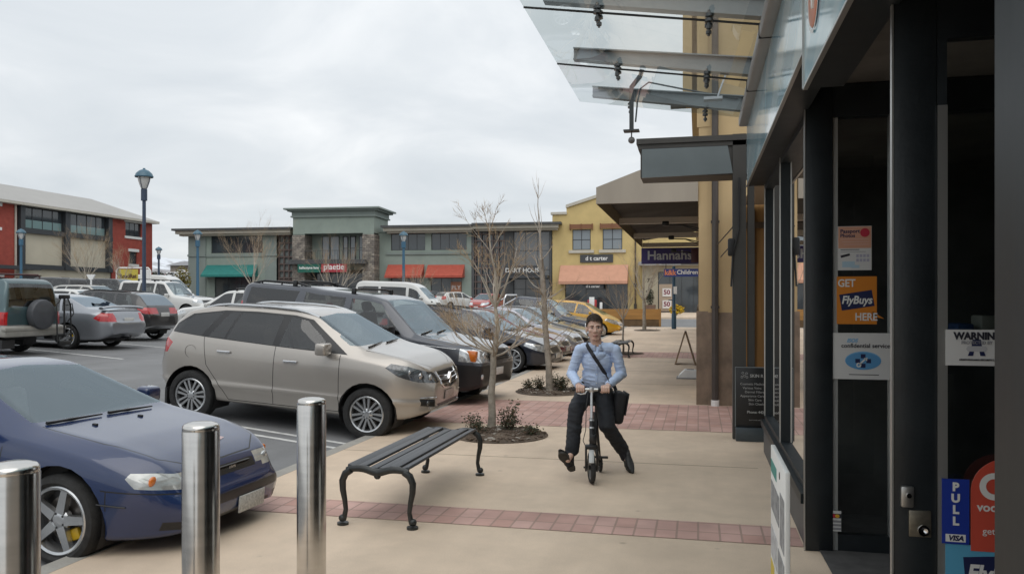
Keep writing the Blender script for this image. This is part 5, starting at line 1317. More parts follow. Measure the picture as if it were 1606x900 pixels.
UTE = spec(BOX4, L=5.2, W=1.80, wb=3.1, fo=.85, r=.37, rim=.22, wr=.60, sig=.04,
    top=[(-2.6,.7),(-2.58,1.04),(-1.08,1.06),(-1.0,1.12),(-.9,1.62),(-.7,1.74),(.3,1.72),(.5,1.66),(1.12,1.16),(1.3,1.11),(2.2,1.0),(2.48,.86),(2.6,.68)],
    belt=[(-2.6,1.0),(0,1.03),(1.1,1.04),(2.2,.9),(2.6,.62)], bot=[(-2.6,.55),(-2.4,.46),(0,.38),(2.3,.40),(2.6,.48)],
    wid=[(-2.6,.78),(-2.5,.86),(0,.9),(2.0,.88),(2.35,.80),(2.6,.6)],
    win=[(.05,.95,.05,.5),(-.82,-.05,-.78,-.05)], ws=(.3,1.3,1.17,.70,1.66,.56), rw=(-1.1,-.7,1.2,.6,1.62,.54),
    hl=[([(2.1,.78),(2.1,.92),(2.45,.86),(2.65,.72),(2.5,.70)],.42)], tl=[([(-2.65,.7),(-2.65,1.0),(-2.5,1.0),(-2.5,.7)],.6)], mirror=(.85,1.1), handles=[(0,.95),(-.8,.95)], cab=(-.85,1.05), seats=[(.2,2),(-.5,3)], archtrim=True, wipers=[(1.2,.6,1.1,.05)])
VAN = spec(BOX4, L=5.3, W=1.88, wb=3.1, fo=1.1, r=.34, rim=.21, wr=.72, sig=.07, flat=.86,
    top=[(-2.65,.8),(-2.63,1.8),(-2.5,2.08),(-2.2,2.18),(.6,2.18),(1.1,2.1),(1.4,1.96),(2.2,1.2),(2.4,1.08),(2.58,.88),(2.65,.66)],
    belt=[(-2.65,1.1),(0,1.15),(2.2,1.1),(2.65,.62)], bot=[(-2.65,.42),(-2.4,.3),(0,.24),(2.3,.25),(2.65,.36)], wid=[(-2.65,.8),(-2.5,.91),(0,.94),(2.0,.92),(2.4,.84),(2.65,.66)],
    win=[(.9,1.85,.9,1.42),(-.9,.75,-.9,.72),(-2.45,-1.05,-2.4,-1.05)], whigh=.16, ws=(1.25,2.4,1.2,.76,1.84,.62), rw=(-2.8,-2.4,1.2,.7,1.8,.62),
    hl=[([(2.15,.72),(2.3,.9),(2.7,.82),(2.7,.7)],.44)], tl=[([(-2.7,.8),(-2.7,1.3),(-2.55,1.3),(-2.55,.8)],.7)], mirror=(1.75,1.2), handles=[(1.0,1.0)], cab=(-2.3,2.0), seats=[(1.1,2),(-.2,3),(-1.2,3)], tint=[1,2], plates=[(0,.5,True,.36,None)], wipers=[(2.1,.6,1.95,.05)])

def shorter(p, k):
    """the same body with every length along the car multiplied by k"""
    q = dict(p); sx = lambda pts: [(a * k, *r) for a, *r in pts]
    for n in ('top', 'belt', 'bot', 'wid', 'handles', 'seats'): q[n] = sx(p[n])
    for n in ('dlo', 'win', 'seams', 'hood'): q[n] = [sx(w) for w in p[n]]
    for n in ('hl', 'tl'): q[n] = [(sx(w), y0) for w, y0 in p[n]]
    for n in ('ws', 'rw'): q[n] = (p[n][0] * k, p[n][1] * k, *p[n][2:])
    q['mirror'] = (p['mirror'][0] * k, p['mirror'][1]); q['rails'] = (p['rails'][0] * k, p['rails'][1] * k, *p['rails'][2:]); q['wipers'] = [(a * k, b, c * k, d) for a, b, c, d in p['wipers']]
    q['cab'] = (p['cab'][0] * k, p['cab'][1] * k); q['L'] = p['L'] * k; q['wb'] = p['wb'] * k
    return q
def nose_at(p, xn, yn, hd):
    t = R(hd); return xn - p['L'] / 2 * math.cos(t), yn - p['L'] / 2 * math.sin(t)
HD = -6
# --- dark blue coupe, nearest
def ex_coupe(c, root, pm):
    m = MB(); x = c.xat(0, .63)
    for z in (.61, .627, .645): m.box(x - .02, x + .004, -.26, .26, z - .003, z + .003)
    t = facing(1, 0, (x + .006, .03, .627)); text_mb(m, 'LEVIN', .03, t, 1, ext=.002, bold=.001); m.build('grille_bars', [M_trimb, M_chrome], root)
    for sg in (-1, 1):
        m = MB(); y = sg * c.yat(.78, .60); m.ball((.78, y - sg * .004, .60), .028, 0, 8, (1.3, .6, .8)); m.build('side_indicator', M_amber, root)
        m = MB()
        for (zz, hh) in ((.36, .008), (.35, .004)): pass
    m = MB(); m.ball((.62, -.22, c.zat(.86, -.22) + .01), .001, 0); 
    for yy in (-.35, .12): m = MB(); z = c.zat(1.14, yy); m.rbox(1.12, 1.16, yy - .012, yy + .012, z - .005, z + .014, .005); m.build('washer_jet', M_trimb, root)
    m = MB(); p0 = []
    for (xx, yy) in ((1.74, .12), (1.84, .18), (1.82, .25), (1.74, .20)): p0.append((xx, yy, c.zat(xx, yy) + .004))
    m.add(p0, [(0, 1, 2, 3)]); m.build('bonnet_sticker', mat('pale_pink_sticker', (.55, .42, .42), .6), root)
    for sg in (-1, 1):
        m = MB()
        pts = [(xx, sg * (c.yat(xx, .47) + .003), .47) for xx in (1.60, 1.66, 1.74, 1.80)]; m.tube(pts, .006, 5)
        m.build('bumper_strip', M_trimb, root)
COUPE = spec(SEDAN, L=4.26, W=1.695, wb=2.465, fo=.84, r=.312, tw=.215, rim=.232, ws_style='five', spokes=5, wr=.55, sig=.05, n=110, detail=2, tuck=.06, shoulder=.05,
    top=[(-2.13,.62),(-2.11,.86),(-2.0,.93),(-1.6,.965),(-.78,1.165),(-.2,1.205),(.10,1.195),(.92,.912),(1.02,.893),(1.55,.845),(1.86,.775),(2.0,.70),(2.09,.60),(2.13,.49)],
    belt=[(-2.15,.78),(-1.5,.87),(0,.84),(.95,.815),(1.55,.755),(1.88,.675),(2.13,.47)], bot=[(-2.15,.36),(-2.0,.24),(-1,.17),(1,.17),(1.5,.19),(1.85,.235),(2.08,.265),(2.13,.31)],
    wid=[(-2.15,.62),(-2.05,.75),(-1.8,.82),(0,.8475),(1.2,.84),(1.66,.815),(1.88,.76),(2.04,.66),(2.13,.52)],
    win=[(-.55,.72,-.42,.12),(-1.28,-.66,-.88,-.54)], ws=(.0,1.05,.912,.665,1.165,.52), rw=(-1.6,-.65,.98,.60,1.14,.50),
    hl=[([(1.77,.655),(1.79,.69),(1.92,.69),(2.2,.66),(2.2,.575),(1.84,.595)],.36)], tl=[([(-2.2,.7),(-2.2,.88),(-1.85,.9),(-1.85,.74)],.3)],
    gr=[[(-.31,.595),(.31,.595),(.32,.655),(-.32,.655)]], blk=[[(-.54,.42),(.54,.42),(.56,.49),(-.56,.49)],[(-.42,.29),(.42,.29),(.42,.34),(-.42,.34)],[(-.64,.31),(-.48,.31),(-.48,.37),(-.64,.37)],[(.48,.31),(.64,.31),(.64,.37),(.48,.37)]],
    seams=[[(.80,.25),(.80,.76)],[(-.62,.25),(-.66,.81)],[(.80,.25),(-.62,.25)],[(1.62,.565),(1.9,.565),(2.12,.555)],[(1.66,.43),(1.66,.565)]],
    hood=[[(.98,.66),(1.5,.655),(1.86,.56)],[(1.86,.56),(1.98,.36),(1.99,0)]],
    mirror=(.55,.85), handles=[(-.42,.71)], plates=[(.16,.36,True,.33,mat('plate_worn', (.46, .46, .44), .6, noise=(60, .35)))], cab=(-1.3,.85), seats=[(-.15,2),(-.75,3)], seatup=-.16,
    wipers=[(.97,-.62,.99,-.12),(.985,-.05,1.0,.42)], lampdots=[(.66,.637,.038,1),(.48,.63,.036,0)], hlm=mat('clear_lamp', (.42,.43,.42), .08, .3, noise=(9,.25), coat=1), paint=paint('deep_blue', (.004,.019,.080), .05, .25), extra=ex_coupe)
xy = nose_at(COUPE, -3.39, 5.36, -2)
build_car('parked_coupe', COUPE, *xy, -2, 'dark blue two door coupe with five spoke wheels beside the steel bollards')
# --- beige SUV
def ex_kol(c, root, pm):
    m = MB()
    for k, z in enumerate((.745, .795, .845)):
        pts = []
        for y in np.linspace(-.30 - .02 * k, .30 + .02 * k, 13): pts.append((c.xat(y, z - .015 * (1 - abs(y) / .35)) + .006, y, z - .03 * (1 - abs(y) / .36)))
        m.tube(pts, .011, 6)
    x = c.xat(0, .78); m.prism([(0, .865), (.045, .785), (0, .705), (-.045, .785)], 'X', x - .01, x + .025); m.build('grille_bars', M_chrome, root)
    m = MB(); pts = [(c.xat(y, z) + .004, y, z) for y, z in ((-.35, .895), (-.32, .74), (-.22, .69), (0, .675), (.22, .69), (.32, .74), (.35, .895))]; m.tube(pts, .018, 6); m.build('grille_surround', M_chrome, root)
    for sg in (-1, 1):
        m = MB(); y = sg * .58; m.ball((c.xat(y, .515) - .01, y, .515), .04, 0, 8, (.5, 1, .8)); m.build('fog_light', M_lampd, root)
        m = MB(); pts = [(c.xat(sg * yy, .585) + .006, sg * yy, .585) for yy in (.47, .57, .68)]; m.tube(pts, .008, 6); m.build('bumper_strip', M_chrome, root)
    m = MB(); t = [(c.xat(y, .43) + .004, y, .43 + .02 * abs(y)) for y in np.linspace(-.55, .55, 9)]; m.tube(t, .022, 6); m.build('skid_plate', M_alloy, root)
    m = MB(); yb = -c.yat(-1.40, .96); m.lathe([(.082, 0), (.086, .004)], 28, 0, Matrix.Translation((-1.40, yb - .002, .94)) @ Matrix.Rotation(R(90), 4, 'X')); m.build('fuel_flap', M_trimb, root)
    for a_, b_ in ((-.88, -.7), (.7, .88)): m = MB(); m.box(-1.77, -1.74, a_, b_, .18, .42); m.build('mud_flap', M_dark, root)
KOL = spec(SUV, L=4.17, W=1.82, wb=2.72, fo=.73, r=.340, tw=.225, rim=.232, ws_style='split', spokes=7, wr=.60, n=120, detail=2, archtrim=False, crease=[(.52,.022)],
    top=[(-2.04,.80),(-2.03,1.0),(-2.0,1.12),(-1.84,1.36),(-1.68,1.49),(-1.3,1.575),(-.4,1.60),(.08,1.585),(.34,1.54),(1.06,1.19),(1.18,1.155),(1.70,1.075),(1.93,.98),(2.05,.88),(2.125,.72)],
    belt=[(-2.12,1.02),(-1.9,1.12),(-1.2,1.10),(0,1.065),(1.1,1.03),(1.45,1.0),(1.78,.93),(1.98,.84),(2.125,.66)], bot=[(-2.12,.50),(-2.0,.40),(-1.3,.30),(1.2,.28),(1.75,.29),(1.98,.36),(2.125,.44)],
    wid=[(-2.12,.60),(-2.06,.74),(-1.85,.86),(-1.2,.905),(1.2,.91),(1.55,.895),(1.80,.82),(1.98,.68),(2.09,.50),(2.125,.42)],
    dlo=[[(-1.86,1.18),(-1.3,1.15),(0,1.10),(.94,1.075),(.29,1.475),(0,1.515),(-.6,1.525),(-1.1,1.51),(-1.6,1.435),(-1.82,1.29)]],
    win=[[(-.10,1.115),(.72,1.095),(.46,1.30),(.22,1.455),(-.04,1.49)],[(-.93,1.15),(-.20,1.12),(-.16,1.495),(-.82,1.495)],[(-1.22,1.16),(-.97,1.152),(-.86,1.495),(-1.0,1.49)],[(-1.80,1.185),(-1.34,1.165),(-1.12,1.485),(-1.54,1.42),(-1.77,1.29)]],
    tint=[1,2,3], ws=(.2,1.22,1.188,.745,1.515,.575), rw=(-2.2,-1.55,1.22,.64,1.46,.56),
    hl=[([(1.50,.955),(1.56,1.01),(1.76,.985),(1.98,.915),(2.2,.84),(2.2,.755),(1.92,.785),(1.68,.855)],.40)], hlm=M_lampd, lampdots=[(.64,.86,.045,2),(.52,.835,.045,0),(.74,.91,.03,0)],
    tl=[([(-2.2,.86),(-2.2,1.05),(-1.96,1.11),(-1.80,1.04),(-1.90,.90)],.42)], gr=[[(-.29,.70),(.29,.70),(.34,.89),(-.34,.89)]],
    blk=[[(-.36,.42),(.36,.42),(.42,.49),(-.42,.49)],[(.48,.46),(.66,.48),(.68,.57),(.50,.56)],[(-.48,.46),(-.50,.56),(-.68,.57),(-.66,.48)]],
    seams=[[(.86,.34),(.84,1.07)],[(-.14,.34),(-.14,1.11)],[(-.98,.52),(-1.20,.78),(-1.28,1.15)],[(.86,.34),(-.84,.34),(-.98,.52)]],
    hood=[[(1.16,.74),(1.6,.68),(1.86,.50),(1.96,.34)]], mirror=(.66,1.085), mirs=1.1, handles=[(.12,.93),(-.92,.98)], hm=M_chrome, rails=(-1.45,.35,.56,.03,M_alloy),
    wipers=[(1.14,-.62,1.08,-.05),(1.12,.02,1.08,.5)], plates=[(0,.57,True,.34,mat('plate_pinkish', (.50,.40,.37), .5, noise=(40,.3)))], cab=(-1.85,.92), seats=[(-.05,2),(-.9,3)], seatup=.14, paint=paint('champagne', (.40,.37,.335), .55, .28, .04), extra=ex_kol)
KOL = shorter(KOL, .952); KOL['fo'] = .78
xy = nose_at(KOL, -3.36, 10.42, -1)
build_car('parked_suv', KOL, *xy, -1, 'beige champagne five door SUV with chrome grille near the bench', 'SUV')
# --- dark boxy off-roader
def ex_disc(c, root, pm):
    for sg in (-1, 1):
        m = MB(); y = sg * .8; x = c.xat(y, .95) ; m.rbox(x - .16, x + .016, min(sg * .76, sg * .872), max(sg * .76, sg * .872), .86, 1.04, .02); m.build('indicator', M_amber, root)
        m = MB(); m.ball((c.xat(sg * .62, .95) - .01, sg * .62, .95), .065, 0, 10, (.4, 1, 1)); m.build('lamp_lens', M_lampc, root)
        m = MB(); m.ball((c.xat(sg * .72, .62) - .01, sg * .72, .62), .05, 0, 8, (.5, 1, 1)); m.build('fog_light', M_lampc, root)
    m = MB(); 
    for z in (.90, .94, .98): x = c.xat(0, z); m.box(x - .02, x + .012, -.46, .46, z - .008, z + .008)
    m.build('grille_bars', M_alloyd, root)
    m = MB(); pts = [(xx, -c.yat(xx, 1.06) - .004, 1.06 - .02 * (xx - 1.2)) for xx in (1.2, 1.6, 2.0)]; m.tube(pts, .006, 5); m.build('bonnet_edge', M_alloy, root)
DISC = spec(BOX4, L=4.83, W=1.915, wb=2.885, fo=.90, r=.375, tw=.255, rim=.25, ws_style='plain', spokes=7, wr=.735, sig=.03, n=110, detail=2, flat=.90, tuck=.03, shoulder=.03,
    top=[(-2.41,1.0),(-2.40,1.5),(-2.34,1.80),(-2.22,1.86),(-1.0,1.87),(-.75,1.84),(.25,1.81),(.58,1.75),(1.2,1.23),(1.3,1.195),(2.15,1.11),(2.34,1.06),(2.40,.98),(2.41,.86)],
    belt=[(-2.41,1.15),(0,1.155),(1.25,1.14),(2.2,1.05),(2.41,.80)], bot=[(-2.41,.45),(-2.2,.36),(0,.32),(2,.34),(2.3,.38),(2.41,.46)],
    wid=[(-2.41,.82),(-2.34,.90),(-2.0,.95),(0,.957),(2.0,.945),(2.22,.91),(2.36,.84),(2.41,.76)],
    win=[(-.08,.98,-.08,.50),(-1.02,-.2,-1.02,-.2),[(-2.25,1.19),(-1.28,1.19),(-1.15,1.76),(-2.18,1.76)]], tint=[2], ws=(.4,1.35,1.215,.80,1.73,.68), rw=(-2.5,-2.1,1.2,.72,1.74,.66),
    hl=[([(2.06,.85),(2.06,1.06),(2.5,1.05),(2.5,.85)],.50)], hlm=M_lampc, tl=[([(-2.5,.8),(-2.5,1.5),(-2.3,1.5),(-2.3,.8)],.7)], gr=[[(-.48,.87),(.48,.87),(.48,1.01),(-.48,1.01)]],
    blk=[[(-.55,.45),(.55,.45),(.5,.60),(-.5,.60)]], clad=[[(1.97,.34),(2.5,.34),(2.5,.80),(2.0,.80)]],
    seams=[[(1.1,.4),(1.1,1.12)],[(-.14,.4),(-.14,1.15)],[(-1.12,.6),(-1.12,1.15)]], hood=[[(1.3,.80),(2.2,.76)]], mirror=(.82,1.17), mirs=1.25, mirm=M_trimb, handles=[(.1,1.02),(-.95,1.02)],
    rails=(-2.2,-1.0,.66,.05,M_trimb), bars=[-1.3,-.1], wipers=[(1.26,-.7,1.18,-.1),(1.25,-.02,1.18,.5)], plates=[(0,.68,True,.36,None)], cab=(-2.1,1.1), seats=[(0,2),(-.9,3)], seatup=.25, seatm=M_seatl, paint=paint('slate_blue', (.065,.070,.083), .45, .3, .08), extra=ex_disc)
xy = nose_at(DISC, -3.42, 13.40, HD)
build_car('parked_offroader', DISC, *xy, HD, 'dark slate boxy off-road wagon with roof rails beside the beige SUV', '4x4')
# --- kerb row further along
WAG = spec(SEDAN, L=4.75, wb=2.8, r=.335, rim=.245, spokes=10, wr=.60, n=80,
    top=[(-2.37,.8),(-2.35,1.1),(-2.2,1.3),(-1.9,1.42),(-.6,1.48),(.2,1.45),(1.15,1.0),(1.28,.965),(1.9,.87),(2.2,.76),(2.34,.62),(2.375,.5)],
    win=[(-.05,.98,0,.40),(-1.02,-.14,-.98,-.08),(-2.0,-1.12,-1.75,-1.06)], rw=(-2.4,-1.9,1.12,.6,1.36,.54), rails=(-1.9,-.1,.54,.03,M_trimb), archtrim=False)
NX = -3.62
row = [
    (spec(WAG, paint=paint('ink_blue', (.016,.020,.034), .4, .28)), 'parked_wagon', -3.55, 20.15, 'ink blue estate car with ten spoke wheels behind the second street tree', 'car'),
    (spec(SEDAN, n=70, paint=paint('burgundy', (.13,.016,.022), .3, .3)), 'parked_sedan', -3.70, 22.75, 'burgundy sedan nosed in between the ink blue estate and silver sedan', 'car'),
    (spec(SEDAN, n=70, paint=paint('lilac_silver', (.36,.37,.42), .6, .28)), 'parked_sedan', -3.70, 25.35, 'pale silver sedan parked third beyond the ink blue estate', 'car'),
    (spec(SEDAN, n=70, paint=paint('jet_black', (.010,.011,.013), .3, .25)), 'parked_sedan', -3.68, 27.95, 'black sedan between the silver sedan and the pickup', 'car'),
]
for p, nm, xn, yn, lab, cat in row:
    build_car(nm, p, *nose_at(p, xn, yn, HD), HD, lab, cat)
def ex_ute(c, root, pm):
    m = MB()
    for sg in (-1, 1):
        m.tube([(-1.25, sg * .72, 1.02), (-1.22, sg * .70, 1.60), (-1.2, sg * .62, 1.74)], .035, 8); m.tube([(-1.22, sg * .70, 1.62), (-1.8, sg * .74, 1.25), (-2.3, sg * .76, 1.06)], .03, 8)
    m.tube([(-1.2, -.62, 1.74), (-1.2, .62, 1.74)], .035, 8); m.build('roll_bar', M_chrome, root)
p = spec(UTE, n=80, paint=paint('midnight_blue', (.018,.024,.042), .4, .28), extra=ex_ute)
build_car('parked_pickup', p, *nose_at(p, -3.62, 30.75, HD), HD, 'midnight blue double cab pickup with bright roll bar', 'pickup')
p = spec(HATCH, L=4.3, n=80, spokes=6, paint=paint('taxi_yellow', (.62,.33,.012), .05, .3),
    top=[(-2.15,.7),(-2.13,1.0),(-2.0,1.2),(-1.75,1.42),(-1.4,1.50),(-.3,1.55),(.35,1.50),(1.35,1.02),(1.5,.97),(1.85,.86),(2.05,.72),(2.15,.52)], fo=.85, wb=2.6, ws=(.3,1.5,1.02,.64,1.46,.50), win=[(.05,1.08,.1,.5),(-.9,-.02,-.85,.02),(-1.6,-1.0,-1.45,-.95)], rw=(-2.2,-1.3,1.15,.6,1.43,.5),
    hl=[([(1.45,.78),(1.6,.88),(1.95,.80),(2.2,.66),(2.2,.58),(1.85,.64)],.34)])
build_car('parked_hatchback', p, *nose_at(p, -3.55, 38.0, HD), HD, 'bright yellow hatchback at the far end of the kerb row')
# --- the opposite row, tails towards the aisle
def ex_prado(c, root, pm):
    m = MB(); Mx = Matrix.Translation((-2.33, -.12, .98)) @ Matrix.Rotation(R(-90), 4, 'Y')
    m.lathe([(.001, .20), (.30, .20), (.345, .18), (.36, .14), (.36, .02), (.33, 0), (.001, 0)], 36, 0, Mx); m.build('spare_wheel_cover', mat('vinyl_cover', (.060,.064,.072), .5, noise=(6,.15)), root)
    m = MB(); m.rbox(-2.42, -2.2, -.88, .88, .46, .72, .06); m.rbox(-2.44, -2.3, -.9, .9, .60, .70, .03); m.build('rear_bumper', mat('pale_bumper', (.34,.33,.30), .4, .3, noise=(5,.1)), root)
    m = MB(); m.box(-2.3, -2.0, .5, .85, .2, .4); m.build('mud_flap', M_dark, root)
    m = MB(); m.tube([(-2.45, -.5, .42), (-2.2, -.5, .42)], .05, 8); m.build('exhaust', M_alloyd, root)
    m = MB(); m.box(-1.9, .3, -.6, .6, 1.895, 1.91)
    for yy in (-.6, .6): m.tube([(-1.9, yy, 1.84), (-1.85, yy, 1.92), (.2, yy, 1.92), (.3, yy, 1.84)], .02, 6)
    m.build('roof_rack', mat('maroon_rack', (.06,.02,.02), .5), root)
M_teal4 = paint('teal_grey', (.060,.105,.115), .4, .32, .12)
p = spec(BOX4, n=90, detail=2, L=4.6, paint=M_teal4, extra=ex_prado, blkr=[[(-.86,.36),(.86,.36),(.86,.46),(-.86,.46)]], slv=[[(-2.4,.74),(2.4,.74),(2.4,.50),(-2.4,.50)]], tint=[2], rwm=M_cgl_c, tl=[([(-2.35,.74),(-2.35,1.04),(-2.16,1.04),(-2.16,.74)],.73)])
del p['plates']
build_car('parked_offroader', p, -17.72, 15.95, 180, 'teal off-road wagon with rear spare wheel and bike rack at left edge', '4x4')
def ex_falc(c, root, pm):
    m = MB(); pts = [(-2.2, y, 1.10 + .05 * (1 - (abs(y) / .8) ** 4)) for y in np.linspace(-.78, .78, 13)]
    m.tube(pts, .035, 8, squash=((1, 0, 0), 2.2)); m.build('spoiler', pm, root)
    m = MB(); m.box(-2.48, -2.2, -.04, .04, .3, .35); m.ball((-2.5, 0, .38), .03, 0, 8); m.build('tow_bar', M_black, root)
p = spec(SEDAN, n=90, detail=2, L=4.9, spokes=5, ws_style='five', rim=.235, paint=paint('mid_silver', (.27,.285,.31), .6, .28), extra=ex_falc, rwm=M_rwb,
    seams=[[(-1.15,.3),(-1.25,.95)],[(-.12,.3),(-.1,.95)]], tl=[([(-2.5,.76),(-2.5,.98),(-2.16,.99),(-2.02,.84),(-2.2,.76)],.46)], blkr=[[(-.6,.27),(.6,.27),(.56,.33),(-.56,.33)]])
build_car('parked_sedan', p, -17.45, 18.75, 180, 'grey silver sedan with boot spoiler beside the teal off-roader')
p = spec(SUV, n=90, detail=1, paint=paint('charcoal_brown', (.040,.038,.038), .45, .28, .08), slv=[[(-2.3,.36),(-2.0,.30),(-2.0,.42),(-2.3,.50)]], rails=(-1.4,.3,.54,.025,M_trimb), rwm=M_rwb)
build_car('parked_suv', p, -18.7, 22.2, 180, 'charcoal compact SUV tail on to the aisle beyond the silver sedan', 'SUV')
W_ = paint('plain_white', (.60,.60,.58), .0, .3, .04)
p = spec(SUV, n=70, L=4.7, H=1.65, paint=W_, bars=[-1.3,-.2], archtrim=False, tint=[])
p['top'] = [(-2.35,.75),(-2.33,1.1),(-2.22,1.42),(-2.0,1.60),(-1.4,1.66),(-.2,1.67),(.2,1.62),(1.05,1.10),(1.2,1.05),(1.9,.97),(2.2,.84),(2.35,.6)]; p['belt'] = [(-2.35,1.02),(0,1.03),(1.1,1.02),(1.9,.9),(2.35,.56)]
p['wid'] = [(-2.35,.66),(-2.2,.82),(-1.8,.9),(0,.92),(1.4,.9),(1.9,.85),(2.2,.74),(2.35,.58)]; p['win'] = [(-.15,.82,-.1,.25),(-1.05,-.25,-1.0,-.2),(-2.0,-1.15,-1.85,-1.1)]; p['ws'] = (.05,1.2,1.1,.72,1.59,.56); p['rw'] = (-2.4,-2.0,1.15,.66,1.52,.58); p['mirror'] = (.7,1.06)
build_car('parked_wagon', p, -16.1, 25.9, 180, 'white family wagon with roof bars facing left behind the charcoal SUV')
far = [
    (spec(BOX4, n=56, L=4.9, paint=W_, bars=[-1.2, -.3]), 'parked_offroader', -25.7, 34.9, 0, 'white off-road wagon with two roof bars facing right in second row', '4x4'),
    (spec(HATCH, n=56, paint=W_), 'parked_hatchback', -22.6, 25.6, 0, 'white hatchback hidden behind the grey silver sedan roof', 'car'),
    (spec(SUV, n=56, paint=paint('pale_champagne', (.40,.39,.36), .5, .3)), 'parked_wagon', -29.3, 34.0, 0, 'pale beige wagon below the bare tree by the red block', 'car'),
    (spec(BOX4, n=56, paint=paint('dull_black', (.02,.021,.022), .2, .35)), 'parked_offroader', -38.2, 40.6, 180, 'dark off-road wagon beside the grey garage door', '4x4'),
    (spec(BOX4, n=56, paint=paint('dull_black', (.02,.021,.022), .2, .35)), 'parked_offroader', -35.8, 44.0, 0, 'black off-road wagon under the bare tree before cream panels', '4x4'),
    (spec(SEDAN, n=56, paint=paint('powder_blue', (.34,.40,.46), .4, .3)), 'parked_sedan', -33.4, 38.6, 0, 'powder blue sedan roof just left of tall lamp post base', 'car'),
    (spec(VAN, n=56, L=5.3, paint=W_), 'parked_van', -41.0, 54.5, 0, 'white van far back below the yellow banner', 'van'),
    (spec(VAN, n=70, paint=W_), 'parked_van', -17.9, 46.3, 0, 'white high roof van before the green shop block', 'van'),
    (spec(HATCH, n=56, paint=W_), 'parked_hatchback', -20.4, 66.5, 55, 'small white hatchback under the coral awnings', 'car'),
    (spec(HATCH, n=56, paint=paint('dull_black', (.02,.021,.022), .2, .35)), 'parked_hatchback', -23.4, 67.2, 250, 'black hatchback between the white van and small white hatchback', 'car'),
    (spec(HATCH, n=56, paint=paint('signal_red', (.36,.035,.025), .1, .3)), 'parked_hatchback', -16.0, 60.0, 262, 'red hatchback seen through the branches of the pruned tree', 'car'),
    (spec(BOX4, n=56, paint=W_, bars=[-1.0]), 'parked_offroader', -20.2, 37.6, 180, 'white off-road wagon with roof bar behind the white family wagon', '4x4'),
]
for p, nm, x, y, hd, lab, cat in far: build_car(nm, p, x, y, hd, lab, cat)
# white and grey cars far away behind the gap: copies of one small car
base = None
for i, (x, y, hd) in enumerate([(-92.5, 128, 0), (-96, 136, 20), (-88, 132, 0), (-101, 141, 180), (-93, 146, 10), (-86.5, 124, 160)]):
    if base is None:
        base = build_car('distant_car', spec(HATCH, n=40, paint=W_), x, y, hd, 'small white car in the distant car park through the gap', 'car', 'distant cars beyond the gap')
    else:
        o = copy_tree(base); o.location = (x, y, gz(x, y)); o.rotation_euler.z = R(hd)
# bike rack standing behind the teal off-roader (folded bike carrier hung on its tow bar)
br = MB()
br.tube([(0, 0, .45), (0, 0, 1.45)], .022, 8); br.tube([(0, -.22, .30), (-.02, -.22, 1.22), (0, -.1, 1.38), (0, .1, 1.38), (-.02, .22, 1.22), (0, .22, .30)], .018, 8); br.tube([(-.25, 0, .46), (.05, 0, .46)], .02, 8)
br.rbox(-.05, .05, -.14, .14, 1.36, 1.46, .02); br.tube([(0, -.22, .5), (0, .22, .5)], .015, 8); br.rbox(-.05, .05, -.18, .18, .22, .34, .02); br.tube([(.0, .05, 1.2), (.15, .08, 1.25), (.2, .08, 1.0), (.05, .05, .8)], .014, 6)
o = br.build('bike_carrier', M_black, loc=(-15.12, 16.62, gz(-15.1, 16.6))); tag(o, 'black folded bike carrier on the back of the teal off-roader', 'bike carrier')
# ------------------------------------------------------------------ bare winter trees
M_bark = mat('tree_bark', (.30, .265, .22), .85, noise=(9, .35), bump=(40, .4))
M_twig = mat('tree_twig', (.40, .355, .295), .8, noise=(6, .3)); M_twigo = mat('tree_twig_tan', (.40, .29, .18), .8, noise=(6, .3))
def wander(rg, p, d, ln, n, jit, lift=0.0):
    pts = [Vector(p)]; d = Vector(d).normalized()
    for i in range(n):
        d = (d + Vector((rg.gauss(0, jit), rg.gauss(0, jit), rg.gauss(0, jit) + lift))).normalized(); pts.append(pts[-1] + d * ln / n)
    return pts, d
def grow(mb, rg, p, d, ln, r, depth, spread, kids, tip=.25, mi=0, lift=.06, shrink=.62):
    n = 5 if depth > 1 else 3
    pts, d2 = wander(rg, p, d, ln, n, .10, lift)
    rad = [r * (1 - (1 - tip) * i / n) for i in range(n + 1)]
    mb.tube(pts, rad, 6 if r > .008 else 4, mi if r > .006 else mi + 1, cap=False)
    if depth <= 0: return
    k = kids if isinstance(kids, int) else rg.randint(*kids)
    for j in range(k):
        t = rg.uniform(.25, .98); f = t * n; i = min(int(f), n - 1); q = pts[i].lerp(pts[i + 1], f - i)
        ax = (pts[i + 1] - pts[i]).normalized(); o = ax.orthogonal().normalized(); o = Matrix.Rotation(rg.uniform(0, 6.283), 3, ax) @ o
        a = spread * rg.uniform(.6, 1.25)
        nd = ax * math.cos(a) + o * math.sin(a)
        grow(mb, rg, q, nd, ln * shrink * rg.uniform(.7, 1.2) * (1.15 - .4 * t), max(.0022, r * (1 - (1 - tip) * t) * .6), depth - 1, spread, kids, tip, mi, lift, shrink)
def bare_tree(name, x, y, label, trunk_h, r0, lean, seed, build, group=None, z=None):
    rg = random.Random(seed)
    root = empty(name, (x, y, gz(x, y) if z is None else z), 0, label, 'tree', group)
    tk = MB(); top = Vector((lean[0], lean[1], trunk_h)); pts = [Vector((0, 0, -.05)), Vector((lean[0] * .15 + .01, lean[1] * .15, trunk_h * .2)), Vector((lean[0] * .45 - .01, lean[1] * .45, trunk_h * .5)), Vector((lean[0] * .75 + .008, lean[1] * .75, trunk_h * .78)), top]
    tk.tube(pts, [r0 * 1.35, r0 * 1.08, r0 * .98, r0 * .9, r0 * .85], 12)
    tk.build('trunk', M_bark, root)
    br = MB(); build(br, rg, top, pts)
    br.build('crown', [M_twig, M_twigo], root)
    return root
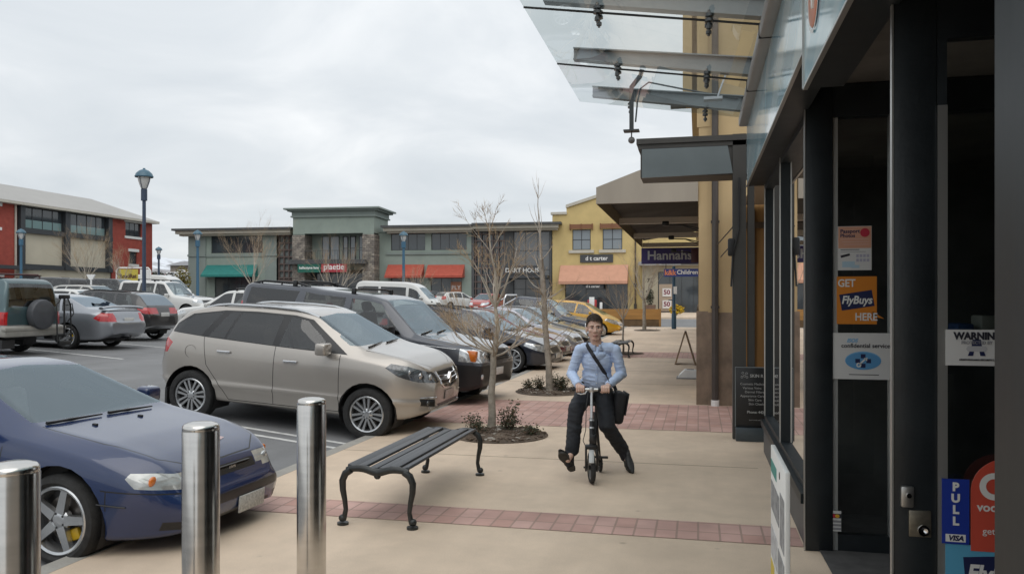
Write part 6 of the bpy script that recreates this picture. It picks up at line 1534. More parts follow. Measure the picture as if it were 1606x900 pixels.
# tree one, pruned low head with long leader
def b1(br, rg, top, pts):
    for k in range(9):      # low pruned head
        a = k * 6.283 / 9 + rg.uniform(-.3, .3); d = Vector((math.cos(a), math.sin(a), rg.uniform(.05, .6)))
        grow(br, rg, top + Vector((0, 0, rg.uniform(-.04, .10))), d, rg.uniform(.6, .85), .017, 2, .55, (6, 8), lift=.12)
    lead = [top, top + Vector((.06, 0, .35)), top + Vector((.03, 0, .62))]
    br.tube(lead, [.036, .03, .026], 8, 0)
    knot = lead[2]
    for k in range(10):
        a = rg.uniform(0, 6.28); grow(br, rg, knot - Vector((0, 0, .12 + rg.uniform(-.05, .1))), (math.cos(a), math.sin(a), .4), .25, .006, 1, .5, 3, mi=0)
    for k in range(7):
        a = k * 6.283 / 7 + .5; d = Vector((math.cos(a) * .55, math.sin(a) * .55, 1))
        grow(br, rg, knot, d, rg.uniform(.7, .95), .016, 3, .6, (3, 4), lift=.05, shrink=.6)
    grow(br, rg, knot, (.10, 0, 1), 1.25, .020, 3, .6, (5, 6), lift=.05, shrink=.5)
bare_tree('bare_tree', -2.71, 10.42, 'bare street tree with pruned low head in the bed behind the bench', 1.0, .047, (.03, 0), 11, b1)
def b2(br, rg, top, pts):
    grow(br, rg, top, (-.02, 0, 1), 1.55, .022, 1, .5, 10, tip=.12, lift=.08, shrink=.35)
    for k in range(26):
        t = rg.uniform(.35, 1.0); f = t * 4; i = min(int(f), 3); q = pts[i].lerp(pts[i + 1], f - i); a = rg.uniform(0, 6.28)
        grow(br, rg, q, (math.cos(a), math.sin(a), rg.uniform(.1, .55)), rg.uniform(.4, .85) * (1.2 - .5 * t), .012, 2, .55, (2, 4), lift=.1)
bare_tree('bare_tree', -2.73, 14.88, 'tall slender bare street tree leaning left in the second bed', 2.5, .055, (-.17, 0), 7, b2)
def bround(w, h, n=7, dep=3, kids=(4, 6), r=.035, steep=1.0):
    def f(br, rg, top, pts):
        for k in range(n):
            a = k * 6.283 / n + rg.uniform(-.3, .3); grow(br, rg, top, (math.cos(a) * .7, math.sin(a) * .7, steep), h * rg.uniform(.75, 1.0) * .75, r, dep, .45, kids, lift=.1)
        grow(br, rg, top, (0, 0, 1), h * .8, r * 1.1, dep, .45, kids, lift=.1)
    return f
bare_tree('bare_tree', -2.35, 25.9, 'thin bare street tree beside the far bench', 1.1, .03, (0, 0), 3, bround(1, 1.5, 6, 2, (4, 6), .014))
bare_tree('bare_tree', -2.8, 43.2, 'bushy bare tree in a far bed near the orange planter', 1.5, .09, (0, 0), 31, bround(1.6, 3.4, 7, 3, (3, 5), .035))
def at(u, v, t):
    q = (u - 803) / 1256; sa, ca = math.sin(YAW), math.cos(YAW)
    return (-sa + q * ca) * t, (ca + q * sa) * t, CAM_H - (v - 472) / 1256 * t
for (u, t, lab, sd, th_, hh, kd) in ((136, 52, 'bare tree before the cream wall panels of the red block', 21, 1.5, 3.6, (4, 5)), (190, 58, 'small bare tree before the red brick end wall', 22, 1.4, 2.8, (3, 4)), (396, 54, 'bare tree before the teal awning', 23, 1.5, 4.6, (4, 5)),
                                     (528, 52, 'spreading bare tree before the green and red shop signs', 24, 1.0, 3.6, (4, 5)), (650, 56, 'small bare tree before the left coral awning', 25, 1.0, 2.6, (3, 4))):
    x, y = at(u, 0, t)[:2]
    bare_tree('bare_tree', x, y, lab, th_, .09, (0, 0), sd, bround(2, hh, 8, 3, kd, .024, .9 if sd == 24 else 1.15))
# yellow green shrub at the corner of the green block, distant shrubs as individuals
M_yg = mat('yellow_foliage', (.20, .17, .035), .8, noise=(3, .4)); M_dk = mat('dull_foliage', (.055, .06, .04), .85, noise=(3, .5)); M_rose = mat('rose_leaf', (.055, .065, .035), .7, noise=(8, .5)); M_rose2 = mat('rusty_leaf', (.13, .075, .035), .75, noise=(8, .4)); M_stem = mat('shrub_stem', (.13, .09, .06), .8)
def leaf_ball(mb, rg, c, r, n, s, mi=0):
    for i in range(n):
        v = Vector((rg.gauss(0, 1), rg.gauss(0, 1), rg.gauss(0, 1))).normalized() * (rg.random() ** .45)
        p = Vector(c) + Vector((v.x * r[0], v.y * r[1], v.z * r[2])); q = s * rg.uniform(.6, 1.4)
        Mx = Matrix.Rotation(rg.uniform(0, 6.28), 3, 'Z') @ Matrix.Rotation(rg.uniform(0, 3.1), 3, 'X')
        mb.add([p + Mx @ Vector(w) for w in ((-q, 0, 0), (0, -q * .5, q * .12), (q, 0, 0), (0, q * .5, q * .12))], [(0, 1, 2, 3)], mi)
def shrub(name, x, y, label, r, n, s, m, seed, z=None, cat='shrub', group=None, twigs=12):
    rg = random.Random(seed); root = empty(name, (x, y, gz(x, y) if z is None else z), 0, label, cat, group)
    f = MB(); leaf_ball(f, rg, (0, 0, r[2] * 1.05), r, n, s); f.build('foliage', m, root, recalc=False)
    t = MB()
    for k in range(twigs):
        a = rg.uniform(0, 6.28); q = rg.uniform(.3, .9); t.tube([(0, 0, 0), (r[0] * q * .4 * math.cos(a), r[1] * q * .4 * math.sin(a), r[2]), (r[0] * q * math.cos(a), r[1] * q * math.sin(a), r[2] * rg.uniform(1.3, 2.0))], [.02 * r[2], .012 * r[2], .005 * r[2]], 5)
    t.build('stem', M_stem, root); return root
shrub('golden_shrub', *at(286, 0, 78)[:2], 'golden green shrub at the left corner of the green block', (.8, .8, 1.6), 1100, .10, M_yg, 41)
for i, (x, y) in enumerate(((-62, 84), (-70, 92), (-66, 96), (-76, 101), (-71, 104))):
    shrub('dark_shrub', x, y, 'dull bare looking shrub in the hedge line beyond the gap', (1.8, 1.5, 1.2), 500, .2, M_dk, 50 + i, group='shrubs beyond the gap')
def rose(x, y, label, h, seed, dense=1.0, m2=True):
    rg = random.Random(seed); h *= .8; root = empty('rose_bush', (x, y, .03), 0, label, 'shrub'); st = MB(); lf = MB()
    for k in range(int(9 * dense) + 2):
        a = rg.uniform(0, 6.28); pts, d = wander(rg, (rg.uniform(-.04, .04), rg.uniform(-.04, .04), 0), (math.cos(a) * .5, math.sin(a) * .5, 1), h * rg.uniform(.6, 1.1), 5, .18, .05)
        st.tube(pts, [.006, .005, .004, .0035, .003, .002], 5)
        for q in pts[1:]:
            for j in range(int(7 * dense)):
                o = Vector((rg.gauss(0, .035), rg.gauss(0, .035), rg.gauss(0, .03))); p = q + o; w = rg.uniform(.010, .021); Mx = Matrix.Rotation(rg.uniform(0, 6.28), 3, 'Z') @ Matrix.Rotation(rg.uniform(0, 3.1), 3, 'X')
                lf.add([p + Mx @ Vector(v) for v in ((-w, 0, 0), (0, -w * .6, w * .2), (w, 0, 0), (0, w * .6, w * .2))], [(0, 1, 2, 3)], 1 if rg.random() < .22 else 0)
    st.build('stem', M_stem, root); lf.build('foliage', [M_rose, M_rose2], root, recalc=False)
rose(-2.42, 10.25, 'tallest leafy rose bush just right of the pruned tree trunk', .42, 1, 1.5)
rose(-2.92, 10.25, 'sparse rose bush left of the pruned tree trunk', .34, 2, .8)
rose(-2.06, 9.95, 'small green rose clump at right side of the near bed', .14, 3, .9)
rose(-2.78, 10.0, 'low rusty rose clump right behind the bench end', .2, 4, .8)
rose(-2.95, 15.0, 'leafy rose bush left of the leaning tree', .3, 5, 1.3); rose(-2.5, 14.9, 'leafy rose bush right of the leaning tree', .36, 6, 1.5); rose(-2.25, 15.15, 'low rose bush behind the rider by the leaning tree', .26, 7, 1.3); rose(-3.2, 15.2, 'low rose bush at the left rim of second bed', .2, 8, 1.0); rose(-2.7, 15.45, 'rose bush directly behind the leaning tree trunk', .34, 9, 1.2)
for i, x in enumerate((-2.1, -1.8, -1.5)): rose(x, 43.6 + .2 * i, ['left low plant right of the far bushy tree', 'middle low plant right of the far bushy tree', 'right low plant right of the far bushy tree'][i], .22, 60 + i, .9)
shrub('flowering_shrub', -1.75, 68.2, 'yellow flowering shrub in a low pot across the street', (.62, .62, .45), 420, .12, mat('yellow_flower', (.55, .38, .02), .7, noise=(5, .4)), 70, z=gz(0, 68.2) + .06)
tp = empty('potted_topiary', (-4.5, 77.5, gz(0, 77.5) + .06), 0, 'dark clipped topiary in a brown square pot before the cream shop', 'potted plant')
m = MB(); m.prism([(-.45, 0), (.45, 0), (.55, .75), (-.55, .75)], 'Y', -.5, .5); m.build('pot', mat('brown_pot', (.14, .085, .06), .7, noise=(4, .2)), tp)
rg = random.Random(9); m = MB(); leaf_ball(m, rg, (0, 0, 1.55), (.42, .42, .85), 900, .07); m.build('foliage', M_dk, tp, recalc=False)
# ------------------------------------------------------------------ street furniture
M_steel = mat('polished_steel', (.62, .60, .57), .2, 1.0, noise=(2.5, .10), streak=(1, 1, 8), rnoise=.06)
for i, (x, y, lab) in enumerate(((-2.22, 4.33, 'polished steel bollard farthest from the camera, left of the bench'), (-2.28, 3.34, 'polished steel bollard in front of the blue coupe nose'), (-2.36, 2.36, 'polished steel bollard nearest the camera, cut by the left frame edge'))):
    m = MB(); r = .0845; H = 1.142
    m.lathe([(r, -.05), (r, H - .03), (r - .002, H - .026), (r - .0005, H - .022), (r - .0035, H - .006), (r - .012, H + .002), (r * .55, H + .010), (.001, H + .013)], 64)
    o = m.build('bollard', M_steel, loc=(x, y, 0), sharp=50); tag(o, lab, 'bollard', 'steel bollards')
    m = MB(); m.lathe([(r + .03, -.02), (r + .03, .004), (r + .002, .010)], 40); m.build('base_ring', M_galv, o)
# cast iron bench
M_cast = mat('black_cast_iron', (.016, .018, .018), .38, noise=(20, .3), bump=(70, .08)); M_slat = mat('charcoal_slat', (.055, .058, .064), .42, noise=(14, .18), streak=(1, 8, 8), bump=(50, .05))
def make_bench(name, x, y, rz, label, Ln=1.92):
    root = empty(name, (x, y, along(y)), rz, label, 'bench')
    W = .27
    def prof(t):            # seat curve across (t -1..1): rolled edges and a dip
        return .405 + .035 * math.cos(t * math.pi * .5) ** .5 - .028 * math.exp(-(t / .42) ** 2) * 1.0 if abs(t) < 1 else .39
    for yy in (-Ln / 2, Ln / 2):
        m = MB()
        top = [(W * t, yy, .40 + .042 * math.sqrt(max(0, 1 - abs(t) ** 4)) - .03 * math.exp(-(t / .30) ** 2)) for t in np.linspace(-.92, .92, 25)]
        m.tube(top, [.030 - .006 * abs(t) for t in np.linspace(-.92, .92, 25)], 10, squash=((0, 1, 0), .85))
        m.ball((0, yy, .385), .022, 0, 8, (1.3, .8, 1.1))
        for sg in (-1, 1):
            leg = [(sg * W * .80, yy, .425), (sg * W * .97, yy, .395), (sg * W * 1.06, yy, .34), (sg * W * 1.05, yy, .27), (sg * W * .99, yy, .19), (sg * W * .96, yy, .12), (sg * W * 1.0, yy, .065), (sg * W * 1.04, yy, .04)]
            m.tube(leg, [.028, .029, .027, .024, .020, .018, .020, .024], 10)
            m.ball((sg * W * 1.06, yy, .05), .032, 0, 8, (1, .8, .9)); m.cyl((sg * W * 1.05, yy, 0), (sg * W * 1.05, yy, .018), .044, 14)
        m.build('leg', M_cast, root)
    for k in range(6):
        t = -.80 + 1.60 * k / 5
        z = .425 + .035 * math.sqrt(max(0, 1 - abs(t) ** 4)) - .026 * math.exp(-(t / .30) ** 2)
        sl = -.30 * t ** 3 + .12 * (t if abs(t) < .5 else 0)
        Mx = Matrix.Translation((W * t, 0, z - .004)) @ Matrix.Rotation(-(-sl * 1.6), 4, 'Y')
        m = MB(); m.rbox(-.038, .038, -Ln / 2 + .02, Ln / 2 - .02, -.014, .010, .006, 0, Mx); m.build('slat', M_slat, root)
    return root
make_bench('bench', -2.385, 6.68, 0, 'black cast iron backless bench with slatted seat in the foreground')
make_bench('bench', -2.32, 25.2, 0, 'far black cast iron bench beyond the rider', 1.7)
# street lamps
M_lpole = mat('blue_grey_pole', (.035, .055, .095), .45, noise=(2, .2)); M_ldome = mat('blue_dome', (.05, .12, .17), .4, noise=(3, .15)); M_lglass = mat('lamp_globe', (.62, .62, .60), .15, spec=.6)
M_lpole2 = mat('steel_blue_pole', (.045, .13, .21), .45)
def lamp(x, y, H, r, label, pole=M_lpole, z=None):
    root = empty('street_lamp', (x, y, gz(x, y) if z is None else z), 0, label, 'street lamp')
    m = MB(); m.lathe([(r * 1.7, 0), (r * 1.7, .5), (r * 1.1, .62), (r, .7), (r * .85, H - 1.15), (r * 1.5, H - 1.14), (r * 1.5, H - .72), (r * 1.0, H - .70), (.001, H - .70)], 14); m.build('pole', pole, root)
    m = MB(); m.lathe([(.09, H - .70), (.12, H - .66), (.20, H - .42), (.23, H - .26)], 18); m.build('globe', M_lglass, root)
    m = MB()
    for k in range(4): a = k * math.pi / 2; m.tube([(.10 * math.cos(a), .10 * math.sin(a), H - .72), (.22 * math.cos(a), .22 * math.sin(a), H - .45), (.25 * math.cos(a), .25 * math.sin(a), H - .25)], .012, 5)
    m.build('globe_arm', pole, root)
    m = MB(); m.lathe([(.32, H - .27), (.33, H - .24), (.28, H - .12), (.17, H - .02), (.05, H + .03), (.04, H + .07), (.001, H + .08)], 20); m.build('dome', M_ldome, root)
for u, v, t, r, pl, lab in ((226, 267, 30, .075, M_lpole, 'tallest blue grey street lamp standing among the parked cars'), (33, 360, 58, .10, M_lpole2, 'street lamp with pale globe before the red block downpipe'), (249, 388, 78, .11, M_lpole, 'dark street lamp in the gap between the red and green blocks'),
                            (310, 362, 58, .11, M_lpole2, 'steel blue street lamp before the left wall of green block'), (633, 364, 58, .11, M_lpole2, 'steel blue street lamp before the coral awnings')):
    x, y, z = at(u, v, t); lamp(x, y, z - gz(x, y), r, lab, pl)
# plain blue pole with small plate by the crossing
x, y = at(1057, 517, 43.5)[:2]
m = MB(); m.lathe([(.13, 0), (.13, .8), (.10, .85), (.085, 3.4), (.001, 3.42)], 12); m.box(-.02, .16, -.12, -.10, 1.9, 2.3, 1); m.box(-.3, 0, -.02, .02, 1.55, 1.6); m.box(-.14, .14, -.14, .14, 1.0, 1.04, 2)
o = m.build('sign_pole', [mat('petrol_blue_pole', (.02, .06, .10), .45), M_white, M_galv], loc=(x, y, gz(x, y))); tag(o, 'petrol blue pole with small white plate by the street crossing', 'pole')
# A-frame seen from its end
af = empty('sandwich_board', (-.34, 22.4, 0), 0, 'tan edged sandwich board standing end on near the ochre building', 'sandwich board')
for sg in (-1, 1):
    Mx = Matrix.Translation((0, 0, .9)) @ Matrix.Rotation(sg * R(-16.5), 4, 'Y')
    m = MB(); m.box(-.018, .018, -.3, .3, -.94, 0, 0, Mx); m.box(sg * .019, sg * .021, -.26, .26, -.8, -.06, 1, Mx); m.build('panel', [mat('tan_timber', (.27, .19, .12), .6, noise=(5, .2)), mat('board_face', (.30, .31, .30), .6)], af)
m = MB(); m.tube([(-.18, .25, .3), (.18, .25, .3)], .006, 5); m.build('chain', M_galv, af)
# white moulded sign foot
m = MB(); m.prism([(-.30, 0), (.30, 0), (.28, .06), (.10, .185), (-.14, .195), (-.26, .08)], 'Y', -.22, .22); m.box(-.32, .32, -.24, .24, .0, .028, 1); m.box(-.1, .06, -.03, .03, .19, .205, 1)
o = m.build('plastic_sign_base', [mat('white_plastic', (.8, .81, .81), .5, noise=(5, .1)), mat('grey_plastic', (.25, .25, .25), .6)], loc=(-.15, 18.3, 0)); tag(o, 'white moulded plastic sign foot lying on the footpath by the pilasters', 'sign base')
# SKIN board
sk = empty('sandwich_board', (.64, 10.28, 0), 0, 'black SKIN clinic board with pale lettering at the grey post', 'sandwich board')
m = MB(); m.rbox(-.19, .24, -.02, .02, .17, .90, .004); m.box(-.195, -.188, -.022, .022, .17, .905, 1); m.box(-.19, .24, -.022, .022, .9, .907, 1); m.build('board', [mat('blackboard', (.014, .014, .015), .4, noise=(4, .3)), M_galv], sk)
m = MB(); m.rbox(-.19, .24, -.08, .08, 0, .165, .01); m.build('base', mat('dark_teal_base', (.05, .065, .075), .4, noise=(3, .2)), sk)
m = MB(); T = lambda dx, dz: Matrix.Translation((dx, -.0225, dz))
M_chalk = mat('chalk_white', (.42, .42, .41), .6)
for s_, size, dx, dz, bo in (('SKIN R', .052, -.02, .80, .001), ('Cosmetic Medicine', .040, -.135, .70, 0), ('Various Veins', .040, -.105, .651, 0), ('Dermal Fillers', .040, -.08, .602, 0), ('Appearance Care', .040, -.135, .553, 0), ('Skin Care', .040, -.04, .504, 0), ('Skin Checks', .040, -.035, .455, 0), ('Phone: 442', .044, -.055, .355, .001), ('appointments welcome', .018, -.03, .26, 0)):
    q = MB(); text_mb(q, s_, size, T(dx, dz), 0, 'LEFT', .001, bold=bo); q.build('lettering', M_chalk, sk)
for dx, dz in ((-.085, .80), (-.105, .835), (-.06, .83), (-.115, .785), (-.055, .785)): m.lathe([(.014, 0), (.010, 0)], 14, 0, Matrix.Translation((dx, -.0225, dz)) @ Matrix.Rotation(R(90), 4, 'X'))
m.build('emblem', mat('chalk_white', (.42, .42, .41), .6), sk)
# white board seen edge on beside the shop sill
wb_ = empty('notice_board', (.43, 4.55, 0), 0, 'white notice board with printed panels standing edge on by the shop sill', 'notice board')
m = MB(); m.rbox(-.012, .012, -.40, .40, .03, .875, .004); m.build('board', M_white, wb_)
m = MB()
for (y0, y1, z0, z1, mi) in ((.05, .37, .73, .80, 0), (-.1, .36, .52, .68, 1), (-.36, -.15, .45, .72, 1), (.0, .36, .25, .42, 2), (-.36, -.05, .2, .4, 1), (.18, .37, .08, .22, 3), (-.36, .1, .07, .15, 2)): m.box(-.0145, -.0122, y0, y1, z0, z1, mi)
m.cyl((-.014, -.12, .80), (.014, -.12, .80), .02, 12, 4)
m.build('printed_panel', [mat('teal_print', (.03, .25, .22), .5), mat('grey_print2', (.25, .26, .27), .6, noise=(20, .5)), mat('pale_print', (.45, .46, .47), .6, noise=(20, .3)), mat('yellow_print', (.6, .45, .05), .5), M_dark], wb_)
m = MB(); m.rbox(-.2, .08, .36, .50, 0.0, .045, .015); m.rbox(-.1, .08, -.50, -.36, 0, .045, .015); m.build('foot', mat('grey_plastic', (.25, .25, .25), .6), wb_)
# banner sign, finger sign
x, y, z = at(210, 440, 60)
bn = empty('banner_sign', (x, y, gz(x, y)), R(18), 'yellow and white banner in a rounded pale frame before the red wall', 'sign'); b0 = z - gz(x, y)
m = MB(); m.tube([(-1.25, 0, 0), (-1.25, 0, b0 + .75), (-1.1, 0, b0 + .95), (1.05, 0, b0 + .95), (1.2, 0, b0 + .75), (1.2, 0, 0)], .06, 8); m.tube([(-1.25, 0, b0 - .42), (1.2, 0, b0 - .42)], .04, 6); m.build('frame', M_white, bn)
m = MB(); m.box(-1.15, .3, -.02, .02, b0 - .4, b0 + .85); m.build('banner', mat('yellow_banner', (.55, .45, .07), .6, noise=(2, .1)), bn)
m = MB(); m.box(.45, 1.15, -.03, .03, b0 - .4, b0 + .85); m.build('white_panel', M_white, bn)
m = MB(); text_mb(m, 'RoadRat', .42, Matrix.Translation((-.42, -.025, b0 + .32)), 0, bold=.02, sx=.85); m.build('lettering', mat('brown_ink', (.10, .05, .02), .6), bn)
x, y, z = at(143, 440, 46); g0 = gz(x, y)
m = MB(); m.cyl((0, 0, 0), (0, 0, z - g0 + .1), .05, 8); m.prism([(-.3, z - g0 + .35), (.3, z - g0 + .35), (.1, z - g0 + .05), (-.1, z - g0 + .05)], 'Y', -.04, .04); o = m.build('sign_post', M_white, loc=(x, y, g0)); tag(o, 'short white post with flared top among the parked cars', 'post')
# orange planter barrier
pl = empty('planter_barrier', (-4.4, 47.3, gz(-4, 47.3)), 0, 'long orange timber planter barrier at the street end of the kerb row', 'planter')
m = MB(); m.box(-2.6, 2.3, -.04, .04, .42, 1.02); m.box(-2.55, 2.25, -.02, .02, .0, .42, 1)
m.build('panel', [mat('orange_timber', (.42, .215, .06), .6, noise=(2, .2), streak=(.3, 1, 6)), mat('brown_board', (.16, .10, .05), .8, noise=(3, .3))], pl)
for x in (-2.6, -.2, 2.18): m = MB(); m.box(x, x + .12, -.06, .06, 0, 1.04); m.build('post', mat('orange_post', (.38, .20, .06), .6), pl)
m = MB(); rg = random.Random(4); leaf_ball(m, rg, (-.1, .3, .3), (2.3, .25, .28), 500, .06); m.build('planting', M_rose2, pl, recalc=False)
# purple chairs stacked near the banner
for i, (u, d) in enumerate(((185, 54), (194, 54.5), (203, 55))):
    x, y, _ = at(u, 445, d); o = empty('cafe_chair', (x, y, gz(x, y)), R(160 + 8 * i), ['leftmost purple cafe chair back in front of the yellow banner', 'middle purple cafe chair back in front of the yellow banner', 'rightmost purple cafe chair back in front of the yellow banner'][i], 'chair', 'purple chairs by the banner')
    m = MB(); m.rbox(-.24, .24, .2, .24, .75, 1.45, .02); m.build('backrest', mat('purple_mesh', (.05, .04, .10), .6), o)
    m = MB(); m.rbox(-.25, .25, -.25, .22, .70, .75, .02); m.build('seat', mat('purple_mesh', (.05, .04, .10), .6), o)
    for a in (-.2, .2):
        for b_ in (-.2, .2): m = MB(); m.cyl((a, b_, 0), (a, b_, .7), .02, 6); m.build('leg', M_galv, o)
# ------------------------------------------------------------------ rider, scooter and bag
PX, PY, PR = -.98, 7.53, R(7.4)
def capsule(mb, p, q, r1, r2, n=14, sc=(1, 1)):
    """tapered capsule; sc flattens the section (local x, y)"""
    p = Vector(p); q = Vector(q); d = q - p; L = d.length
    z = d.normalized(); x = z.orthogonal().normalized()
    ref = Vector((1, 0, 0)); x = (ref - z * ref.dot(z)); x = x.normalized() if x.length > .2 else z.orthogonal().normalized()
    y = z.cross(x); Mx = Matrix((x, y, z)).transposed().to_4x4(); Mx.translation = p
    prof = []
    for k in range(7): a = math.pi / 2 * k / 6; prof.append((max(.0005, r1 * math.sin(a)), -r1 * math.cos(a)))
    for k in range(1, 4): prof.append((r1 + (r2 - r1) * k / 4, L * k / 4))
    for k in range(7): a = math.pi / 2 * k / 6; prof.append((max(.0005, r2 * math.cos(a)), L + r2 * math.sin(a)))
    return mb.lathe(prof, n, 0, Mx @ Matrix.Diagonal((sc[0], sc[1], 1, 1)))
def ellip(mb, c, r, rot=None): 
    return mb.ball(c, 1.0, 0, 14, r, rot)
def fuse(mb, name, m, parent, voxel=.006, smooth=3, wr=None, sharp=80):
    """one continuous skin round overlapping solids"""
    me = mb.mesh('tmp', m); o = bpy.data.objects.new('tmp', me); COL.objects.link(o)
    a = o.modifiers.new('r', 'REMESH'); a.mode = 'VOXEL'; a.voxel_size = voxel; a.use_smooth_shade = True
    if smooth: b = o.modifiers.new('s', 'SMOOTH'); b.factor = .5; b.iterations = smooth
    dg = bpy.context.evaluated_depsgraph_get(); dg.update()
    nm = bpy.data.meshes.new_from_object(o.evaluated_get(dg)); nm.name = name
    bpy.data.objects.remove(o); bpy.data.meshes.remove(me)
    if wr: wr(nm)
    nm.materials.clear(); nm.materials.append(m)
    for p in nm.polygons: p.use_smooth = True
    o = bpy.data.objects.new(name, nm); COL.objects.link(o)
    if parent: o.parent = parent
    return o
def wrinkle(amp, sc, seed=0, fn=None):
    def f(me):
        nrm = [v.normal.copy() for v in me.vertices]
        for v, n in zip(me.vertices, nrm):
            p = v.co
            a = mnoise.noise((p.x * sc[0] + seed, p.y * sc[1], p.z * sc[2] + p.x * sc[0] * .6)); a = (1 - abs(a) * 2.2)
            b = mnoise.noise((p.x * sc[0] * 2.1, p.y * sc[1] * 2.1 + seed, p.z * sc[2] * 2.3 - p.x * 4))
            k = fn(p) if fn else 1.0
            v.co = p + n * (amp * (a * .7 + b * .4) * k)
        me.update()
    return f
M_skin = mat('skin', (.62, .41, .325), .5, noise=(14, .10), spec=.4)
M_skin.node_tree.nodes['Principled BSDF'].inputs['Subsurface Weight'].default_value = .08
M_shirt = mat('pale_blue_shirt', (.50, .61, .82), .85, noise=(24, .07), bump=(350, .12)); M_shirt2 = mat('shirt_seam', (.44, .55, .77), .85)
M_trous = mat('black_trousers', (.014, .016, .021), .75, noise=(20, .25), bump=(220, .1)); M_shoe = mat('black_shoe', (.013, .012, .012), .45, noise=(20, .3)); M_sole = mat('shoe_sole', (.040, .036, .032), .8, noise=(30, .4))
M_hair = mat('brown_hair', (.050, .034, .022), .6, noise=(60, .5)); M_eye = mat('eye_white', (.30, .27, .25), .3); M_iris = mat('iris', (.03, .03, .035), .2); M_lip = mat('lips', (.38, .165, .14), .5); M_sock = mat('dark_sock', (.02, .021, .027), .9)
man = empty('person', (PX, PY, 0), PR, 'person in pale blue shirt and black trousers riding a tiny scooter towards us', 'person')
N_, C_, P_ = Vector((.058, .49, 1.27)), Vector((.055, .54, 1.10)), Vector((.03, .66, .82))
SR, SL, ER, EL, WR, WL = map(Vector, ((-.118, .49, 1.232), (.236, .49, 1.232), (-.200, .54, .985), (.302, .54, .985), (-.128, .27, .898), (.162, .27, .898)))
HR, HL, KR, KL, AR, AL = map(Vector, ((-.055, .66, .79), (.118, .66, .79), (-.150, .27, .665), (.150, .37, .49), (-.190, .19, .255), (.315, .60, .215)))
HD_ = Vector((.030, .455, 1.447))
hrot = Matrix.Rotation(R(4), 3, 'Z') @ Matrix.Rotation(R(-3), 3, 'Y')
def hp(x, y, z): return HD_ + hrot @ Vector((x, y, z))
b = MB()
# torso and limbs beneath the clothes
ellip(b, C_ + Vector((0, 0, .02)), (.140, .092, .155)); ellip(b, (P_ + C_) / 2, (.125, .095, .16)); ellip(b, P_, (.145, .11, .11))
capsule(b, SR + Vector((.04, 0, .02)), SL - Vector((.04, 0, -.02)), .046, .046)
for s_, e_, w_ in ((SR, ER, WR), (SL, EL, WL)): capsule(b, s_, e_, .044, .037); capsule(b, e_, w_, .040, .027)
for h_, k_, a_ in ((HR, KR, AR), (HL, KL, AL)): capsule(b, h_, k_, .078, .054); capsule(b, k_, a_, .052, .036)
capsule(b, AR, (-.225, .10, .20), .036, .028); capsule(b, AL, (.345, .58, .125), .036, .028)
capsule(b, N_ - Vector((0, 0, .03)), hp(0, .022, -.06), .056, .054)
# head
ellip(b, hp(0, .018, .036), (.0755, .094, .093), hrot); ellip(b, hp(0, -.022, -.035), (.064, .070, .082), hrot); ellip(b, hp(0, -.048, -.092), (.034, .030, .030), hrot)
for sg in (-1, 1):
    capsule(b, hp(sg * .046, .006, -.062), hp(sg * .020, -.052, -.098), .020, .021); ellip(b, hp(sg * .042, -.058, -.018), (.026, .024, .024), hrot)
    ellip(b, hp(sg * .080, .020, -.006), (.010, .021, .033), hrot @ Matrix.Rotation(sg * R(-18), 3, 'Z'))
    ellip(b, hp(sg * .030, -.072, .032), (.030, .014, .010), hrot)
capsule(b, hp(0, -.080, .022), hp(0, -.101, -.026), .009, .013)
for sg in (-1, 1): ellip(b, hp(sg * .012, -.092, -.031), (.010, .012, .009), hrot)
ellip(b, hp(0, -.078, -.068), (.026, .015, .012), hrot); ellip(b, hp(0, -.060, -.05), (.040, .024, .02), hrot)
# hands closed round the grips (bar axis along x)
BY, BZ = .165, .868
for sg, w_, hx in ((-1, WR, -.108), (1, WL, .132)):
    kn = Vector((hx, BY + .012, BZ + .028))
    for k, ox in enumerate((-.033, -.011, .011, .033)):
        capsule(b, w_ + Vector((ox * .45, -.01, -.004)), kn + Vector((ox, 0, 0)), .0165, .0125, 8)
        lf = (1.0, 1.06, 1.02, .86)[k if sg > 0 else k]
        ch = [kn + Vector((ox, 0, 0)), Vector((hx + ox, BY - .026 * lf, BZ + .018)), Vector((hx + ox * 1.02, BY - .029 * lf, BZ - .014)), Vector((hx + ox * .98, BY - .006, BZ - .027))]
        for i, (r1, r2) in enumerate(((.0105, .010), (.010, .0092), (.0092, .0082))): capsule(b, ch[i], ch[i + 1], r1, r2, 8)
    tx = hx - sg * .045
    th = [w_ + Vector((-sg * .022, -.03, -.012)), Vector((tx, BY + .035, BZ + .002)), Vector((tx + sg * .004, BY + .012, BZ - .024)), Vector((tx + sg * .016, BY - .012, BZ - .028))]
    for i, (r1, r2) in enumerate(((.016, .0125), (.0125, .011), (.011, .009))): capsule(b, th[i], th[i + 1], r1, r2, 8)
fuse(b, 'body', M_skin, man, .0045, 3)
# eyes, brows, lips
for sg in (-1, 1):
    e = MB(); e.ball(hp(sg * .0305, -.0765, .010), .0105, 0, 10, (1.1, .8, .62)); e.ball(hp(sg * .0305 + .001, -.0830, .0095), .0052, 1, 8, (1, .55, 1)); e.build('eye', [M_eye, M_iris], man)
    e = MB(); e.tube([hp(sg * .012, -.0905, .0255), hp(sg * .030, -.0885, .0315), hp(sg * .050, -.074, .0265)], [.0022, .0028, .0018], 6); e.build('eyebrow', M_hair, man)
e = MB(); e.tube([hp(-.026, -.084, -.069), hp(-.010, -.0935, -.0655), hp(0, -.0945, -.067), hp(.010, -.0935, -.0655), hp(.026, -.084, -.069)], [.002, .004, .0035, .004, .002], 8); e.tube([hp(-.022, -.0845, -.073), hp(0, -.0935, -.0765), hp(.022, -.0845, -.073)], [.002, .0055, .002], 8); e.build('lips', M_lip, man)
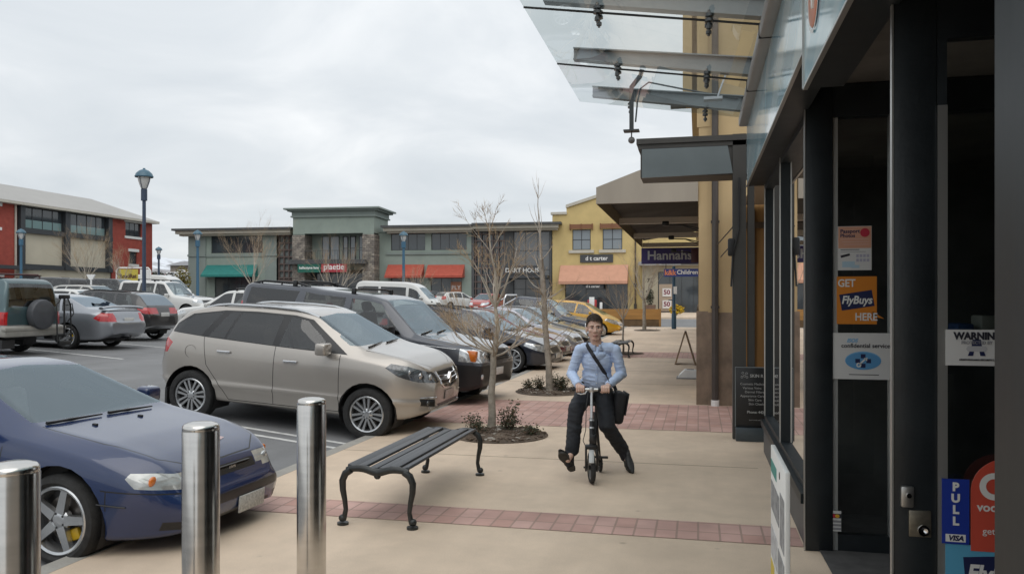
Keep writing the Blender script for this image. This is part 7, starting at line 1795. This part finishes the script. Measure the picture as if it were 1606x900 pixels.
# hair: short, brushed across
def hair():
    mb = MB(); nu, nv = 44, 26; vs = []; keep = []
    for j in range(nv):
        ph = math.pi * .5 - (math.pi * .80) * j / (nv - 1)
        for i in range(nu):
            th_ = 2 * math.pi * i / nu; d = Vector((math.cos(th_) * math.cos(ph), math.sin(th_) * math.cos(ph), math.sin(ph)))
            k = 1 + .035 * mnoise.noise(d * 9 + Vector((d.x * 14, 0, 0))) + .02 * mnoise.noise(d * 24)
            p = Vector((d.x * .0835, .020 + d.y * .103, .040 + d.z * (.092 + (.006 if d.y < .2 else 0)))) * 1.0
            p = Vector((p.x * k, p.y * k, .04 + (p.z - .04) * k)); vs.append(p)
            front = max(0, -d.y); hl = -.055 + .155 * front ** .8 + .02 * (1 if .45 < abs(d.x) and front > .35 else 0)
            if abs(d.x) > .8 and -.35 < d.y < .30: hl = max(hl, .010 if d.y > -.1 else .012)
            keep.append(p.z > hl)
    fs = []
    for j in range(nv - 1):
        for i in range(nu):
            q = (j * nu + i, j * nu + (i + 1) % nu, (j + 1) * nu + (i + 1) % nu, (j + 1) * nu + i)
            if sum(keep[a] for a in q) >= 3: fs.append(q)
    mb.add([hp(*v) for v in vs], fs, 0, True)
    # short locks along the parting and fringe
    rg = random.Random(3)
    for k in range(380):
        th_ = rg.uniform(0, 6.28); ph = rg.uniform(.35, 1.5); d = Vector((math.cos(th_) * math.cos(ph), math.sin(th_) * math.cos(ph), math.sin(ph)))
        p = Vector((d.x * .084, .020 + d.y * .103, .042 + d.z * .101)); t = Vector((.9, -.35, 0)) - d * d.dot(Vector((.9, -.35, 0))); t.normalize(); s = .014
        mb.tube([hp(*(p - d * .004)), hp(*(p + t * s + d * .004)), hp(*(p + t * s * 2 - d * .001))], [.0026, .0024, .0008], 4)
    o = mb.build('hair', M_hair, man, sharp=80); md = o.modifiers.new('t', 'SOLIDIFY'); md.thickness = .006; md.offset = -.5
hair()
# shirt
s = MB()
ellip(s, C_ + Vector((0, .0, .025)), (.160, .118, .172)); ellip(s, C_ + Vector((0, .035, -.13)), (.150, .120, .165)); ellip(s, P_ + Vector((.005, .0, .05)), (.160, .128, .10))
capsule(s, SR + Vector((.050, 0, .016)), SL - Vector((.050, 0, -.016)), .056, .056); capsule(s, N_ - Vector((0, .0, .07)), N_ + Vector((0, -.002, -.045)), .095, .068)
for s_, e_, w_ in ((SR, ER, WR), (SL, EL, WL)): capsule(s, s_, e_, .055, .048); capsule(s, e_, w_ + (e_ - w_) * .12, .050, .038)
def shf(p): return 1.0 if p.z < 1.18 else .35
shirt = fuse(s, 'shirt', M_shirt, man, .0055, 2, wrinkle(.0075, (7, 7, 24), 2.0, shf))
bvh = BVHTree.FromPolygons([v.co for v in shirt.data.vertices], [p.vertices for p in shirt.data.polygons])
def front(x, z, off=.004):
    h = bvh.ray_cast(Vector((x, -1, z)), Vector((0, 1, 0)))[0]
    return Vector((x, (h.y if h else .5) - off, z))
c = MB()   # collar, placket, cuffs
rim = []
for k in range(25):
    a = math.pi * (-.5 + .06) + (2 * math.pi - .12 * math.pi) * k / 24; rim.append((math.cos(a), math.sin(a)))
lo = [N_ + Vector((.072 * u, .068 * v - .004, -.004 + .020 * v)) for u, v in rim]; hi = [N_ + Vector((.062 * u, .060 * v + .002, .034 + .018 * v)) for u, v in rim]; out = [N_ + Vector((.082 * u, .076 * v - .006, -.012 + .022 * v - (.012 if v < -.6 else 0))) for u, v in rim]
n = len(rim)
c.add(lo + hi + out, [(i, i + 1, n + i + 1, n + i) for i in range(n - 1)] + [(n + i, n + i + 1, 2 * n + i + 1, 2 * n + i) for i in range(n - 1)], 0, True)
o = c.build('collar', M_shirt, shirt, sharp=60); md = o.modifiers.new('t', 'SOLIDIFY'); md.thickness = .004
c = MB(); pts = [front(.056 - .02 * (1.24 - z), z, .003) for z in np.linspace(1.235, .86, 12)]
c.tube(pts, .013, 8, squash=((0, 1, 0), .22))
for z in (1.17, 1.08, .99, .90): q = front(.056 - .02 * (1.24 - z), z, .007); c.cyl(q, q + Vector((0, -.003, 0)), .0055, 8, 1)
c.build('placket', [M_shirt2, M_white], shirt)
for e_, w_ in ((ER, WR), (EL, WL)):
    c = MB(); d = (w_ - e_).normalized(); c.tube([w_ - d * .055, w_ - d * .05, w_ - d * .0, w_ + d * .005], [.040, .0425, .0405, .036], 16); c.build('cuff', M_shirt, shirt)
# trousers
t = MB()
ellip(t, P_ + Vector((0, 0, -.005)), (.160, .125, .105)); 
for h_, k_, a_ in ((HR, KR, AR), (HL, KL, AL)):
    capsule(t, h_, k_, .098, .078); d = (a_ - k_); capsule(t, k_, k_ + d * .55, .076, .070); capsule(t, k_ + d * .5, k_ + d * .93, .069, .066)
fuse(t, 'trousers', M_trous, man, .0075, 3, wrinkle(.008, (5, 5, 17), 7.0))
bl = MB(); bl.lathe([(.158, -.015), (.160, .015), (.152, .016), (.150, -.016)], 30, 0, Matrix.Translation(P_ + Vector((0, 0, .068))) @ Matrix.Diagonal((1, .80, 1, 1)), close=True); bl.build('belt', M_black, man)
# socks and shoes
for a_, dirn, heel, toe, up in ((AR, Vector((-.03, -.03, -.08)), Vector((-.195, .185, .115)), Vector((-.292, .007, .288)), Vector((-.05, .8, .5))), (AL, Vector((.02, .0, -.07)), Vector((.325, .660, .205)), Vector((.372, .555, .085)), Vector((.3, -.85, .45)))):
    k_ = KR if a_ is AR else KL
    c = MB(); capsule(c, a_ + (k_ - a_) * .3, a_ + dirn * 1.1, .047, .046); c.build('sock', M_sock, man)
    f = (toe - heel); L = f.length; f.normalize(); u = (up - f * up.dot(f)).normalized(); sd_ = f.cross(u)
    Mx = Matrix((f, sd_, u)).transposed().to_4x4(); Mx.translation = heel
    L = .27
    sh = MB()
    for (x, w, z, hh) in ((.0, .034, .036, .040), (.03, .035, .040, .044), (.06, .036, .042, .045), (.09, .036, .038, .040), (.12, .038, .032, .034), (.15, .042, .028, .030), (.18, .044, .025, .026), (.205, .042, .022, .023), (.23, .036, .019, .020), (.25, .026, .017, .016)):
        sh.ball(Mx @ Vector((x, 0, z)), 1.0, 0, 10, (.045, w, hh), Mx.to_3x3())
    capsule(sh, Mx @ Vector((.01, 0, .05)), a_ + dirn * .6, .038, .042)
    so_ = fuse(sh, 'shoe', M_shoe, man, .005, 7)
    q = MB(); pts = []
    for x, w in ((-.045, .0), (-.04, .022), (-.02, .034), (.03, .037), (.08, .033), (.13, .038), (.18, .047), (.225, .043), (.26, .027), (.275, .0)): pts.append((x, w))
    poly = pts + [(x, -w) for x, w in reversed(pts[1:-1])]
    q.prism(poly, 'Z', -.016, .004, 0, Mx); q.prism([(-.043, .0), (-.035, .026), (-.01, .036), (.035, .036), (.035, -.036), (-.01, -.036), (-.035, -.026)], 'Z', -.028, -.0161, 0, Mx); q.build('sole', M_sole, so_)
# ---- shoulder bag
bag = empty('shoulder_bag', (PX, PY, 0), PR, 'black shoulder bag hanging at the rider hip on a diagonal strap', 'bag')
m = MB(); Mx = Matrix.Translation((.262, .66, .64)) @ Matrix.Rotation(R(8), 4, 'Z') @ Matrix.Rotation(R(10), 4, 'Y')
m.rbox(-.062, .062, -.16, .16, -.16, .16, .045, 0, Mx, seg=4); m.build('pouch', mat('black_nylon', (.014, .014, .016), .7, noise=(18, .3), bump=(90, .2)), bag)
m = MB(); m.rbox(.060, .072, -.155, .155, -.06, .165, .02, 0, Mx); m.build('flap', mat('black_nylon_flap', (.018, .018, .02), .7, noise=(18, .3)), bag)
st = [Vector((.0, .60, 1.255)), Vector((-.045, .545, 1.305)), Vector((-.052, .50, 1.308))]
for u in np.linspace(0, 1, 16):
    x = -.050 + (.205 + .050) * u; z = 1.285 + (.885 - 1.285) * u; st.append(front(x, z, .008))
st += [Vector((.235, .56, .82)), Vector((.255, .60, .76))]
m = MB(); m.tube(st, .019, 8, squash=((0, 1, .2), .16)); m.tube([Vector((.0, .60, 1.255)), Vector((.10, .685, 1.10)), Vector((.20, .75, .92)), Vector((.25, .74, .80))], .018, 8, squash=((0, 1, 0), .2)); m.build('strap', mat('dark_strap', (.022, .022, .028), .7), bag)
# ---- scooter
sc = empty('mini_scooter', (PX, PY, 0), PR, 'tiny folding seat scooter with black forks and silver handlebar', 'scooter')
M_silv = mat('silver_alloy', (.55, .55, .55), .3, .85); M_bplas = mat('black_gloss_plastic', (.012, .012, .013), .3)
def small_wheel(c, r, w, yaw, nsp):
    RX = Matrix.Translation(c) @ Matrix.Rotation(yaw, 4, 'Z') @ Matrix.Rotation(R(90), 4, 'Y')
    wh = empty('wheel', (0, 0, 0), parent=sc)
    m = MB(); m.lathe([(r - w * .55 + w * .5 * math.cos(a) + 0.0, w * .5 * math.sin(a)) for a in np.linspace(0, 2 * math.pi, 13)[:-1]], 36, 0, RX, close=True); m.build('tyre', M_rubber, wh)
    m = MB(); ri = r - w * .95; m.lathe([(ri + .008, -w * .32), (ri + .008, w * .32), (ri - .012, w * .28), (ri - .012, -w * .28)], 32, 0, RX, close=True); m.lathe([(.001, -w * .6), (.022, -w * .6), (.022, w * .6), (.001, w * .6)], 16, 1, RX)
    for k in range(nsp): a = 2 * math.pi * k / nsp; m.tube([RX @ Vector((.018 * math.cos(a), .018 * math.sin(a), 0)), RX @ Vector((ri * math.cos(a), ri * math.sin(a), 0))], .007, 6, 1)
    m.build('rim', [M_silv, M_bplas], wh)
small_wheel((0, 0, .152), .152, .046, R(9), 5); small_wheel((.085, .52, .085), .085, .034, R(9), 5)
m = MB()
for sg in (-1, 1): m.rbox(sg * .052 - .010, sg * .052 + .010, -.045, .035, .12, .335, .008); m.cyl((sg * .03, 0, .152), (sg * .075, 0, .152), .010, 8)
m.rbox(-.062, .062, -.03, .05, .325, .365, .012); m.build('fork', M_bplas, sc)
m = MB(); pts = [(0, .168 * math.cos(a), .152 + .168 * math.sin(a)) for a in np.linspace(.7, 2.7, 12)]; m.tube(pts, .026, 8, squash=((1, 0, 0), 1.0)) if False else m.tube(pts, .024, 8, squash=((0, 0, 1), .25)); m.build('mudguard', mat('pale_grey_plastic', (.45, .45, .44), .4), sc)
m = MB(); m.tube([(0, .015, .35), (0, .085, .60)], .0215, 12); m.tube([(.035, .06, .34), (.028, .12, .66)], .014, 10); m.rbox(-.02, .05, .0, .06, .36, .46, .012); m.build('head_tube', M_bplas, sc)
m = MB(); m.tube([(0, .08, .59), (0, BY, BZ)], .0135, 12)
for z in (.40, .515, .585): y = .015 + (z - .35) * .28; m.tube([(0, y - .001, z - .008), (0, y + .003, z + .008)], .0255, 12)
m.tube([(-.062, BY, BZ), (.062, BY, BZ)], .0165, 12); m.rbox(-.022, .022, BY - .022, BY + .02, BZ - .028, BZ + .024, .008); m.build('stem', M_silv, sc)
for sg, xo in ((-1, -.172), (1, .186)): m = MB(); m.tube([(sg * .062, BY, BZ), (xo, BY, BZ)], .0165, 12); m.ball((xo, BY, BZ), .019, 0, 8); m.build('grip', M_rubber, sc)
m = MB(); m.tube([(-.045, BY - .02, BZ - .012), (-.06, BY - .05, BZ - .034), (-.10, BY - .055, BZ - .042), (-.135, BY - .045, BZ - .034)], [.007, .007, .006, .005], 6); m.build('brake_lever', M_silv, sc)
m = MB(); m.tube([(-.03, BY - .02, BZ - .01), (-.05, .07, .72), (-.055, .03, .5), (-.08, .01, .40), (-.05, .0, .34)], .004, 5); m.build('cable', M_dark, sc)
m = MB(); m.tube([(.01, .05, .40), (.05, .30, .24), (.08, .50, .10)], .020, 10); m.tube([(.03, .20, .31), (.05, .45, .52), (.05, .62, .66)], .018, 10); m.tube([(.115, .50, .09), (.055, .50, .09)], .008, 6); m.tube([(.05, .45, .52), (.085, .52, .10)], .014, 8)
m.tube([(-.04, .26, .20), (.145, .26, .20)], .011, 8); m.rbox(.10, .16, .235, .285, .19, .21, .006); m.build('frame', M_bplas, sc)
m = MB(); m.rbox(-.06, .15, .56, .80, .655, .705, .022); m.build('saddle', M_dark, sc)
